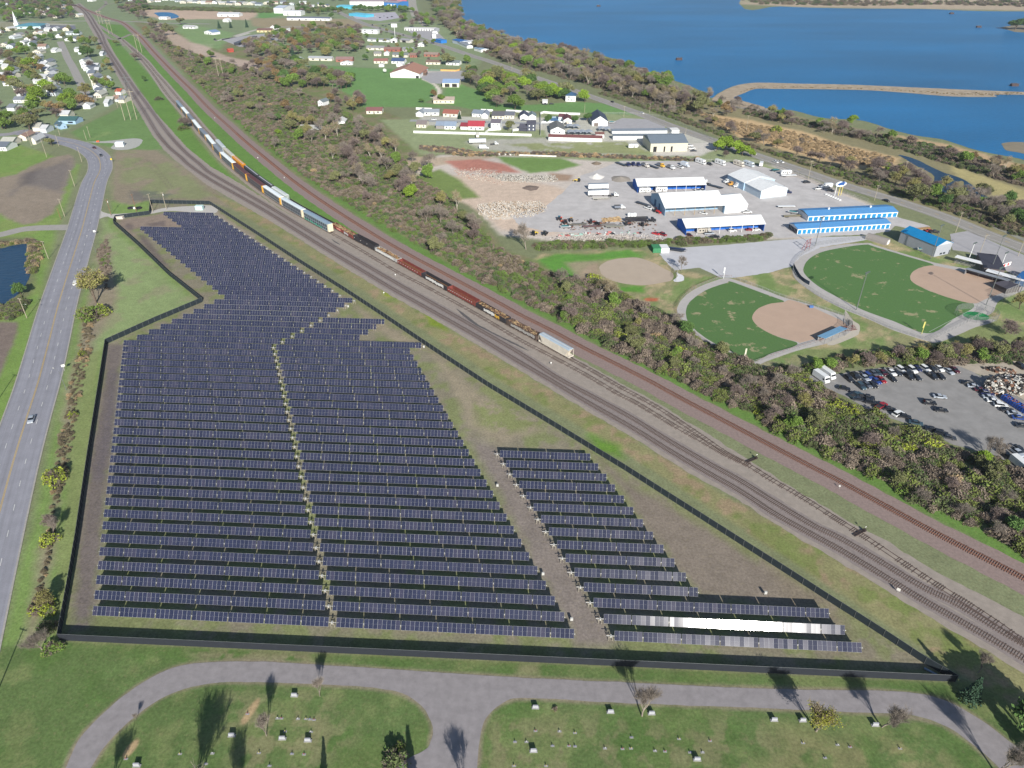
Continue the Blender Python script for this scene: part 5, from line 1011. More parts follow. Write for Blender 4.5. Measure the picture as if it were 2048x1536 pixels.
FAR = [(x, y, r_, 'x' if i % 3 else 'y', [1, 2, 4, 1, 3, 2, 6][i % 7]) for i, (x, y, r_) in enumerate([(40, 3, 14), (66, 3, 12), (92, 3, 12), (10, 10, 14), (42, 20, 12), (68, 18, 14), (72, 24, 12), (95, 14, 13), (122, 15, 12), (123, 22, 13), (125, 28, 12), (134, 17, 9), (60, 31, 12), (42, 32, 12), (85, 30, 12), (58, 25, 9), (100, 19, 13), (112, 36, 12), (15, 30, 12), (28, 36, 14), (138, 26, 9), (154, 34, 7),
 (262, 2, 12), (281, 2, 14), (295, 5, 14), (316, 4, 12), (357, 4, 14), (366, 7, 12), (378, 6, 12), (390, 6, 13), (400, 7, 12), (408, 8, 12), (417, 8, 12), (428, 8, 12), (436, 7, 12), (444, 9, 12), (452, 8, 10), (458, 10, 12), (466, 8, 12), (476, 11, 12), (484, 8, 12), (492, 10, 10), (500, 10, 11), (508, 9, 10), (516, 11, 12), (532, 9, 10), (550, 8, 12), (566, 7, 11), (582, 11, 12), (606, 8, 14), (640, 12, 9), (650, 14, 8), (624, 16, 9), (330, 1, 12), (346, 1, 12), (180, 3, 10)])]
town([(x, y, wd, rd_, c) for x, y, wd, rd_, c in FAR], 'in the farthest rows', 'in the farthest rows')
# blue cottages next to the meadow
building('house', 'pale blue cottage with teal roof and white window front, beside the meadow', 'house', (118, 248), (152, 248.5), 12, 3.2, 2.2, (166, 196, 222), (66, 104, 104), 'x', .5, [('window', .55, .85, .8, 2.2), ('window', .1, .2, 1, 2.2)])
building('house', 'small pale blue gabled garage in front of the teal roofed cottage', 'house', (122, 259), (135, 256.5), 10, 3, 2.2, (166, 196, 222), (76, 100, 112), 'y', .4, [('window', .6, .75, 1, 2)])
# --- trees
def foliage(rgb, name=None, rnd=.2, var=.25, k=.86):
 m = mat(name or 'leaf_%d_%d_%d' % rgb, rgb, .8, var, .45, rnd=rnd, spec=.15, k=k); return m
BARK = mat('bark_grey', (150, 140, 128), .95, .2, 2, rnd=.2, k=.7); BARKD = mat('bark_brown', (112, 98, 86), .95, .2, 2, rnd=.2, k=.7); BARKW = mat('bark_pale', (196, 188, 172), .95, .15, 2, rnd=.1, k=.75)
TWIG = mat('twigs_grey', (146, 136, 126), .95, .25, .5, rnd=.2, k=.8); TWIGP = mat('twigs_purple', (132, 118, 112), .95, .25, .5, rnd=.2, k=.8); TWIGT = mat('twigs_tan', (160, 146, 116), .95, .25, .5, rnd=.2, k=.8)
def skeleton(r, h, spread, trunk_frac, rad, levels, nb, up=.55):
 segs = []; tips = []
 def go(p, d, ln, ra, lv):
  k = 2 if lv else 3; q = p
  for i in range(k):
   d2 = (d + Vector((r.gauss(0, .12), r.gauss(0, .12), r.gauss(0, .06) + (.04 if lv else 0)))).normalized(); e = q + d2 * ln / k
   r0 = ra * (1 - i / k * .35); r1 = ra * (1 - (i + 1) / k * .35); segs.append((q, e, r0, r1)); q = e; d = d2
   if lv == 0 and i == 0: continue
   if lv >= levels - 1 and i == 0: tips.append((q, d))
  if lv >= levels: tips.append((q, d)); return
  n = nb[lv]
  for i in range(n):
   an = 6.283 * (i + r.random() * .7) / n; tilt = r.uniform(.45, 1.0) * spread
   a = d.orthogonal().normalized(); b = d.cross(a); nd = (d * math.cos(tilt) + (a * math.cos(an) + b * math.sin(an)) * math.sin(tilt) + Vector((0, 0, up * .35))).normalized()
   f = r.uniform(0, .35) if i else 0
   if lv == 0: f = (.8 if up > 1 else .72) * (i / n) ** 1.1 if i else 0
   st = q.lerp(p, f); lk = r.uniform(.6, .85) * (1 - .25 * (i == 0)) * ((1.15 if up > 1 else .7) if lv == 0 else 1)
   if lv == 2: tips.append((st.lerp(st + nd * ln * lk, .5), nd))
   go(st, nd, ln * lk, r1 * r.uniform(.5, .7), lv + 1)
 go(Vector((0, 0, -.1)), Vector((r.gauss(0, .05), r.gauss(0, .05), 1)).normalized(), h * trunk_frac, rad, 0)
 zm = max(t[0].z for t in tips); sc = h / zm
 return [(a * sc, b * sc, r0, r1) for a, b, r0, r1 in segs], [(p * sc, d) for p, d in tips]
def tubes(segs, n=5, minr=.02):
 V = []; F = []
 for a, b, r0, r1 in segs:
  d = (b - a).normalized(); u = d.orthogonal().normalized(); v = d.cross(u); k = n if r0 > .09 else 3; base = len(V)
  for p, ra in ((a, max(r0, minr)), (b, max(r1, minr))):
   for i in range(k): t = 6.283 * i / k; q = p + (u * math.cos(t) + v * math.sin(t)) * ra; V.append((q.x, q.y, q.z))
  for i in range(k): F.append((base + i, base + (i + 1) % k, base + k + (i + 1) % k, base + k + i))
 return V, F
def leaves_at(rs, P, size, jitter):
 """leaf-cluster quads round the points P (n,3)"""
 n = len(P); c = P + rs.normal(0, jitter, (n, 3)) * np.array([1, 1, .8])
 a = rs.normal(size=(n, 3)); a /= np.linalg.norm(a, axis=1)[:, None]; b = rs.normal(size=(n, 3)); b -= a * (a * b).sum(1)[:, None]; b /= np.linalg.norm(b, axis=1)[:, None]
 s_ = size * rs.uniform(.6, 1.3, n)[:, None]; a = a * s_; b = b * s_ * .7
 V = np.stack([c - a - b * .3, c - b, c + a + b * .2, c + b], 1).reshape(-1, 3)
 return V, np.arange(4 * n).reshape(n, 4)
def twigs_at(rs, P, Dn, ln, wd, k):
 P = np.repeat(P, k, 0); Dn = np.repeat(Dn, k, 0); n = len(P); d = Dn + rs.normal(0, .55, (n, 3)); d /= np.linalg.norm(d, axis=1)[:, None]
 s_ = rs.normal(size=(n, 3)); s_ -= d * (d * s_).sum(1)[:, None]; s_ /= np.linalg.norm(s_, axis=1)[:, None]; L_ = (ln * rs.uniform(.5, 1.2, n))[:, None]; o = d * rs.uniform(-.4, .2, n)[:, None] * ln
 V = np.stack([P + o - s_ * wd, P + o + s_ * wd, P + o + d * L_ + s_ * wd * .4, P + o + d * L_ - s_ * wd * .4], 1).reshape(-1, 3)
 return V, np.arange(4 * n).reshape(n, 4)
PROTO = {}
def make_tree(kind, seed):
 r = random.Random(seed); rs = np.random.RandomState(seed)
 K = {  # h, spread, trunk frac, radius, nb, leaf colour, leaves per tip, leaf size, twig mat, bark, twigs per tip, twig len
 'bare': (11, .8, .5, .26, (7, 4, 3, 3), None, 0, 0, TWIG, BARK, 5, 1.1),
 'bare_purple': (8, .95, .42, .2, (8, 4, 3, 3), None, 0, 0, TWIGP, BARKD, 6, .9),
 'bare_pale': (13, .75, .55, .28, (7, 4, 3, 3), None, 0, 0, TWIGT, BARKW, 4, 1.2),
 'budding': (10, .85, .48, .24, (8, 4, 3, 3), (140, 138, 82), 5, .24, TWIGT, BARKD, 3, .9),
 'olive': (9, .9, .45, .22, (8, 4, 3, 3), (120, 124, 82), 9, .3, TWIG, BARKD, 2, .8),
 'rust': (10, .88, .45, .22, (8, 4, 3, 3), (142, 120, 82), 8, .28, TWIGP, BARKD, 2, .8),
 'green': (9, .9, .42, .22, (8, 4, 3, 3), (108, 134, 62), 16, .34, TWIG, BARKD, 1, .6),
 'bright': (8, .95, .42, .2, (8, 4, 3, 3), (124, 150, 54), 18, .34, TWIG, BARKD, 1, .6),
 'dark': (9, .9, .42, .22, (8, 4, 3, 3), (84, 112, 60), 18, .36, TWIG, BARKD, 1, .6),
 'vase': (10, .5, .46, .2, (7, 4, 3, 3), None, 0, 0, TWIG, BARK, 7, 1.1),
 'slimbud': (10, .5, .46, .2, (7, 4, 3, 3), (150, 152, 62), 5, .13, TWIGT, BARK, 3, .8),
 'upright': (9, .34, .3, .16, (5, 4, 3, 2), None, 0, 0, TWIG, BARK, 5, .8)}[kind]
 h, sp, tf, ra, nb, lc, lpt, ls, tm, bk, tk, tlen = K
 segs, tips = skeleton(r, h, sp, tf, ra, len(nb) - 0, nb + (1,), .55 if kind not in ('upright', 'vase', 'slimbud') else 1.6)
 root = D.objects.new('tree_source', None)
 V, F = tubes(segs); 
 P = np.array([t[0] for t in tips]); Dn = np.array([t[1] for t in tips])
 VV = []; FF = []; MI = []; nv = 0
 tv, tf_ = twigs_at(rs, P, Dn, tlen, .016 if kind == 'vase' else .03, tk); VV.append(tv); FF.append(tf_); MI += [0] * len(tf_); nv = len(tv)
 mats = [tm]
 if lc:
  sel = np.repeat(P, lpt, 0); n_ = len(sel)
  keep = vnoise(sel[:, 0] + seed * 9, sel[:, 1] + sel[:, 2] * 1.7, 1.7, seed) > (.22 if lpt > 10 else .3)   # gaps in the crown
  lv, lf = leaves_at(rs, sel[keep], ls, .42 if lpt > 10 else .34); VV.append(lv); FF.append(lf + nv); MI += [1] * len(lf); mats.append(foliage(lc))
 return dict(trunk=(V, F, bk), crown=(np.concatenate(VV), np.concatenate(FF), mats, MI), h=h)
def make_conifer(seed, col_=(66, 92, 72)):
 r = random.Random(seed); rs = np.random.RandomState(seed); h = 12; P = []
 for i in range(2600):
  z = 1.0 + (h - 1) * rs.rand() ** 1.25; R_ = (h - z) / h * 3.2 * (.8 + .2 * math.sin(z * 7)); t = rs.rand() * 6.283; q = R_ * rs.rand() ** .45; P.append((q * math.cos(t), q * math.sin(t), z - q * .25))
 lv, lf = leaves_at(rs, np.array(P), .3, .1)
 V, F = tubes([(Vector((0, 0, -.1)), Vector((0, 0, h * .95)), .2, .04)])
 return dict(trunk=(V, F, BARKD), crown=(lv, lf, [foliage(col_)], [0] * len(lf)), h=h)
def make_shrub(seed, cols, h=2.6, w_=2.6, n=620, twig=TWIGP, fs=1.0):
 rs = np.random.RandomState(seed); ph = rs.rand(n) * 6.283; ct = rs.rand(n) ** .8; R_ = (1 + .28 * np.sin(ph * 3 + seed) + .18 * np.sin(ph * 5 + seed * 2)) * (.75 + .25 * rs.rand(n))
 P = np.stack([np.cos(ph) * np.sqrt(1 - ct ** 2) * w_ * R_, np.sin(ph) * np.sqrt(1 - ct ** 2) * w_ * R_, ct * h * (.75 + .25 * R_)], 1)
 Dn = P / np.linalg.norm(P, axis=1)[:, None]
 tv, tf_ = twigs_at(rs, P[: n // 2] * .8, Dn[: n // 2], 1.0 * fs, .04 * fs, 2); keep = vnoise(P[:, 0] * 1.0 + seed, P[:, 1] + P[:, 2], 1.1, seed) > .3
 lv, lf = leaves_at(rs, P[keep], .27 * fs, .14 * fs)
 mi = (vnoise(P[keep][:, 0] + seed * 3, P[keep][:, 1] + P[keep][:, 2], 1.5, seed + 5) > .52).astype(int) + 1
 V, F = tubes([(Vector((0, 0, -.1)), Vector((.1, 0, h * .55)), .07, .03), (Vector((0, 0, .1)), Vector((-.24 * w_, .16 * w_, h * .6)), .05, .02), (Vector((0, 0, .1)), Vector((.2 * w_, -.2 * w_, h * .6)), .05, .02)])
 return dict(trunk=(V, F, BARKD), crown=(np.concatenate([tv, lv]), np.concatenate([tf_, lf + len(tv)]), [twig, foliage(cols[0]), foliage(cols[1])], [0] * len(tf_) + list(mi)), h=h)
NV = {'bare': 3, 'bare_purple': 3, 'bare_pale': 2, 'budding': 3, 'olive': 3, 'rust': 2, 'green': 3, 'bright': 3, 'dark': 2, 'upright': 2, 'vase': 3, 'slimbud': 2, 'conifer': 2, 'shrub_brown': 3, 'shrub_green': 3, 'shrub_yellow': 2, 'shrub_dark': 2, 'reed': 2}
SHC = {'shrub_brown': ((134, 122, 108), (120, 112, 88)), 'shrub_green': ((98, 124, 54), (114, 126, 66)), 'shrub_yellow': ((146, 158, 58), (128, 142, 58)), 'shrub_dark': ((82, 106, 58), (98, 110, 70)), 'reed': ((184, 158, 122), (168, 146, 114))}
def tree(kind, x, y, h, label, cat='tree', group=None, var=None, wide=1.0, loc=None, name=None, rz=None):
 p = at(x, y) if loc is None else loc; v = (int(abs(p.x) * 3 + p.y) % NV[kind]) if var is None else var; key = (kind, v)
 r = random.Random(int(p.x * 13 + p.y * 7))
 nm = name or ('shrub' if kind.startswith('shrub') else 'reed_clump' if kind == 'reed' else 'conifer_tree' if kind == 'conifer' else 'bare_tree' if kind.startswith('bare') or kind in ('upright', 'vase') else 'leafing_tree')
 if key not in PROTO:
  s_ = sum(ord(c) for c in kind) * 3 + v * 17
  d = make_conifer(s_) if kind == 'conifer' else make_shrub(s_, SHC[kind], twig=TWIGT if kind == 'reed' else TWIGP) if kind in SHC else make_tree(kind, s_)
  t = thing(nm, label, cat, p)
  npmesh('trunk', d['trunk'][0], d['trunk'][1], [d['trunk'][2]], parent=t) if len(d['trunk'][0]) else None
  npmesh('crown', d['crown'][0], d['crown'][1], d['crown'][2], d['crown'][3], parent=t)
  PROTO[key] = (t, d['h']); t['category'] = cat; 
  if group: t['group'] = group
  o = t
 else:
  t, hh = PROTO[key]; o = dup(t, p, 0, label); o['category'] = cat; o.name = nm
  if group: o['group'] = group
  elif 'group' in o: del o['group']
 k = h / PROTO[key][1]; o.location = (p.x, p.y, 0); o.scale = (k * wide, k * wide, k); o.rotation_euler = (0, 0, r.random() * 6.28 if rz is None else rz)
 return o
WD = {'bare': 'grey leafless tree', 'bare_purple': 'purplish leafless tree', 'bare_pale': 'pale barked leafless tree', 'budding': 'yellowish budding tree', 'olive': 'olive leafing tree', 'rust': 'rusty brown budding tree', 'green': 'green leafing tree', 'bright': 'bright green tree', 'dark': 'dark green tree', 'upright': 'narrow bare tree', 'vase': 'bare tree', 'slimbud': 'budding tree', 'conifer': 'dark evergreen conifer', 'shrub_brown': 'brown leafless shrub', 'shrub_green': 'green shrub', 'shrub_yellow': 'yellow green shrub', 'shrub_dark': 'dark green shrub', 'reed': 'tan reed clump'}
def inpoly(x, y, P):
 c = False
 for i in range(len(P)):
  a, b = P[i], P[i - 1]
  if (a.y > y) != (b.y > y) and x < (b.x - a.x) * (y - a.y) / (b.y - a.y) + a.x: c = not c
 return c
def scatter(poly, n, mix, hs, where, seed, mind=3.0, wide=1.0, grp=None):
 """n separate trees at natural spacing inside a patch of ground"""
 P = wpts(poly); r = random.Random(seed); xs = [p.x for p in P]; ys = [p.y for p in P]; got = []; tries = 0
 while len(got) < n and tries < n * 60:
  tries += 1; x, y = r.uniform(min(xs), max(xs)), r.uniform(min(ys), max(ys))
  if not inpoly(x, y, P) or any((x - g[0]) ** 2 + (y - g[1]) ** 2 < mind ** 2 for g in got): continue
  k = r.choices([m[0] for m in mix], [m[1] for m in mix])[0]; got.append((x, y, k))
 ct = {}
 for x, y, k in sorted(got, key=lambda g: _px(Vector((g[0], g[1], 0)))[0]):
  ct[k] = ct.get(k, 0) + 1; h = r.uniform(*hs) * (.55 if k.startswith('shrub') else 1)
  tree(k, 0, 0, h, '%s %s, %s from left' % (WD[k], where, ordn(ct[k])), 'shrub' if k.startswith('shrub') else 'tree', grp or 'trees ' + where, loc=Vector((x, y, 0)), wide=wide * r.uniform(.9, 1.15))
def inst_nodes(o, src, name, zk):
 g = D.node_groups.new(name + '_nodes', 'GeometryNodeTree'); g.interface.new_socket('Geometry', in_out='INPUT', socket_type='NodeSocketGeometry'); g.interface.new_socket('Geometry', in_out='OUTPUT', socket_type='NodeSocketGeometry')
 N = g.nodes; gi = N.new('NodeGroupInput'); go_ = N.new('NodeGroupOutput'); ip = N.new('GeometryNodeInstanceOnPoints'); ci = N.new('GeometryNodeCollectionInfo'); ci.inputs['Collection'].default_value = src; ci.inputs['Separate Children'].default_value = True; ci.inputs['Reset Children'].default_value = True
 ip.inputs['Pick Instance'].default_value = True
 def attr(n_, ty):
  q = N.new('GeometryNodeInputNamedAttribute'); q.data_type = ty; q.inputs['Name'].default_value = n_; return q.outputs[0]
 cx = N.new('ShaderNodeCombineXYZ'); g.links.new(attr('rot', 'FLOAT'), cx.inputs[2]); e2r = N.new('FunctionNodeEulerToRotation'); g.links.new(cx.outputs[0], e2r.inputs[0])
 cs = N.new('ShaderNodeCombineXYZ'); sa = attr('scl', 'FLOAT'); mu = N.new('ShaderNodeMath'); mu.operation = 'MULTIPLY'; mu.inputs[1].default_value = zk; g.links.new(sa, cs.inputs[0]); g.links.new(sa, cs.inputs[1]); g.links.new(sa, mu.inputs[0]); g.links.new(mu.outputs[0], cs.inputs[2])
 g.links.new(gi.outputs[0], ip.inputs['Points']); g.links.new(ci.outputs[0], ip.inputs['Instance']); g.links.new(attr('idx', 'INT'), ip.inputs['Instance Index']); g.links.new(e2r.outputs[0], ip.inputs['Rotation']); g.links.new(cs.outputs[0], ip.inputs['Scale']); g.links.new(ip.outputs[0], go_.inputs[0])
 md = o.modifiers.new('instances', 'NODES'); md.node_group = g
def brush(name, poly, step, mix, hs, seed, label, zones=None, wob=.45):
 """thick undergrowth nobody could count: one object, hummocks instanced on a point mesh"""
 P = wpts(poly); r = random.Random(seed); xs = [p.x for p in P]; ys = [p.y for p in P]; pts = []; sc = []; idx = []; rot = []
 kinds = [m[0] for m in mix]; y = min(ys)
 while y < max(ys):
  x = min(xs)
  while x < max(xs):
   qx, qy = x + r.uniform(-wob, wob) * step, y + r.uniform(-wob, wob) * step
   if inpoly(qx, qy, P):
    nzv = vnoise(np.array([qx]), np.array([qy]), 17, seed)[0] * .65 + .35 * vnoise(np.array([qx]), np.array([qy]), 6, seed + 1)[0]; 
    wts = [m[1] * (math.exp(-((nzv - m[2]) / .22) ** 2) + .05) for m in mix]; k = r.choices(range(len(kinds)), wts)[0]
    big = .7 + .6 * vnoise(np.array([qx]), np.array([qy]), 6, seed + 3)[0]
    pts.append((qx, qy, 0)); idx.append(k); s_ = r.uniform(*hs) * big; sc.append(s_); rot.append(r.random() * 6.28)
   x += step
  y += step
 me = D.meshes.new(name); me.from_pydata(pts, [], [])
 for nm_, ty, dat in (('idx', 'INT', idx), ('scl', 'FLOAT', sc), ('rot', 'FLOAT', rot)): a = me.attributes.new(nm_, ty, 'POINT'); a.data.foreach_set('value', dat)
 o = D.objects.new(name, me); COL.objects.link(o); props(o, label, 'undergrowth', None, 'stuff')
 src = D.collections.new('src_' + name)
 for i, k in enumerate(kinds):
  d = make_shrub(seed * 10 + i * 3, SHC[k], 1.0, 1.0, 700, TWIGT if k == 'reed' else TWIGP, .42) if k in SHC else None
  V, F, ms, mi = d['crown']; V = V.copy(); 
  s_ = npmesh('src_%02d_' % i + name, V, F, ms, mi); COL.objects.unlink(s_); src.objects.link(s_)
 inst_nodes(o, src, name, .85)
 return o
MXT = [('shrub_brown', 1.8, .4), ('shrub_green', 1.1, .64), ('shrub_dark', 1.0, .52), ('shrub_yellow', .1, .8), ('reed', .06, .15)]
def forest(name, poly, n, mix, hs, seed, label, wide=1.2, mind=5):
 P = wpts(poly); r = random.Random(seed); xs = [p.x for p in P]; ys = [p.y for p in P]; got = []; tries = 0
 while len(got) < n and tries < n * 40:
  tries += 1; x, y = r.uniform(min(xs), max(xs)), r.uniform(min(ys), max(ys))
  if not inpoly(x, y, P) or any((x - g[0]) ** 2 + (y - g[1]) ** 2 < mind ** 2 for g in got): continue
  got.append((x, y, r.choices(range(len(mix)), [m[1] for m in mix])[0]))
 me = D.meshes.new(name); me.from_pydata([(g[0], g[1], 0) for g in got], [], [])
 for nm_, ty, dat in (('idx', 'INT', [g[2] for g in got]), ('scl', 'FLOAT', [r.uniform(*hs) for g in got]), ('rot', 'FLOAT', [r.random() * 6.28 for g in got])): a = me.attributes.new(nm_, ty, 'POINT'); a.data.foreach_set('value', dat)
 o = D.objects.new(name, me); COL.objects.link(o); props(o, label, 'woodland', None, 'stuff')
 src = D.collections.new('src_' + name)
 for i, (k, _w) in enumerate(mix):
  d = make_tree(k, 900 + sum(ord(c) for c in k)); tv, tf_, bk = d['trunk']; V, F, ms, mi = d['crown']; s1 = 1 / d['h']
  tv = np.array(tv) * s1; q = [f if len(f) == 4 else f for f in tf_]; VV = np.concatenate([V * s1, tv]); VV[:, :2] *= wide; FF = np.concatenate([F, np.array(q) + len(V)])
  so = npmesh('src_%02d_' % i + name, VV, FF, list(ms) + [bk], list(mi) + [len(ms)] * len(q)); COL.objects.unlink(so); src.objects.link(so)
 inst_nodes(o, src, name, 1.0); return o
# the long thicket right of the main track
TH1 = [(318, 88), (370, 140), (430, 200), (510, 275), (600, 345), (690, 405), (780, 458), (880, 515), (960, 560), (1040, 600), (1120, 640), (1200, 680), (1260, 640), (1180, 585), (1080, 540), (1000, 500), (950, 450), (900, 400), (830, 350), (800, 310), (760, 260), (690, 225), (600, 185), (520, 150), (460, 128), (400, 112), (350, 92)]
brush('undergrowth', TH1, 3.4, MXT, (1.3, 2.6), 3, 'brown and green undergrowth along the far side of the main line')
TH2 = [(1120, 640), (1200, 682), (1320, 744), (1460, 812), (1560, 862), (1680, 922), (1800, 984), (1920, 1044), (2048, 1110), (2260, 1215), (2300, 1100), (2110, 985), (2048, 962), (1990, 922), (1920, 905), (1850, 872), (1780, 848), (1700, 812), (1640, 776), (1590, 745), (1500, 735), (1430, 700), (1380, 672), (1330, 632), (1260, 600), (1190, 560), (1120, 560)]
brush('thicket', TH2, 3.1, MXT, (1.8, 3.6), 5, 'dense tangled thicket between the main line and the ball fields')
brush('hedge', [(1080, 500), (1200, 496), (1320, 492), (1420, 487), (1540, 480), (1545, 470), (1440, 478), (1360, 478), (1300, 486), (1220, 484), (1100, 486), (1060, 492)], 2.4, [('shrub_green', 1, .5), ('shrub_dark', .7, .4), ('shrub_brown', .6, .3)], (1.4, 2.4), 6, 'overgrown green hedge between the storage yard and the stone lot')
brush('hedge', [(960, 306), (1100, 305), (1250, 312), (1400, 318), (1400, 323), (1240, 318), (1060, 311), (930, 313), (880, 306), (840, 300), (840, 292), (900, 296)], 2.4, [('shrub_brown', 1, .5), ('reed', .5, .4), ('shrub_dark', .5, .3)], (1.0, 1.9), 7, 'brown scrub strip between the rough lot and the storage yard')
brush('roadside_bushes', [(1190, 186), (1240, 200), (1330, 232), (1430, 268), (1530, 304), (1640, 340), (1700, 362), (1800, 392), (1900, 424), (2048, 478), (2048, 460), (1920, 408), (1800, 376), (1700, 346), (1600, 322), (1500, 290), (1420, 256), (1330, 222), (1230, 188)], 3.2, [('shrub_dark', 1, .5), ('shrub_green', .5, .6), ('shrub_brown', .5, .3)], (1.4, 2.6), 8, 'dark green bushes along the lake side of the road')
brush('shore_bushes', [(1480, 228), (1600, 250), (1720, 278), (1800, 300), (1900, 330), (2048, 375), (2200, 420), (2200, 400), (2048, 345), (1900, 302), (1800, 280), (1700, 258), (1600, 240), (1500, 220)], 4, [('shrub_dark', 1, .5), ('shrub_green', .5, .7), ('shrub_brown', 1, .3)], (1.6, 3.0), 9, 'dark bushes along the lake shore behind the reeds')
brush('reed_bed', [(1400, 228), (1480, 244), (1580, 262), (1700, 296), (1790, 318), (1770, 336), (1700, 330), (1600, 305), (1500, 276), (1430, 252)], 3.6, [('reed', 1, .5), ('shrub_brown', .12, .2)], (1.2, 1.8), 10, 'tan reed bed between the road and the lake')
brush('dike_reeds', [(1478, 186), (1512, 176.5), (1600, 176), (1712, 178), (1800, 182), (1900, 190), (1990, 191), (2048, 188), (2048, 185.5), (1900, 186), (1800, 180), (1712, 176), (1600, 174), (1512, 174)], 4, [('reed', 1, .5)], (.7, 1.1), 12, 'tan reeds along the inner edge of the dike')
brush('field_edge_growth', [(1870, 732), (2048, 722), (2048, 700), (1960, 692), (1860, 700), (1720, 712), (1620, 728), (1600, 745), (1680, 742), (1780, 728)], 2.8, MXT, (1.4, 2.8), 13, 'scrub behind the parked cars at the head of the lot')
brush('pond_bushes', [(-40, 490), (0, 486), (60, 480), (80, 486), (84, 510), (70, 545), (60, 552), (50, 530), (60, 500), (58, 487), (0, 494), (-40, 498)], 2.2, [('shrub_brown', .6, .4), ('reed', .6, .5), ('shrub_green', .5, .6)], (1.0, 2.0), 14, 'brown and green bushes round the roadside pond')
brush('pond_bushes', [(-40, 612), (10, 612), (40, 596), (54, 606), (44, 630), (20, 640), (-40, 646)], 2.2, [('shrub_green', .6, .5), ('shrub_dark', .4, .5)], (1.2, 2.2), 15, 'green bushes on the near bank of the roadside pond')
brush('verge_brush', [(196, 500), (214, 474), (222, 530), (214, 600)], 2.0, [('shrub_brown', 1, .5), ('shrub_green', .2, .6)], (.7, 1.2), 16, 'low dry brush above the big roadside tree')
brush('verge_brush', [(170, 650), (190, 640), (182, 700), (165, 760), (150, 850), (135, 940), (118, 1020), (108, 1100), (92, 1180), (80, 1240), (62, 1230), (84, 1100), (104, 1000), (124, 860), (146, 740)], 1.9, [('shrub_brown', 1, .5), ('reed', .4, .3)], (.4, 1.1), 17, 'low dry brush strip between the road and the fence')
brush('far_hedgerow', [(262, 13), (400, 16), (520, 18), (660, 16), (700, 20), (660, 22), (520, 26), (400, 22), (262, 18)], 7, [('shrub_dark', 1, .5), ('shrub_green', .6, .6)], (2.5, 4), 18, 'hedgerow in front of the far housing rows')
brush('far_shore_scrub', [(1480, 0), (1640, 2), (1800, 4), (2048, 2), (2400, 2), (2400, 14), (2048, 14), (1880, 10), (1700, 12), (1520, 9)], 16, [('shrub_brown', 1, .5), ('shrub_dark', .6, .6)], (3.5, 6), 19, 'grey brown scrub on the far lake shore')
scatter(TH1, 66, [('bare', 5), ('bare_purple', 4), ('budding', 2), ('olive', 3), ('green', 1), ('dark', .8), ('rust', .6)], (6, 11), 'in the scrub beside the main line', 31, 4.5)
scatter([(560, 250), (640, 230), (760, 270), (850, 340), (930, 400), (965, 450), (920, 450), (830, 420), (740, 380), (640, 320)], 34, [('bare', 5), ('bare_pale', 4), ('budding', 1.4), ('bare_purple', 2), ('green', .5)], (9, 14), 'in the grove by the rubble yard', 32, 5.5)
scatter(TH2, 46, [('bare_purple', 3), ('bare', 4), ('olive', 2.4), ('green', 1.6), ('budding', 1.4), ('dark', .6)], (4.5, 7.5), 'in the thicket below the ball fields', 33, 5)
scatter([(1600, 744), (1720, 722), (1860, 706), (1960, 698), (2048, 704), (2048, 722), (1900, 726), (1760, 732), (1660, 745)], 26, [('bare_purple', 4), ('olive', 2), ('budding', 1.6), ('green', 1), ('dark', .4)], (5, 7.5), 'along the top of the parking lot', 34, 3.6)
LK = [(900, 20), (930, 52), (980, 72), (1050, 92), (1120, 102), (1200, 124), (1290, 155), (1370, 186), (1400, 205), (1400, 235), (1330, 218), (1240, 192), (1180, 172), (1100, 150), (1020, 128), (960, 102), (915, 78), (890, 50), (872, 20)]
MXL = [('bare', 5), ('bare_purple', 4), ('budding', 1.4), ('olive', 2), ('green', .8), ('bare_pale', 2), ('bright', .25)]
forest('lakeside_wood', LK, 420, MXL, (8, 13), 135, 'grey brown wood of bare and budding trees between the road and the lake', 1.25, 4.2)
brush('undergrowth', LK, 6, [('shrub_brown', 1, .4), ('shrub_dark', .7, .6)], (2, 3.4), 136, 'undergrowth beneath the lakeside wood')
scatter(LK, 40, MXL, (12, 15.5), 'in the lake belt', 35, 9, 1.1)
forest('lakeside_wood', [(850, -60), (900, -60), (905, -5), (925, 38), (905, 60), (880, 52), (866, 20)], 240, [('bare', 3), ('olive', 3), ('dark', 1.5), ('budding', 1)], (11, 16), 36, 'far end of the lakeside wood at the top of the picture', 1.3, 6)
scatter([(1400, 205), (1440, 200), (1520, 222), (1620, 246), (1740, 270), (1860, 300), (2048, 350), (2048, 375), (1880, 325), (1760, 292), (1620, 262), (1500, 238), (1410, 235)], 46, [('bare_purple', 4), ('bare', 3), ('rust', .8), ('budding', .8), ('green', 1), ('bare_pale', 1)], (6, 10), 'on the shore behind the reed bed', 37, 6, 1.2)
scatter([(1300, 222), (1400, 246), (1500, 284), (1640, 332), (1780, 372), (1900, 408), (2048, 460), (2048, 420), (1900, 380), (1800, 345), (1700, 338), (1600, 312), (1480, 268), (1380, 232)], 62, [('bare', 5), ('bare_purple', 5), ('budding', 1.3), ('olive', 1.2), ('green', .6)], (6, 10), 'behind the lake road bushes', 38, 5, 1.25)
scatter([(1860, 405), (1960, 400), (2048, 420), (2120, 470), (2048, 470), (1940, 436), (1880, 420)], 16, [('bare', 3), ('dark', 2), ('olive', 2)], (8, 11), 'right of the backwater', 39, 5)
WO = [(486, 92), (540, 76), (600, 64), (660, 58), (720, 66), (724, 84), (724, 100), (706, 112), (640, 116), (600, 112), (570, 116), (604, 132), (640, 150), (700, 160), (716, 176), (660, 186), (580, 182), (530, 168), (500, 140)]
MXW = [('bare', 2), ('olive', 3.4), ('rust', 2.4), ('budding', 1.6), ('green', 1.6), ('bare_purple', 3), ('dark', 1)]
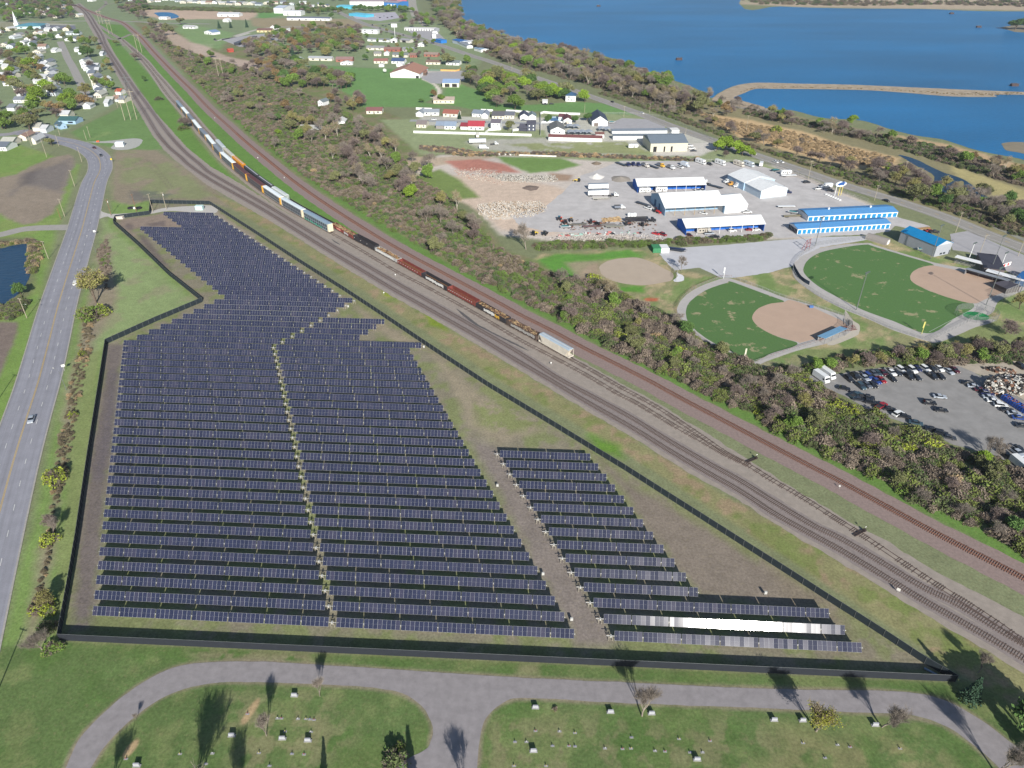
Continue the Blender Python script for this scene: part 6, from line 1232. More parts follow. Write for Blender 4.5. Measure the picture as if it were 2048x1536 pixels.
forest('wood', WO, 230, MXW, (8, 12.5), 140, 'mixed wood in spring leaf left of the playing field', 1.3, 5)
scatter(WO, 30, MXW, (12, 15), 'in the playing field wood', 40, 9, 1.15)
scatter([(660, 196), (700, 186), (732, 204), (728, 224), (690, 226), (650, 214)], 12, [('bare_purple', 3), ('bare_pale', 1), ('rust', 1), ('budding', 1)], (8, 12), 'at the corner below the playing field', 41, 5)
scatter([(935, 142), (990, 150), (1050, 160), (1110, 176), (1160, 190), (1110, 205), (1056, 206), (1030, 196), (1010, 212), (985, 212), (965, 180), (932, 166)], 46, [('bright', 2), ('green', 3), ('olive', 2.5), ('bare', 2), ('bare_purple', 1.6), ('budding', 2), ('dark', 1)], (9, 13), 'right of the church garage', 42, 6, 1.35)
scatter([(274, 62), (300, 50), (340, 60), (372, 90), (360, 96), (320, 90), (290, 78)], 18, [('bare_purple', 4), ('olive', 2), ('rust', 1)], (9, 13), 'in the copse by the main line', 43, 6)
forest('far_trees', [(225, -8), (300, 0), (290, 40), (262, 40), (236, 16)], 60, [('bare_purple', 3), ('dark', 1.5), ('olive', 2)], (8, 12), 44, 'grey green wood near the far end of the tracks', 1.3, 7)
scatter([(0, 112), (60, 100), (70, 120), (110, 150), (160, 190), (196, 215), (150, 235), (100, 240), (40, 260), (0, 262)], 54, [('budding', 3), ('olive', 3), ('green', 3), ('bare_purple', 2.5), ('rust', 2), ('bright', 1.4)], (8, 12), 'among the houses of the near town', 45, 7, 1.3)
scatter([(150, 84), (180, 70), (200, 100), (226, 150), (234, 190), (200, 205), (180, 150), (156, 110)], 20, [('budding', 3), ('green', 3), ('olive', 2), ('bare_purple', 2)], (8, 12), 'along the town edge by the tracks', 46, 7)
forest('town_trees', [(0, 0), (140, 2), (150, 40), (90, 44), (70, 38), (40, 46), (0, 46)], 150, [('bare_purple', 3), ('olive', 3), ('dark', 2), ('green', 1.5)], (9, 13), 47, 'mass of trees between the farthest houses, top left', 1.2, 8)
scatter([(0, 56), (40, 66), (140, 62), (160, 66), (150, 90), (60, 100), (0, 104)], 26, [('olive', 3), ('dark', 2), ('green', 2), ('bare_purple', 2)], (6, 10), 'below the steepled church', 48, 8)
scatter([(720, 68), (800, 62), (880, 88), (910, 100), (900, 128), (840, 128), (730, 122)], 30, [('olive', 2), ('dark', 2), ('green', 3), ('bare_purple', 3), ('budding', 1)], (5, 9), 'above the church hall', 49, 8)
forest('far_trees', [(530, 10), (660, 12), (690, 26), (660, 40), (600, 26), (560, 22)], 30, [('dark', 3), ('olive', 2), ('bare_purple', 1)], (7, 11), 50, 'far trees around the big white hall', 1.2, 9)
forest('far_trees', [(700, 20), (800, 19), (830, 26), (800, 26), (710, 24)], 22, [('dark', 3), ('green', 1)], (8, 11), 51, 'row of far trees in front of the factory', 1.2, 7)
scatter([(798, 40), (850, 36), (872, 50), (850, 60), (812, 58)], 15, [('bare_purple', 3), ('green', 2), ('olive', 1)], (11, 14), 'behind the motel', 52, 7)
forest('far_trees', [(-200, -30), (700, -30), (700, 3), (520, 4), (256, 1), (-100, 0)], 160, [('dark', 3), ('olive', 2), ('bare_purple', 2)], (9, 13), 53, 'trees behind the farthest housing rows', 1.3, 14)
# trees one can name
one = lambda k, x, y, h, lb, **kw: tree(k, x, y, h, lb, 'shrub' if k.startswith('shrub') else 'tree', **kw)
one('budding', 192, 606, 16.5, 'big budding roadside tree with spreading limbs above a round bush', wide=1.25, var=0)
one('shrub_green', 184, 636, 5.2, 'round bright green bush at the foot of the big roadside tree', wide=1.1)
one('shrub_yellow', 202, 628, 4.2, 'yellow green bush touching the round bush below the big roadside tree', wide=1.0)
one('dark', 44, 592, 6.0, 'dark leafy tree at the edge of the roadside pond', wide=1.1)
one('shrub_yellow', 113, 962, 4.2, 'yellow green bush between the road and the solar fence, alone', wide=.9)
one('shrub_yellow', 145, 832, 1.8, 'small yellow green bush beside the verge above the lone one')
one('shrub_yellow', 98, 1084, 2.6, 'small yellow green bush below the bare verge bush')
one('shrub_yellow', 164, 710, 1.8, 'tiny yellow green bush near the fence corner')
one('vase', 106, 1070, 5.5, 'spreading leafless bush on the verge left of the solar fence', wide=1.3)
one('bare_purple', 100, 1050, 4, 'low purplish leafless bush on the verge left of the solar fence', wide=1.3)
one('budding', 98, 1216, 5.5, 'leafing bush close to the fence above the bottom left corner', wide=1.2)
one('shrub_yellow', 92, 1222, 2.8, 'bright yellow green bush at the foot of the leafing bush by the fence')
one('vase', 84, 1299, 6.5, 'small grey bare tree left of the bottom left fence corner', wide=1.6)
one('shrub_green', 106, 1300, 2.2, 'green bush against the bottom left corner of the fence')
one('shrub_dark', 94, 1262, 2.6, 'dark bush above the small bare tree at the fence corner')
one('vase', 533, 1472, 8.5, 'slim bare tree with forked trunk in the cemetery, left of the headstones', wide=.7)
one('vase', 640, 1393, 6.5, 'slim young tree with pale bark standing beside the cemetery lane', wide=.7, var=1)
one('vase', 1284, 1432, 9.5, 'leafless tree with pale trunk standing by the middle of the lane', wide=1.05, var=1)
one('slimbud', 1632, 1462, 10, 'yellow budding tree overhanging the lane at lower right', wide=1.4, var=1)
one('vase', 1764, 1454, 8.5, 'leafless tree with white trunk at the lane beside a headstone', wide=1.25, var=2)
one('vase', 1990, 1545, 11, 'tall leafless tree at the bottom edge near the lane end', wide=1.0, var=0)
one('vase', 1956, 1345, 6, 'small leafless tree beyond the sharp fence corner', wide=1.1)
one('conifer', 1938, 1400, 8.5, 'dark evergreen outside the sharp right corner of the solar fence', wide=1.25)
one('dark', 2075, 1492, 11, 'dark spreading tree at the right edge beyond the lane', wide=1.2)
one('conifer', 2110, 1560, 12, 'evergreen beyond the bottom right corner', wide=1.2)
one('conifer', 648, 1622, 8, 'pointed evergreen below the picture shading the cemetery lawn', wide=1.0)
one('conifer', 842, 1700, 13, 'evergreen just below the picture throwing its shadow onto the lane', wide=1.0)
one('shrub_dark', 790, 1530, 3.0, 'dark low evergreen bush at the lane corner, bottom', wide=1.0)
one('shrub_green', 798, 1500, 1.6, 'small young green bush above the dark lane corner bush')
one('vase', 370, 1640, 15, 'large bare tree below the left lawn casting long branches', wide=1.1)
one('vase', 480, 1620, 9, 'smaller bare tree at the bottom edge of the left lawn', wide=1.0)
one('vase', 208, 1600, 8, 'bare tree at the bottom left inside the lane bend', wide=1.0)
one('vase', 932, 1600, 9, 'bare upright tree below the lane junction, bottom', wide=.9)
one('vase', 272, 1440, 2.6, 'tiny bare sapling at the inner edge of the lane bend', wide=.8)
one('bare_purple', 370, 257, 9, 'leafless bush beside the far end of the car carriers', wide=1.5)
one('shrub_green', 366, 259, 3.0, 'green weeds under the leafless bush beside the wagons', wide=1.6)
one('olive', 233, 92, 8, 'small tree in the fork of the upper tracks', wide=1.2)
one('bare_purple', 270, 122, 10, 'purplish tree left of the upper siding', wide=1.3)
one('dark', 290, 163, 6, 'narrow dark bush left of the upper siding', wide=.9)
one('shrub_dark', 318, 200, 3.2, 'round dark shrub on the grass strip between the lines', wide=1.4)
one('dark', 178, 116, 14, 'large dark green tree at the end of the town street', wide=1.3)
one('bright', 56, 140, 13, 'bright yellow green crown in the middle of the near town', wide=1.5)
one('bright', 80, 200, 13, 'bright green crown behind the brown tree in the near town', wide=1.3)
one('green', 130, 172, 13, 'blue green crown beside the lower town street', wide=1.3, var=1)
one('budding', 172, 196, 14, 'tall olive budding tree at the lower end of the town street', wide=1.3)
one('green', 146, 222, 11, 'green tree behind the teal roofed cottage', wide=1.2)
one('rust', 112, 230, 12, 'reddish budding tree left of the teal roofed cottage', wide=1.3)
one('olive', 60, 262, 14, 'tall budding tree where the arterial road leaves the town', wide=1.4)
one('green', 12, 258, 14, 'green tree at the left edge above the side street', wide=1.3)
one('olive', 104, 292, 6, 'low budding bush inside the road bend', wide=1.5)
one('bright', 560, 270, 5, 'vivid green round tree in the scrub above the wagons', wide=1.2, var=0)
one('bright', 820, 400, 9, 'vivid green tree at the left rim of the rubble yard', wide=1.0, var=1)
one('budding', 782, 366, 9, 'pale budding tree behind the vivid green one by the rubble yard', wide=1.0)
one('bare_pale', 720, 366, 14, 'tall pale tree standing alone in front of the grove', wide=1.0)
one('bare', 1052, 499, 14, 'tall bare twin trunk tree at the left of the rubble piles', wide=.9, var=0)
one('bare', 882, 450, 13, 'bare tree at the edge of the grove, right of the thicket', wide=.9)
one('bare', 950, 468, 12, 'bare tree leaning over the rubble, right of the grove', wide=.9)
one('bare', 1362, 542, 7.5, 'small leafless tree on the stone lot edge behind the backstop', wide=.9, var=2)
for i, (x, y, h) in enumerate([(1432, 303, 9), (1450, 300, 10), (1470, 308, 9.5), (1484, 312, 8), (1499, 314, 6)]): one('bright', x, y, h, ['first', 'second', 'third', 'fourth', 'fifth'][i] + ' bright green tree from the left in the row beside the warehouse', group='row of bright green trees beside the warehouse', wide=1.15)
one('bare_purple', 1449, 317, 6, 'small purplish tree in front of the bright green row', wide=1.1)
one('green', 1030, 220, 13, 'big round yellow green tree at the edge of the far field', wide=1.3)
one('bare_purple', 992, 214, 11, 'brown round tree left of the big yellow green one', wide=1.5)
one('olive', 1016, 262, 8, 'golden willow beside the white two-storey house', wide=1.2)
one('dark', 1096, 246, 7, 'dark round tree left of the clipped pair by the maroon house', wide=1.0)
one('dark', 1152, 247, 6.5, 'round clipped tree beside the maroon house, left of the pair', wide=1.2); one('dark', 1174, 243, 7, 'round clipped tree touching the slate roofed building', wide=1.2)
one('conifer', 919, 238, 7, 'spruce in front of the grey blue roofed house', wide=1.3)
one('green', 882, 206, 8, 'bright tree right of the ranch house', wide=1.1) ; one('rust', 868, 196, 8, 'reddish budding tree behind the ranch house', wide=1.2)
one('dark', 843, 206, 4, 'low evergreen left of the ranch house', wide=1.4)
one('conifer', 588, 122, 17, 'tall blue green spruce at the left of the playing field', wide=1.2, var=0)
one('conifer', 439, 57, 12, 'left evergreen of the farm group', wide=1.4); one('conifer', 462, 56, 11, 'middle evergreen of the farm group', wide=1.3); one('conifer', 494, 55, 13, 'right evergreen of the farm group', wide=1.1)
one('olive', 362, 50, 11, 'budding tree left of the farmhouse', wide=1.3)
one('dark', 556, 62, 9, 'round green tree beside the yellowish house', wide=1.2); one('green', 606, 58, 7, 'small yellow green tree on the brown field edge', wide=1.2)
one('green', 422, 116, 9, 'yellowish tree beside the muddy patch', wide=1.0)
one('olive', 895, 130, 13, 'large budding tree above the church car park', wide=1.5); one('green', 932, 128, 10, 'leafing tree by the highway right of the church car park', wide=1.2)
one('bright', 1170, 205, 11, 'bright leafing tree right of the blue roofed house', wide=1.0)
one('bare_pale', 1547, 228, 9, 'white barked tree on the lake shore, left', wide=.9); one('bare_pale', 1662, 258, 10, 'white barked tree on the lake shore, right', wide=1.0); one('bright', 1704, 250, 8, 'bright green tree on the lake shore', wide=1.0)
one('bare_pale', 1418, 200, 12, 'pale tree at the foot of the dike', wide=1.0); one('green', 1334, 168, 13, 'pale green tree standing out of the lake belt', wide=1.0)
one('bare_pale', 1978, 345, 12, 'tall pale tree by the lake, right of centre', wide=1.0); one('bare_pale', 2008, 340, 10, 'tall pale tree near the right edge by the lake', wide=1.0)
one('olive', 1826, 402, 11, 'round budding tree at the near end of the backwater', wide=1.4); one('green', 1872, 396, 9, 'budding tree right of the round one by the backwater', wide=1.2); one('bright', 1770, 342, 6, 'yellow green bush at the right end of the reed bed', wide=1.1); one('bright', 1800, 345, 6, 'yellow green bush beside the backwater', wide=1.1); one('shrub_yellow', 1553, 264, 5, 'yellow green bush alone in the reed bed', wide=1.0)
one('bare_pale', 1902, 385, 8, 'small white tree standing in front of the backwater', wide=1.1)
one('dark', 2030, 60, 16, 'green tree crown on the islet at the right edge', wide=1.8); one('dark', 2062, 60, 16, 'green tree on the islet just off the right edge', wide=1.8)
one('budding', 2038, 618, 8, 'yellow green tree right of the far ball field', wide=1.2); one('bare_purple', 2010, 668, 7, 'dark branching tree beside the batting cage', wide=1.5)
one('bare', 1975, 915, 8, 'bare tree with dark vines at the lower edge of the parking lot', wide=.8, var=0); one('bare', 1992, 922, 7, 'second bare tree with vines at the lower edge of the parking lot', wide=.8); one('bright', 1968, 925, 3.5, 'bright yellow green bush below the parking lot', wide=1.3)
one('bare_pale', 1222, 600, 9, 'multi stemmed bare tree left of the old infield', wide=1.2, var=0); one('bare_pale', 1200, 590, 9, 'pale many stemmed tree left of the old infield, farther', wide=1.2, var=1)
# --- vehicles
rub = mat('tyre_rubber', (44, 44, 46), .9, .1, 2); hub = mat('wheel_rim', (150, 152, 156), .4, .05, 2, metal=.4); carglass = mat('car_glass', (30, 36, 44), .08, .05, 1, spec=.8); lampm = mat('headlight_glass', (226, 226, 220), .2, .05, 1)
def paintm(rgb): return mat('paint_%d_%d_%d' % rgb, rgb, .32, .04, 1, spec=.6, k=.85)
VP = {}
def vehicle(kind, x, y, rz, col_, label, group=None, cat=None, world=None):
 p = at(x, y) if world is None else world; key = (kind, col_)
 cats = {'sedan': 'car', 'suv': 'car', 'pickup': 'pickup truck', 'van': 'van', 'box': 'box truck', 'camper': 'camper', 'semi': 'truck tractor', 'dump': 'dump truck', 'trailer': 'trailer', 'flat': 'flatbed trailer', 'boat': 'boat', 'motorhome': 'motorhome'}
 names = {'sedan': 'parked_car', 'suv': 'parked_suv', 'pickup': 'pickup_truck', 'van': 'step_van', 'box': 'box_truck', 'camper': 'camper_trailer', 'semi': 'truck_tractor', 'dump': 'dump_truck', 'trailer': 'semi_trailer', 'flat': 'flatbed_trailer', 'boat': 'boat_on_trailer', 'motorhome': 'motorhome'}
 if key in VP:
  o = dup(VP[key], (p.x, p.y, .04), rz, label, group)
  if not group and 'group' in o: del o['group']
  return o
 t = thing(names[kind], label, cat or cats[kind], (p.x, p.y, .04), rz, group); VP[key] = t; pm = paintm(col_)
 def wheels(xs, w_, r_=.34):
  for x_ in xs:
   for sy in (-1, 1):
    b = MB(); b.cyl((x_, sy * w_, r_), (x_, sy * (w_ - .24), r_), r_, n=10, m=rub); b.cyl((x_, sy * (w_ + .01), r_), (x_, sy * (w_ - .05), r_), r_ * .55, n=8, m=hub); b.build('wheel', t)
 def lamps(xf, z, w_):
  for sy in (-1, 1): b = MB(); b.box(xf - .03, xf + .03, sy * w_ - .18, sy * w_ + .18, z - .08, z + .1, lampm); b.build('headlight', t)
 if kind in ('sedan', 'suv'):
  L_, W2 = (2.35, .92) if kind == 'sedan' else (2.35, .97); top = 1.42 if kind == 'sedan' else 1.75; wl = .92 if kind == 'sedan' else 1.05
  b = MB(); b.prof([(-L_, .35), (L_, .32), (L_ + .02, .62), (L_ - .25, .78 if kind == 'sedan' else .98), (.95, wl), (-1.55 if kind == 'sedan' else -L_ + .05, wl), (-L_, .85)], -W2, W2, pm)
  r0, r1 = (-1.0, .35) if kind == 'sedan' else (-1.9, .45); g0, g1 = (-1.75, 1.05) if kind == 'sedan' else (-2.2, 1.0)
  b.taper(r0, r1, -W2 + .2, W2 - .2, top - .03, top + .03, .03, .03, .03, pm); b.build('body', t)
  b = MB(); P = [(g0, -W2 + .06, wl), (g1, -W2 + .06, wl), (g1, W2 - .06, wl), (g0, W2 - .06, wl), (r0, -W2 + .2, top), (r1, -W2 + .2, top), (r1, W2 - .2, top), (r0, W2 - .2, top)]
  b.solid(P, [(4, 5, 6, 7), (0, 1, 5, 4), (1, 2, 6, 5), (2, 3, 7, 6), (3, 0, 4, 7)], carglass); b.build('windows', t)
  wheels((-1.4, 1.42), W2); lamps(L_ + .02, .68, .62)
 elif kind == 'pickup':
  b = MB(); b.prof([(-2.8, .5), (2.7, .45), (2.75, .8), (2.6, 1.05), (1.35, 1.12), (-2.8, 1.12)], -1.0, 1.0, pm); b.taper(-.55, .85, -.8, .8, 1.74, 1.82, .05, .05, .05, pm); b.build('body', t)
  b = MB(); P = [(-.85, -.94, 1.12), (1.4, -.94, 1.12), (1.4, .94, 1.12), (-.85, .94, 1.12), (-.6, -.82, 1.75), (.85, -.82, 1.75), (.85, .82, 1.75), (-.6, .82, 1.75)]; b.solid(P, [(4, 5, 6, 7), (0, 1, 5, 4), (1, 2, 6, 5), (2, 3, 7, 6), (3, 0, 4, 7)], carglass); b.build('windows', t)
  b = MB(); b.box(-2.7, -.95, -.82, .82, 1.13, 1.16, mat('truck_bed', (60, 60, 62), .8)); b.build('cargo_bed', t); wheels((-1.75, 1.8), 1.0, .4); lamps(2.76, .85, .7)
 elif kind in ('van', 'box', 'motorhome'):
  L_ = {'van': 3.6, 'box': 3.8, 'motorhome': 4.6}[kind]; H_ = {'van': 2.9, 'box': 3.2, 'motorhome': 3.3}[kind]
  b = MB()
  if kind == 'box': b.box(-L_, 1.6, -1.2, 1.2, .8, H_, pm); b.prof([(1.75, .5), (3.8, .5), (3.85, 1.1), (2.9, 1.35), (2.5, 2.1), (1.75, 2.1)], -1, 1, pm)
  else: b.prof([(-L_, .5), (L_, .45), (L_ + .05, 1.1), (L_ - .5, 1.4), (L_ - .75, H_ - .15), (L_ - 1.0, H_), (-L_ + .1, H_), (-L_, H_ - .1)], -1.15, 1.15, pm)
  b.build('body', t); b = MB()
  if kind == 'box': b.box(2.1, 2.7, -1.02, 1.02, 1.4, 1.95, carglass)
  else:
   b.box(L_ - .72, L_ - .42, -.95, .95, 1.55, 2.3, carglass); b.box(L_ - 1.7, L_ - .9, -1.17, 1.17, 1.4, 2.1, carglass)
   if kind == 'motorhome': b.box(-L_ + 1, -L_ + 2.4, -1.17, 1.17, 1.6, 2.3, carglass); b.box(-.8, .8, -1.17, 1.17, 1.6, 2.3, carglass)
  b.build('windows', t); wheels((-L_ * .55, L_ * .68), 1.12, .42); lamps(L_ + .05, .9, .8)
  if kind == 'motorhome': part('roof_unit', bm((225, 225, 222)), t, (-1, 0, -.4, .4, H_, H_ + .28))
 elif kind == 'camper':
  b = MB(); b.prof([(-3.9, .55), (3.2, .55), (3.9, 1.3), (3.7, 2.9), (3.4, 3.05), (-3.8, 3.05), (-3.9, 2.9)], -1.2, 1.2, pm); b.build('body', t)
  b = MB()
  for x0 in (-3, -1.2, 1.6): b.box(x0, x0 + .9, -1.23, 1.23, 1.5, 2.2, carglass)
  b.build('windows', t); b = MB(); b.box(.2, .9, -1.24, -1.19, .6, 2.5, bm((120, 116, 110))); b.build('door', t)
  b = MB(); b.box(-2.4, -1.5, -.35, .35, 3.05, 3.3, bm((220, 220, 218))); b.build('roof_unit', t); b = MB(); b.box(3.6, 5.0, -.1, .1, .45, .6, blk); b.build('tow_bar', t); wheels((-.9, 0), 1.18, .36)
 elif kind in ('semi', 'dump'):
  b = MB(); b.box(-3.2, 1.2, -.45, .45, .6, .9, blk); b.build('chassis', t)
  b = MB(); b.prof([(.2, .8), (3.0, .7), (3.1, 1.5), (1.8, 1.75), (1.6, 2.7), (.2, 2.8)], -1.1, 1.1, pm); b.build('cab', t); b = MB(); b.box(1.35, 1.78, -.95, .95, 1.85, 2.5, carglass); b.box(.5, 1.3, -1.12, 1.12, 1.85, 2.45, carglass); b.build('windows', t)
  if kind == 'dump':
   g = mat('steel_tub', (128, 136, 150), .5, .1, 1, metal=.2); b = MB(); b.taper(-3.6, -.1, -1.2, 1.2, 1.1, 2.4, -.2, -.1, -.05, g)
   b.box(-3.5, -.2, -1.05, 1.05, 2.42, 2.44, mat('tub_inside', (90, 88, 86), .9)); b.build('dump_body', t)
  wheels((2.2, -1.6, -2.8), 1.1, .5); lamps(3.1, 1.1, .8)
 elif kind == 'trailer':
  b = MB(); b.box(-6.8, 6.8, -1.28, 1.28, 1.15, 3.95, pm); b.build('box_body', t); b = MB(); b.box(-6.82, 6.82, -1.3, 1.3, 3.95, 4.02, mat('trailer_roof', (150, 160, 172), .6, .06, .5)); b.build('roof', t)
  b = MB(); b.box(-6.5, -3.6, -.5, .5, .8, 1.15, blk); b.box(3.2, 3.5, -.8, -.6, 0, 1.15, blk); b.box(3.2, 3.5, .6, .8, 0, 1.15, blk); b.build('landing_gear', t); wheels((-5.8, -4.5), 1.2, .5)
 elif kind == 'flat':
  b = MB(); b.box(-5.5, 5.5, -1.2, 1.2, .85, 1.05, pm); b.box(-5.5, 5.5, -.4, -.25, .6, .85, blk); b.box(-5.5, 5.5, .25, .4, .6, .85, blk); b.box(5.5, 6.6, -.08, .08, .7, .85, blk); b.build('deck', t); wheels((-3.9, -2.9), 1.15, .4)
 elif kind == 'boat':
  b = MB(); n = 9; P = []
  for i in range(n): x_ = -3 + i * .75; w_ = 1.1 * (1 - max(0, (x_ - .5) / 2.6) ** 2); P += [(x_, -max(w_, .05), 1.5), (x_, 0, .55 + max(0, x_ - 1.5) * .3), (x_, max(w_, .05), 1.5)]
  F = []; 
  for i in range(n - 1): a = 3 * i; F += [(a, a + 3, a + 4, a + 1), (a + 1, a + 4, a + 5, a + 2), (a, a + 2, a + 5, a + 3)]
  b.solid(P, F, pm); b.build('hull', t); b = MB(); b.taper(-2.6, 2.0, -.85, .85, 1.5, 1.95, .6, 1.4, .4, mat('boat_cover', (54, 112, 118) if col_[0] < 120 else (226, 230, 232), .8)); b.build('cover', t)
  b = MB(); b.box(-2.6, 4, -.06, .06, .4, .5, blk); b.build('trailer_frame', t); wheels((-1,), .95, .3)
 return t
def rzof(x0, y0, x1, y1): a, b = at(x0, y0), at(x1, y1); return math.atan2(b.y - a.y, b.x - a.x)
dn = rzof(1683, 750, 1703, 766)
CC = {'black': (40, 42, 48), 'white': (232, 234, 234), 'silver': (170, 178, 188), 'blue': (44, 72, 140), 'navy': (40, 48, 90), 'red': (150, 34, 44), 'maroon': (84, 34, 46), 'teal': (58, 80, 92), 'grey': (96, 102, 112), 'dark': (56, 60, 68)}
LOT = [(1697, 760, 'suv', 'black'), (1710, 755, 'suv', 'black'), (1726.7, 758, 'pickup', 'silver'), (1736, 755, 'suv', 'blue'), (1746, 749, 'sedan', 'grey'), (1754, 748, 'sedan', 'teal'), (1765, 748, 'sedan', 'maroon'), (1780, 747, 'pickup', 'white'), (1793, 748, 'sedan', 'dark'), (1801, 742, 'suv', 'white'), (1813, 745, 'suv', 'black'), (1823, 742, 'suv', 'white'), (1833, 739, 'sedan', 'navy'), (1721, 775, 'suv', 'teal'), (1733, 772, 'sedan', 'grey'), (1744.6, 772, 'sedan', 'black'), (1751.4, 764, 'sedan', 'blue'), (1761.5, 761.8, 'sedan', 'red'), (1783, 759.5, 'sedan', 'black'), (1817.6, 756, 'suv', 'black'), (1832, 757, 'sedan', 'dark'),
 (1849, 740.4, 'suv', 'white'), (1863, 739, 'sedan', 'dark'), (1877, 739, 'sedan', 'white'), (1864, 755, 'suv', 'black'), (1880, 755, 'sedan', 'black'), (1896.6, 745, 'sedan', 'silver'), (1908, 742, 'sedan', 'maroon')]
cc = {}
def lot(lst, rz, where, grp):
 for x, y, k, c in sorted(lst):
  cc[(where, k, c)] = cc.get((where, k, c), 0) + 1
  lb = '%s %s %s, %s from left' % (c, {'suv': 'tall car', 'sedan': 'car', 'pickup': 'pickup'}[k], where, ordn(cc[(where, k, c)]))
  vehicle(k, x, y, rz + random.Random(int(x * y)).uniform(-.06, .06), CC[c], lb, grp)
lot([q for q in LOT], dn, 'in the rows at the top of the lot', 'cars parked in rows at the top of the lot')
rt = rzof(1936, 768, 1962, 770)
lot([(1936, 768.5, 'sedan', 'black'), (1947, 775, 'sedan', 'silver'), (1960.6, 782, 'sedan', 'maroon'), (1973, 788.7, 'suv', 'navy'), (1977.5, 796.6, 'sedan', 'silver'), (1986.5, 804.4, 'sedan', 'white'), (2001, 813.4, 'suv', 'white'), (2013.4, 822.4, 'sedan', 'black'), (2027, 829, 'sedan', 'silver'), (2037, 838, 'sedan', 'blue'), (2044, 854, 'sedan', 'dark')], rt - .06, 'in the row beside the scrap heap', 'cars parked beside the scrap heap')
lot([(1878.6, 795.5, 'sedan', 'silver'), (1858.4, 808, 'suv', 'black'), (1881, 822.4, 'sedan', 'black')], rt - .02, 'standing free in the middle of the lot', 'cars standing free in the middle of the lot')
lot([(1687, 779, 'sedan', 'black'), (1717.7, 801, 'sedan', 'dark'), (1741, 807, 'suv', 'black'), (1777, 820, 'sedan', 'black'), (1807.6, 835, 'sedan', 'black'), (1831, 848, 'sedan', 'teal'), (1863, 861, 'sedan', 'black'), (1881, 869, 'suv', 'black'), (1896.6, 877, 'sedan', 'dark'), (1733, 797.7, 'pickup', 'black')], rzof(1741, 807, 1762, 811), 'along the thicket edge of the lot', 'cars parked along the thicket edge of the lot')
for x, y, k, c, a in ((1711, 793, 'pickup', 'teal', .5), (1761.5, 814.6, 'pickup', 'red', .6), (1795, 830, 'suv', 'white', .5)): vehicle(k, x, y, a, CC[c], '%s %s parked askew along the thicket edge of the lot' % (c, {'suv': 'car', 'pickup': 'pickup'}[k]))
lot([(2009, 912, 'suv', 'black'), (2020, 918.6, 'sedan', 'black'), (2037, 900.6, 'sedan', 'dark'), (2031, 907, 'pickup', 'silver')], dn, 'in the bottom right corner of the lot', 'cars in the bottom right corner of the lot')
vehicle('suv', 2040, 735, dn, CC['black'], 'black car alone at the right edge beyond the scrap heap'); vehicle('van', 2038, 934, dn - .1, CC['white'], 'white van at the bottom right corner of the lot')
vehicle('van', 1641, 759, dn + .12, CC['white'], 'white step van at the left corner of the lot, nearer of two'); vehicle('van', 1653, 752, dn + .12, CC['white'], 'white step van at the left corner of the lot, farther of two')
# roads
vehicle('sedan', 64, 841, rzof(72, 820, 64, 841), CC['silver'], 'silver car driving on the wide road at left'); vehicle('suv', 152, 568, rzof(152, 568, 160, 540), (226, 226, 220), 'white car on the wide road under the big tree')
vehicle('sedan', 189, 297, rzof(180, 293, 192, 299), CC['maroon'], 'dark car in the bend of the wide road, left of two'); vehicle('sedan', 202, 312, rzof(198, 306, 203, 318), CC['black'], 'black car in the bend of the wide road, right of two')
for x, y, k, c, lb in ((1225, 205, 'sedan', 'black', 'black car on the lake road by the far green field'), (1284, 227, 'sedan', 'white', 'white car on the lake road behind the slate roofed building'), (1507, 309, 'sedan', 'white', 'white car on the lake road right of the bright green trees'), (1551, 325, 'sedan', 'white', 'white car on the lake road, front one of the close pair'), (1562, 325, 'sedan', 'white', 'white car on the lake road, rear one of the close pair'), (1772, 403, 'sedan', 'black', 'black car on the lake road above the blue storage rows'), (760, 57, 'sedan', 'black', 'black car at the junction, left of two'), (745, 51, 'suv', 'black', 'dark car at the junction, further left'), (807, 71, 'sedan', 'black', 'black car on the lake road below the motel')):
 vehicle(k, x, y, rzof(x - 12, y - 4.3, x + 12, y + 4.3), CC[c], lb)
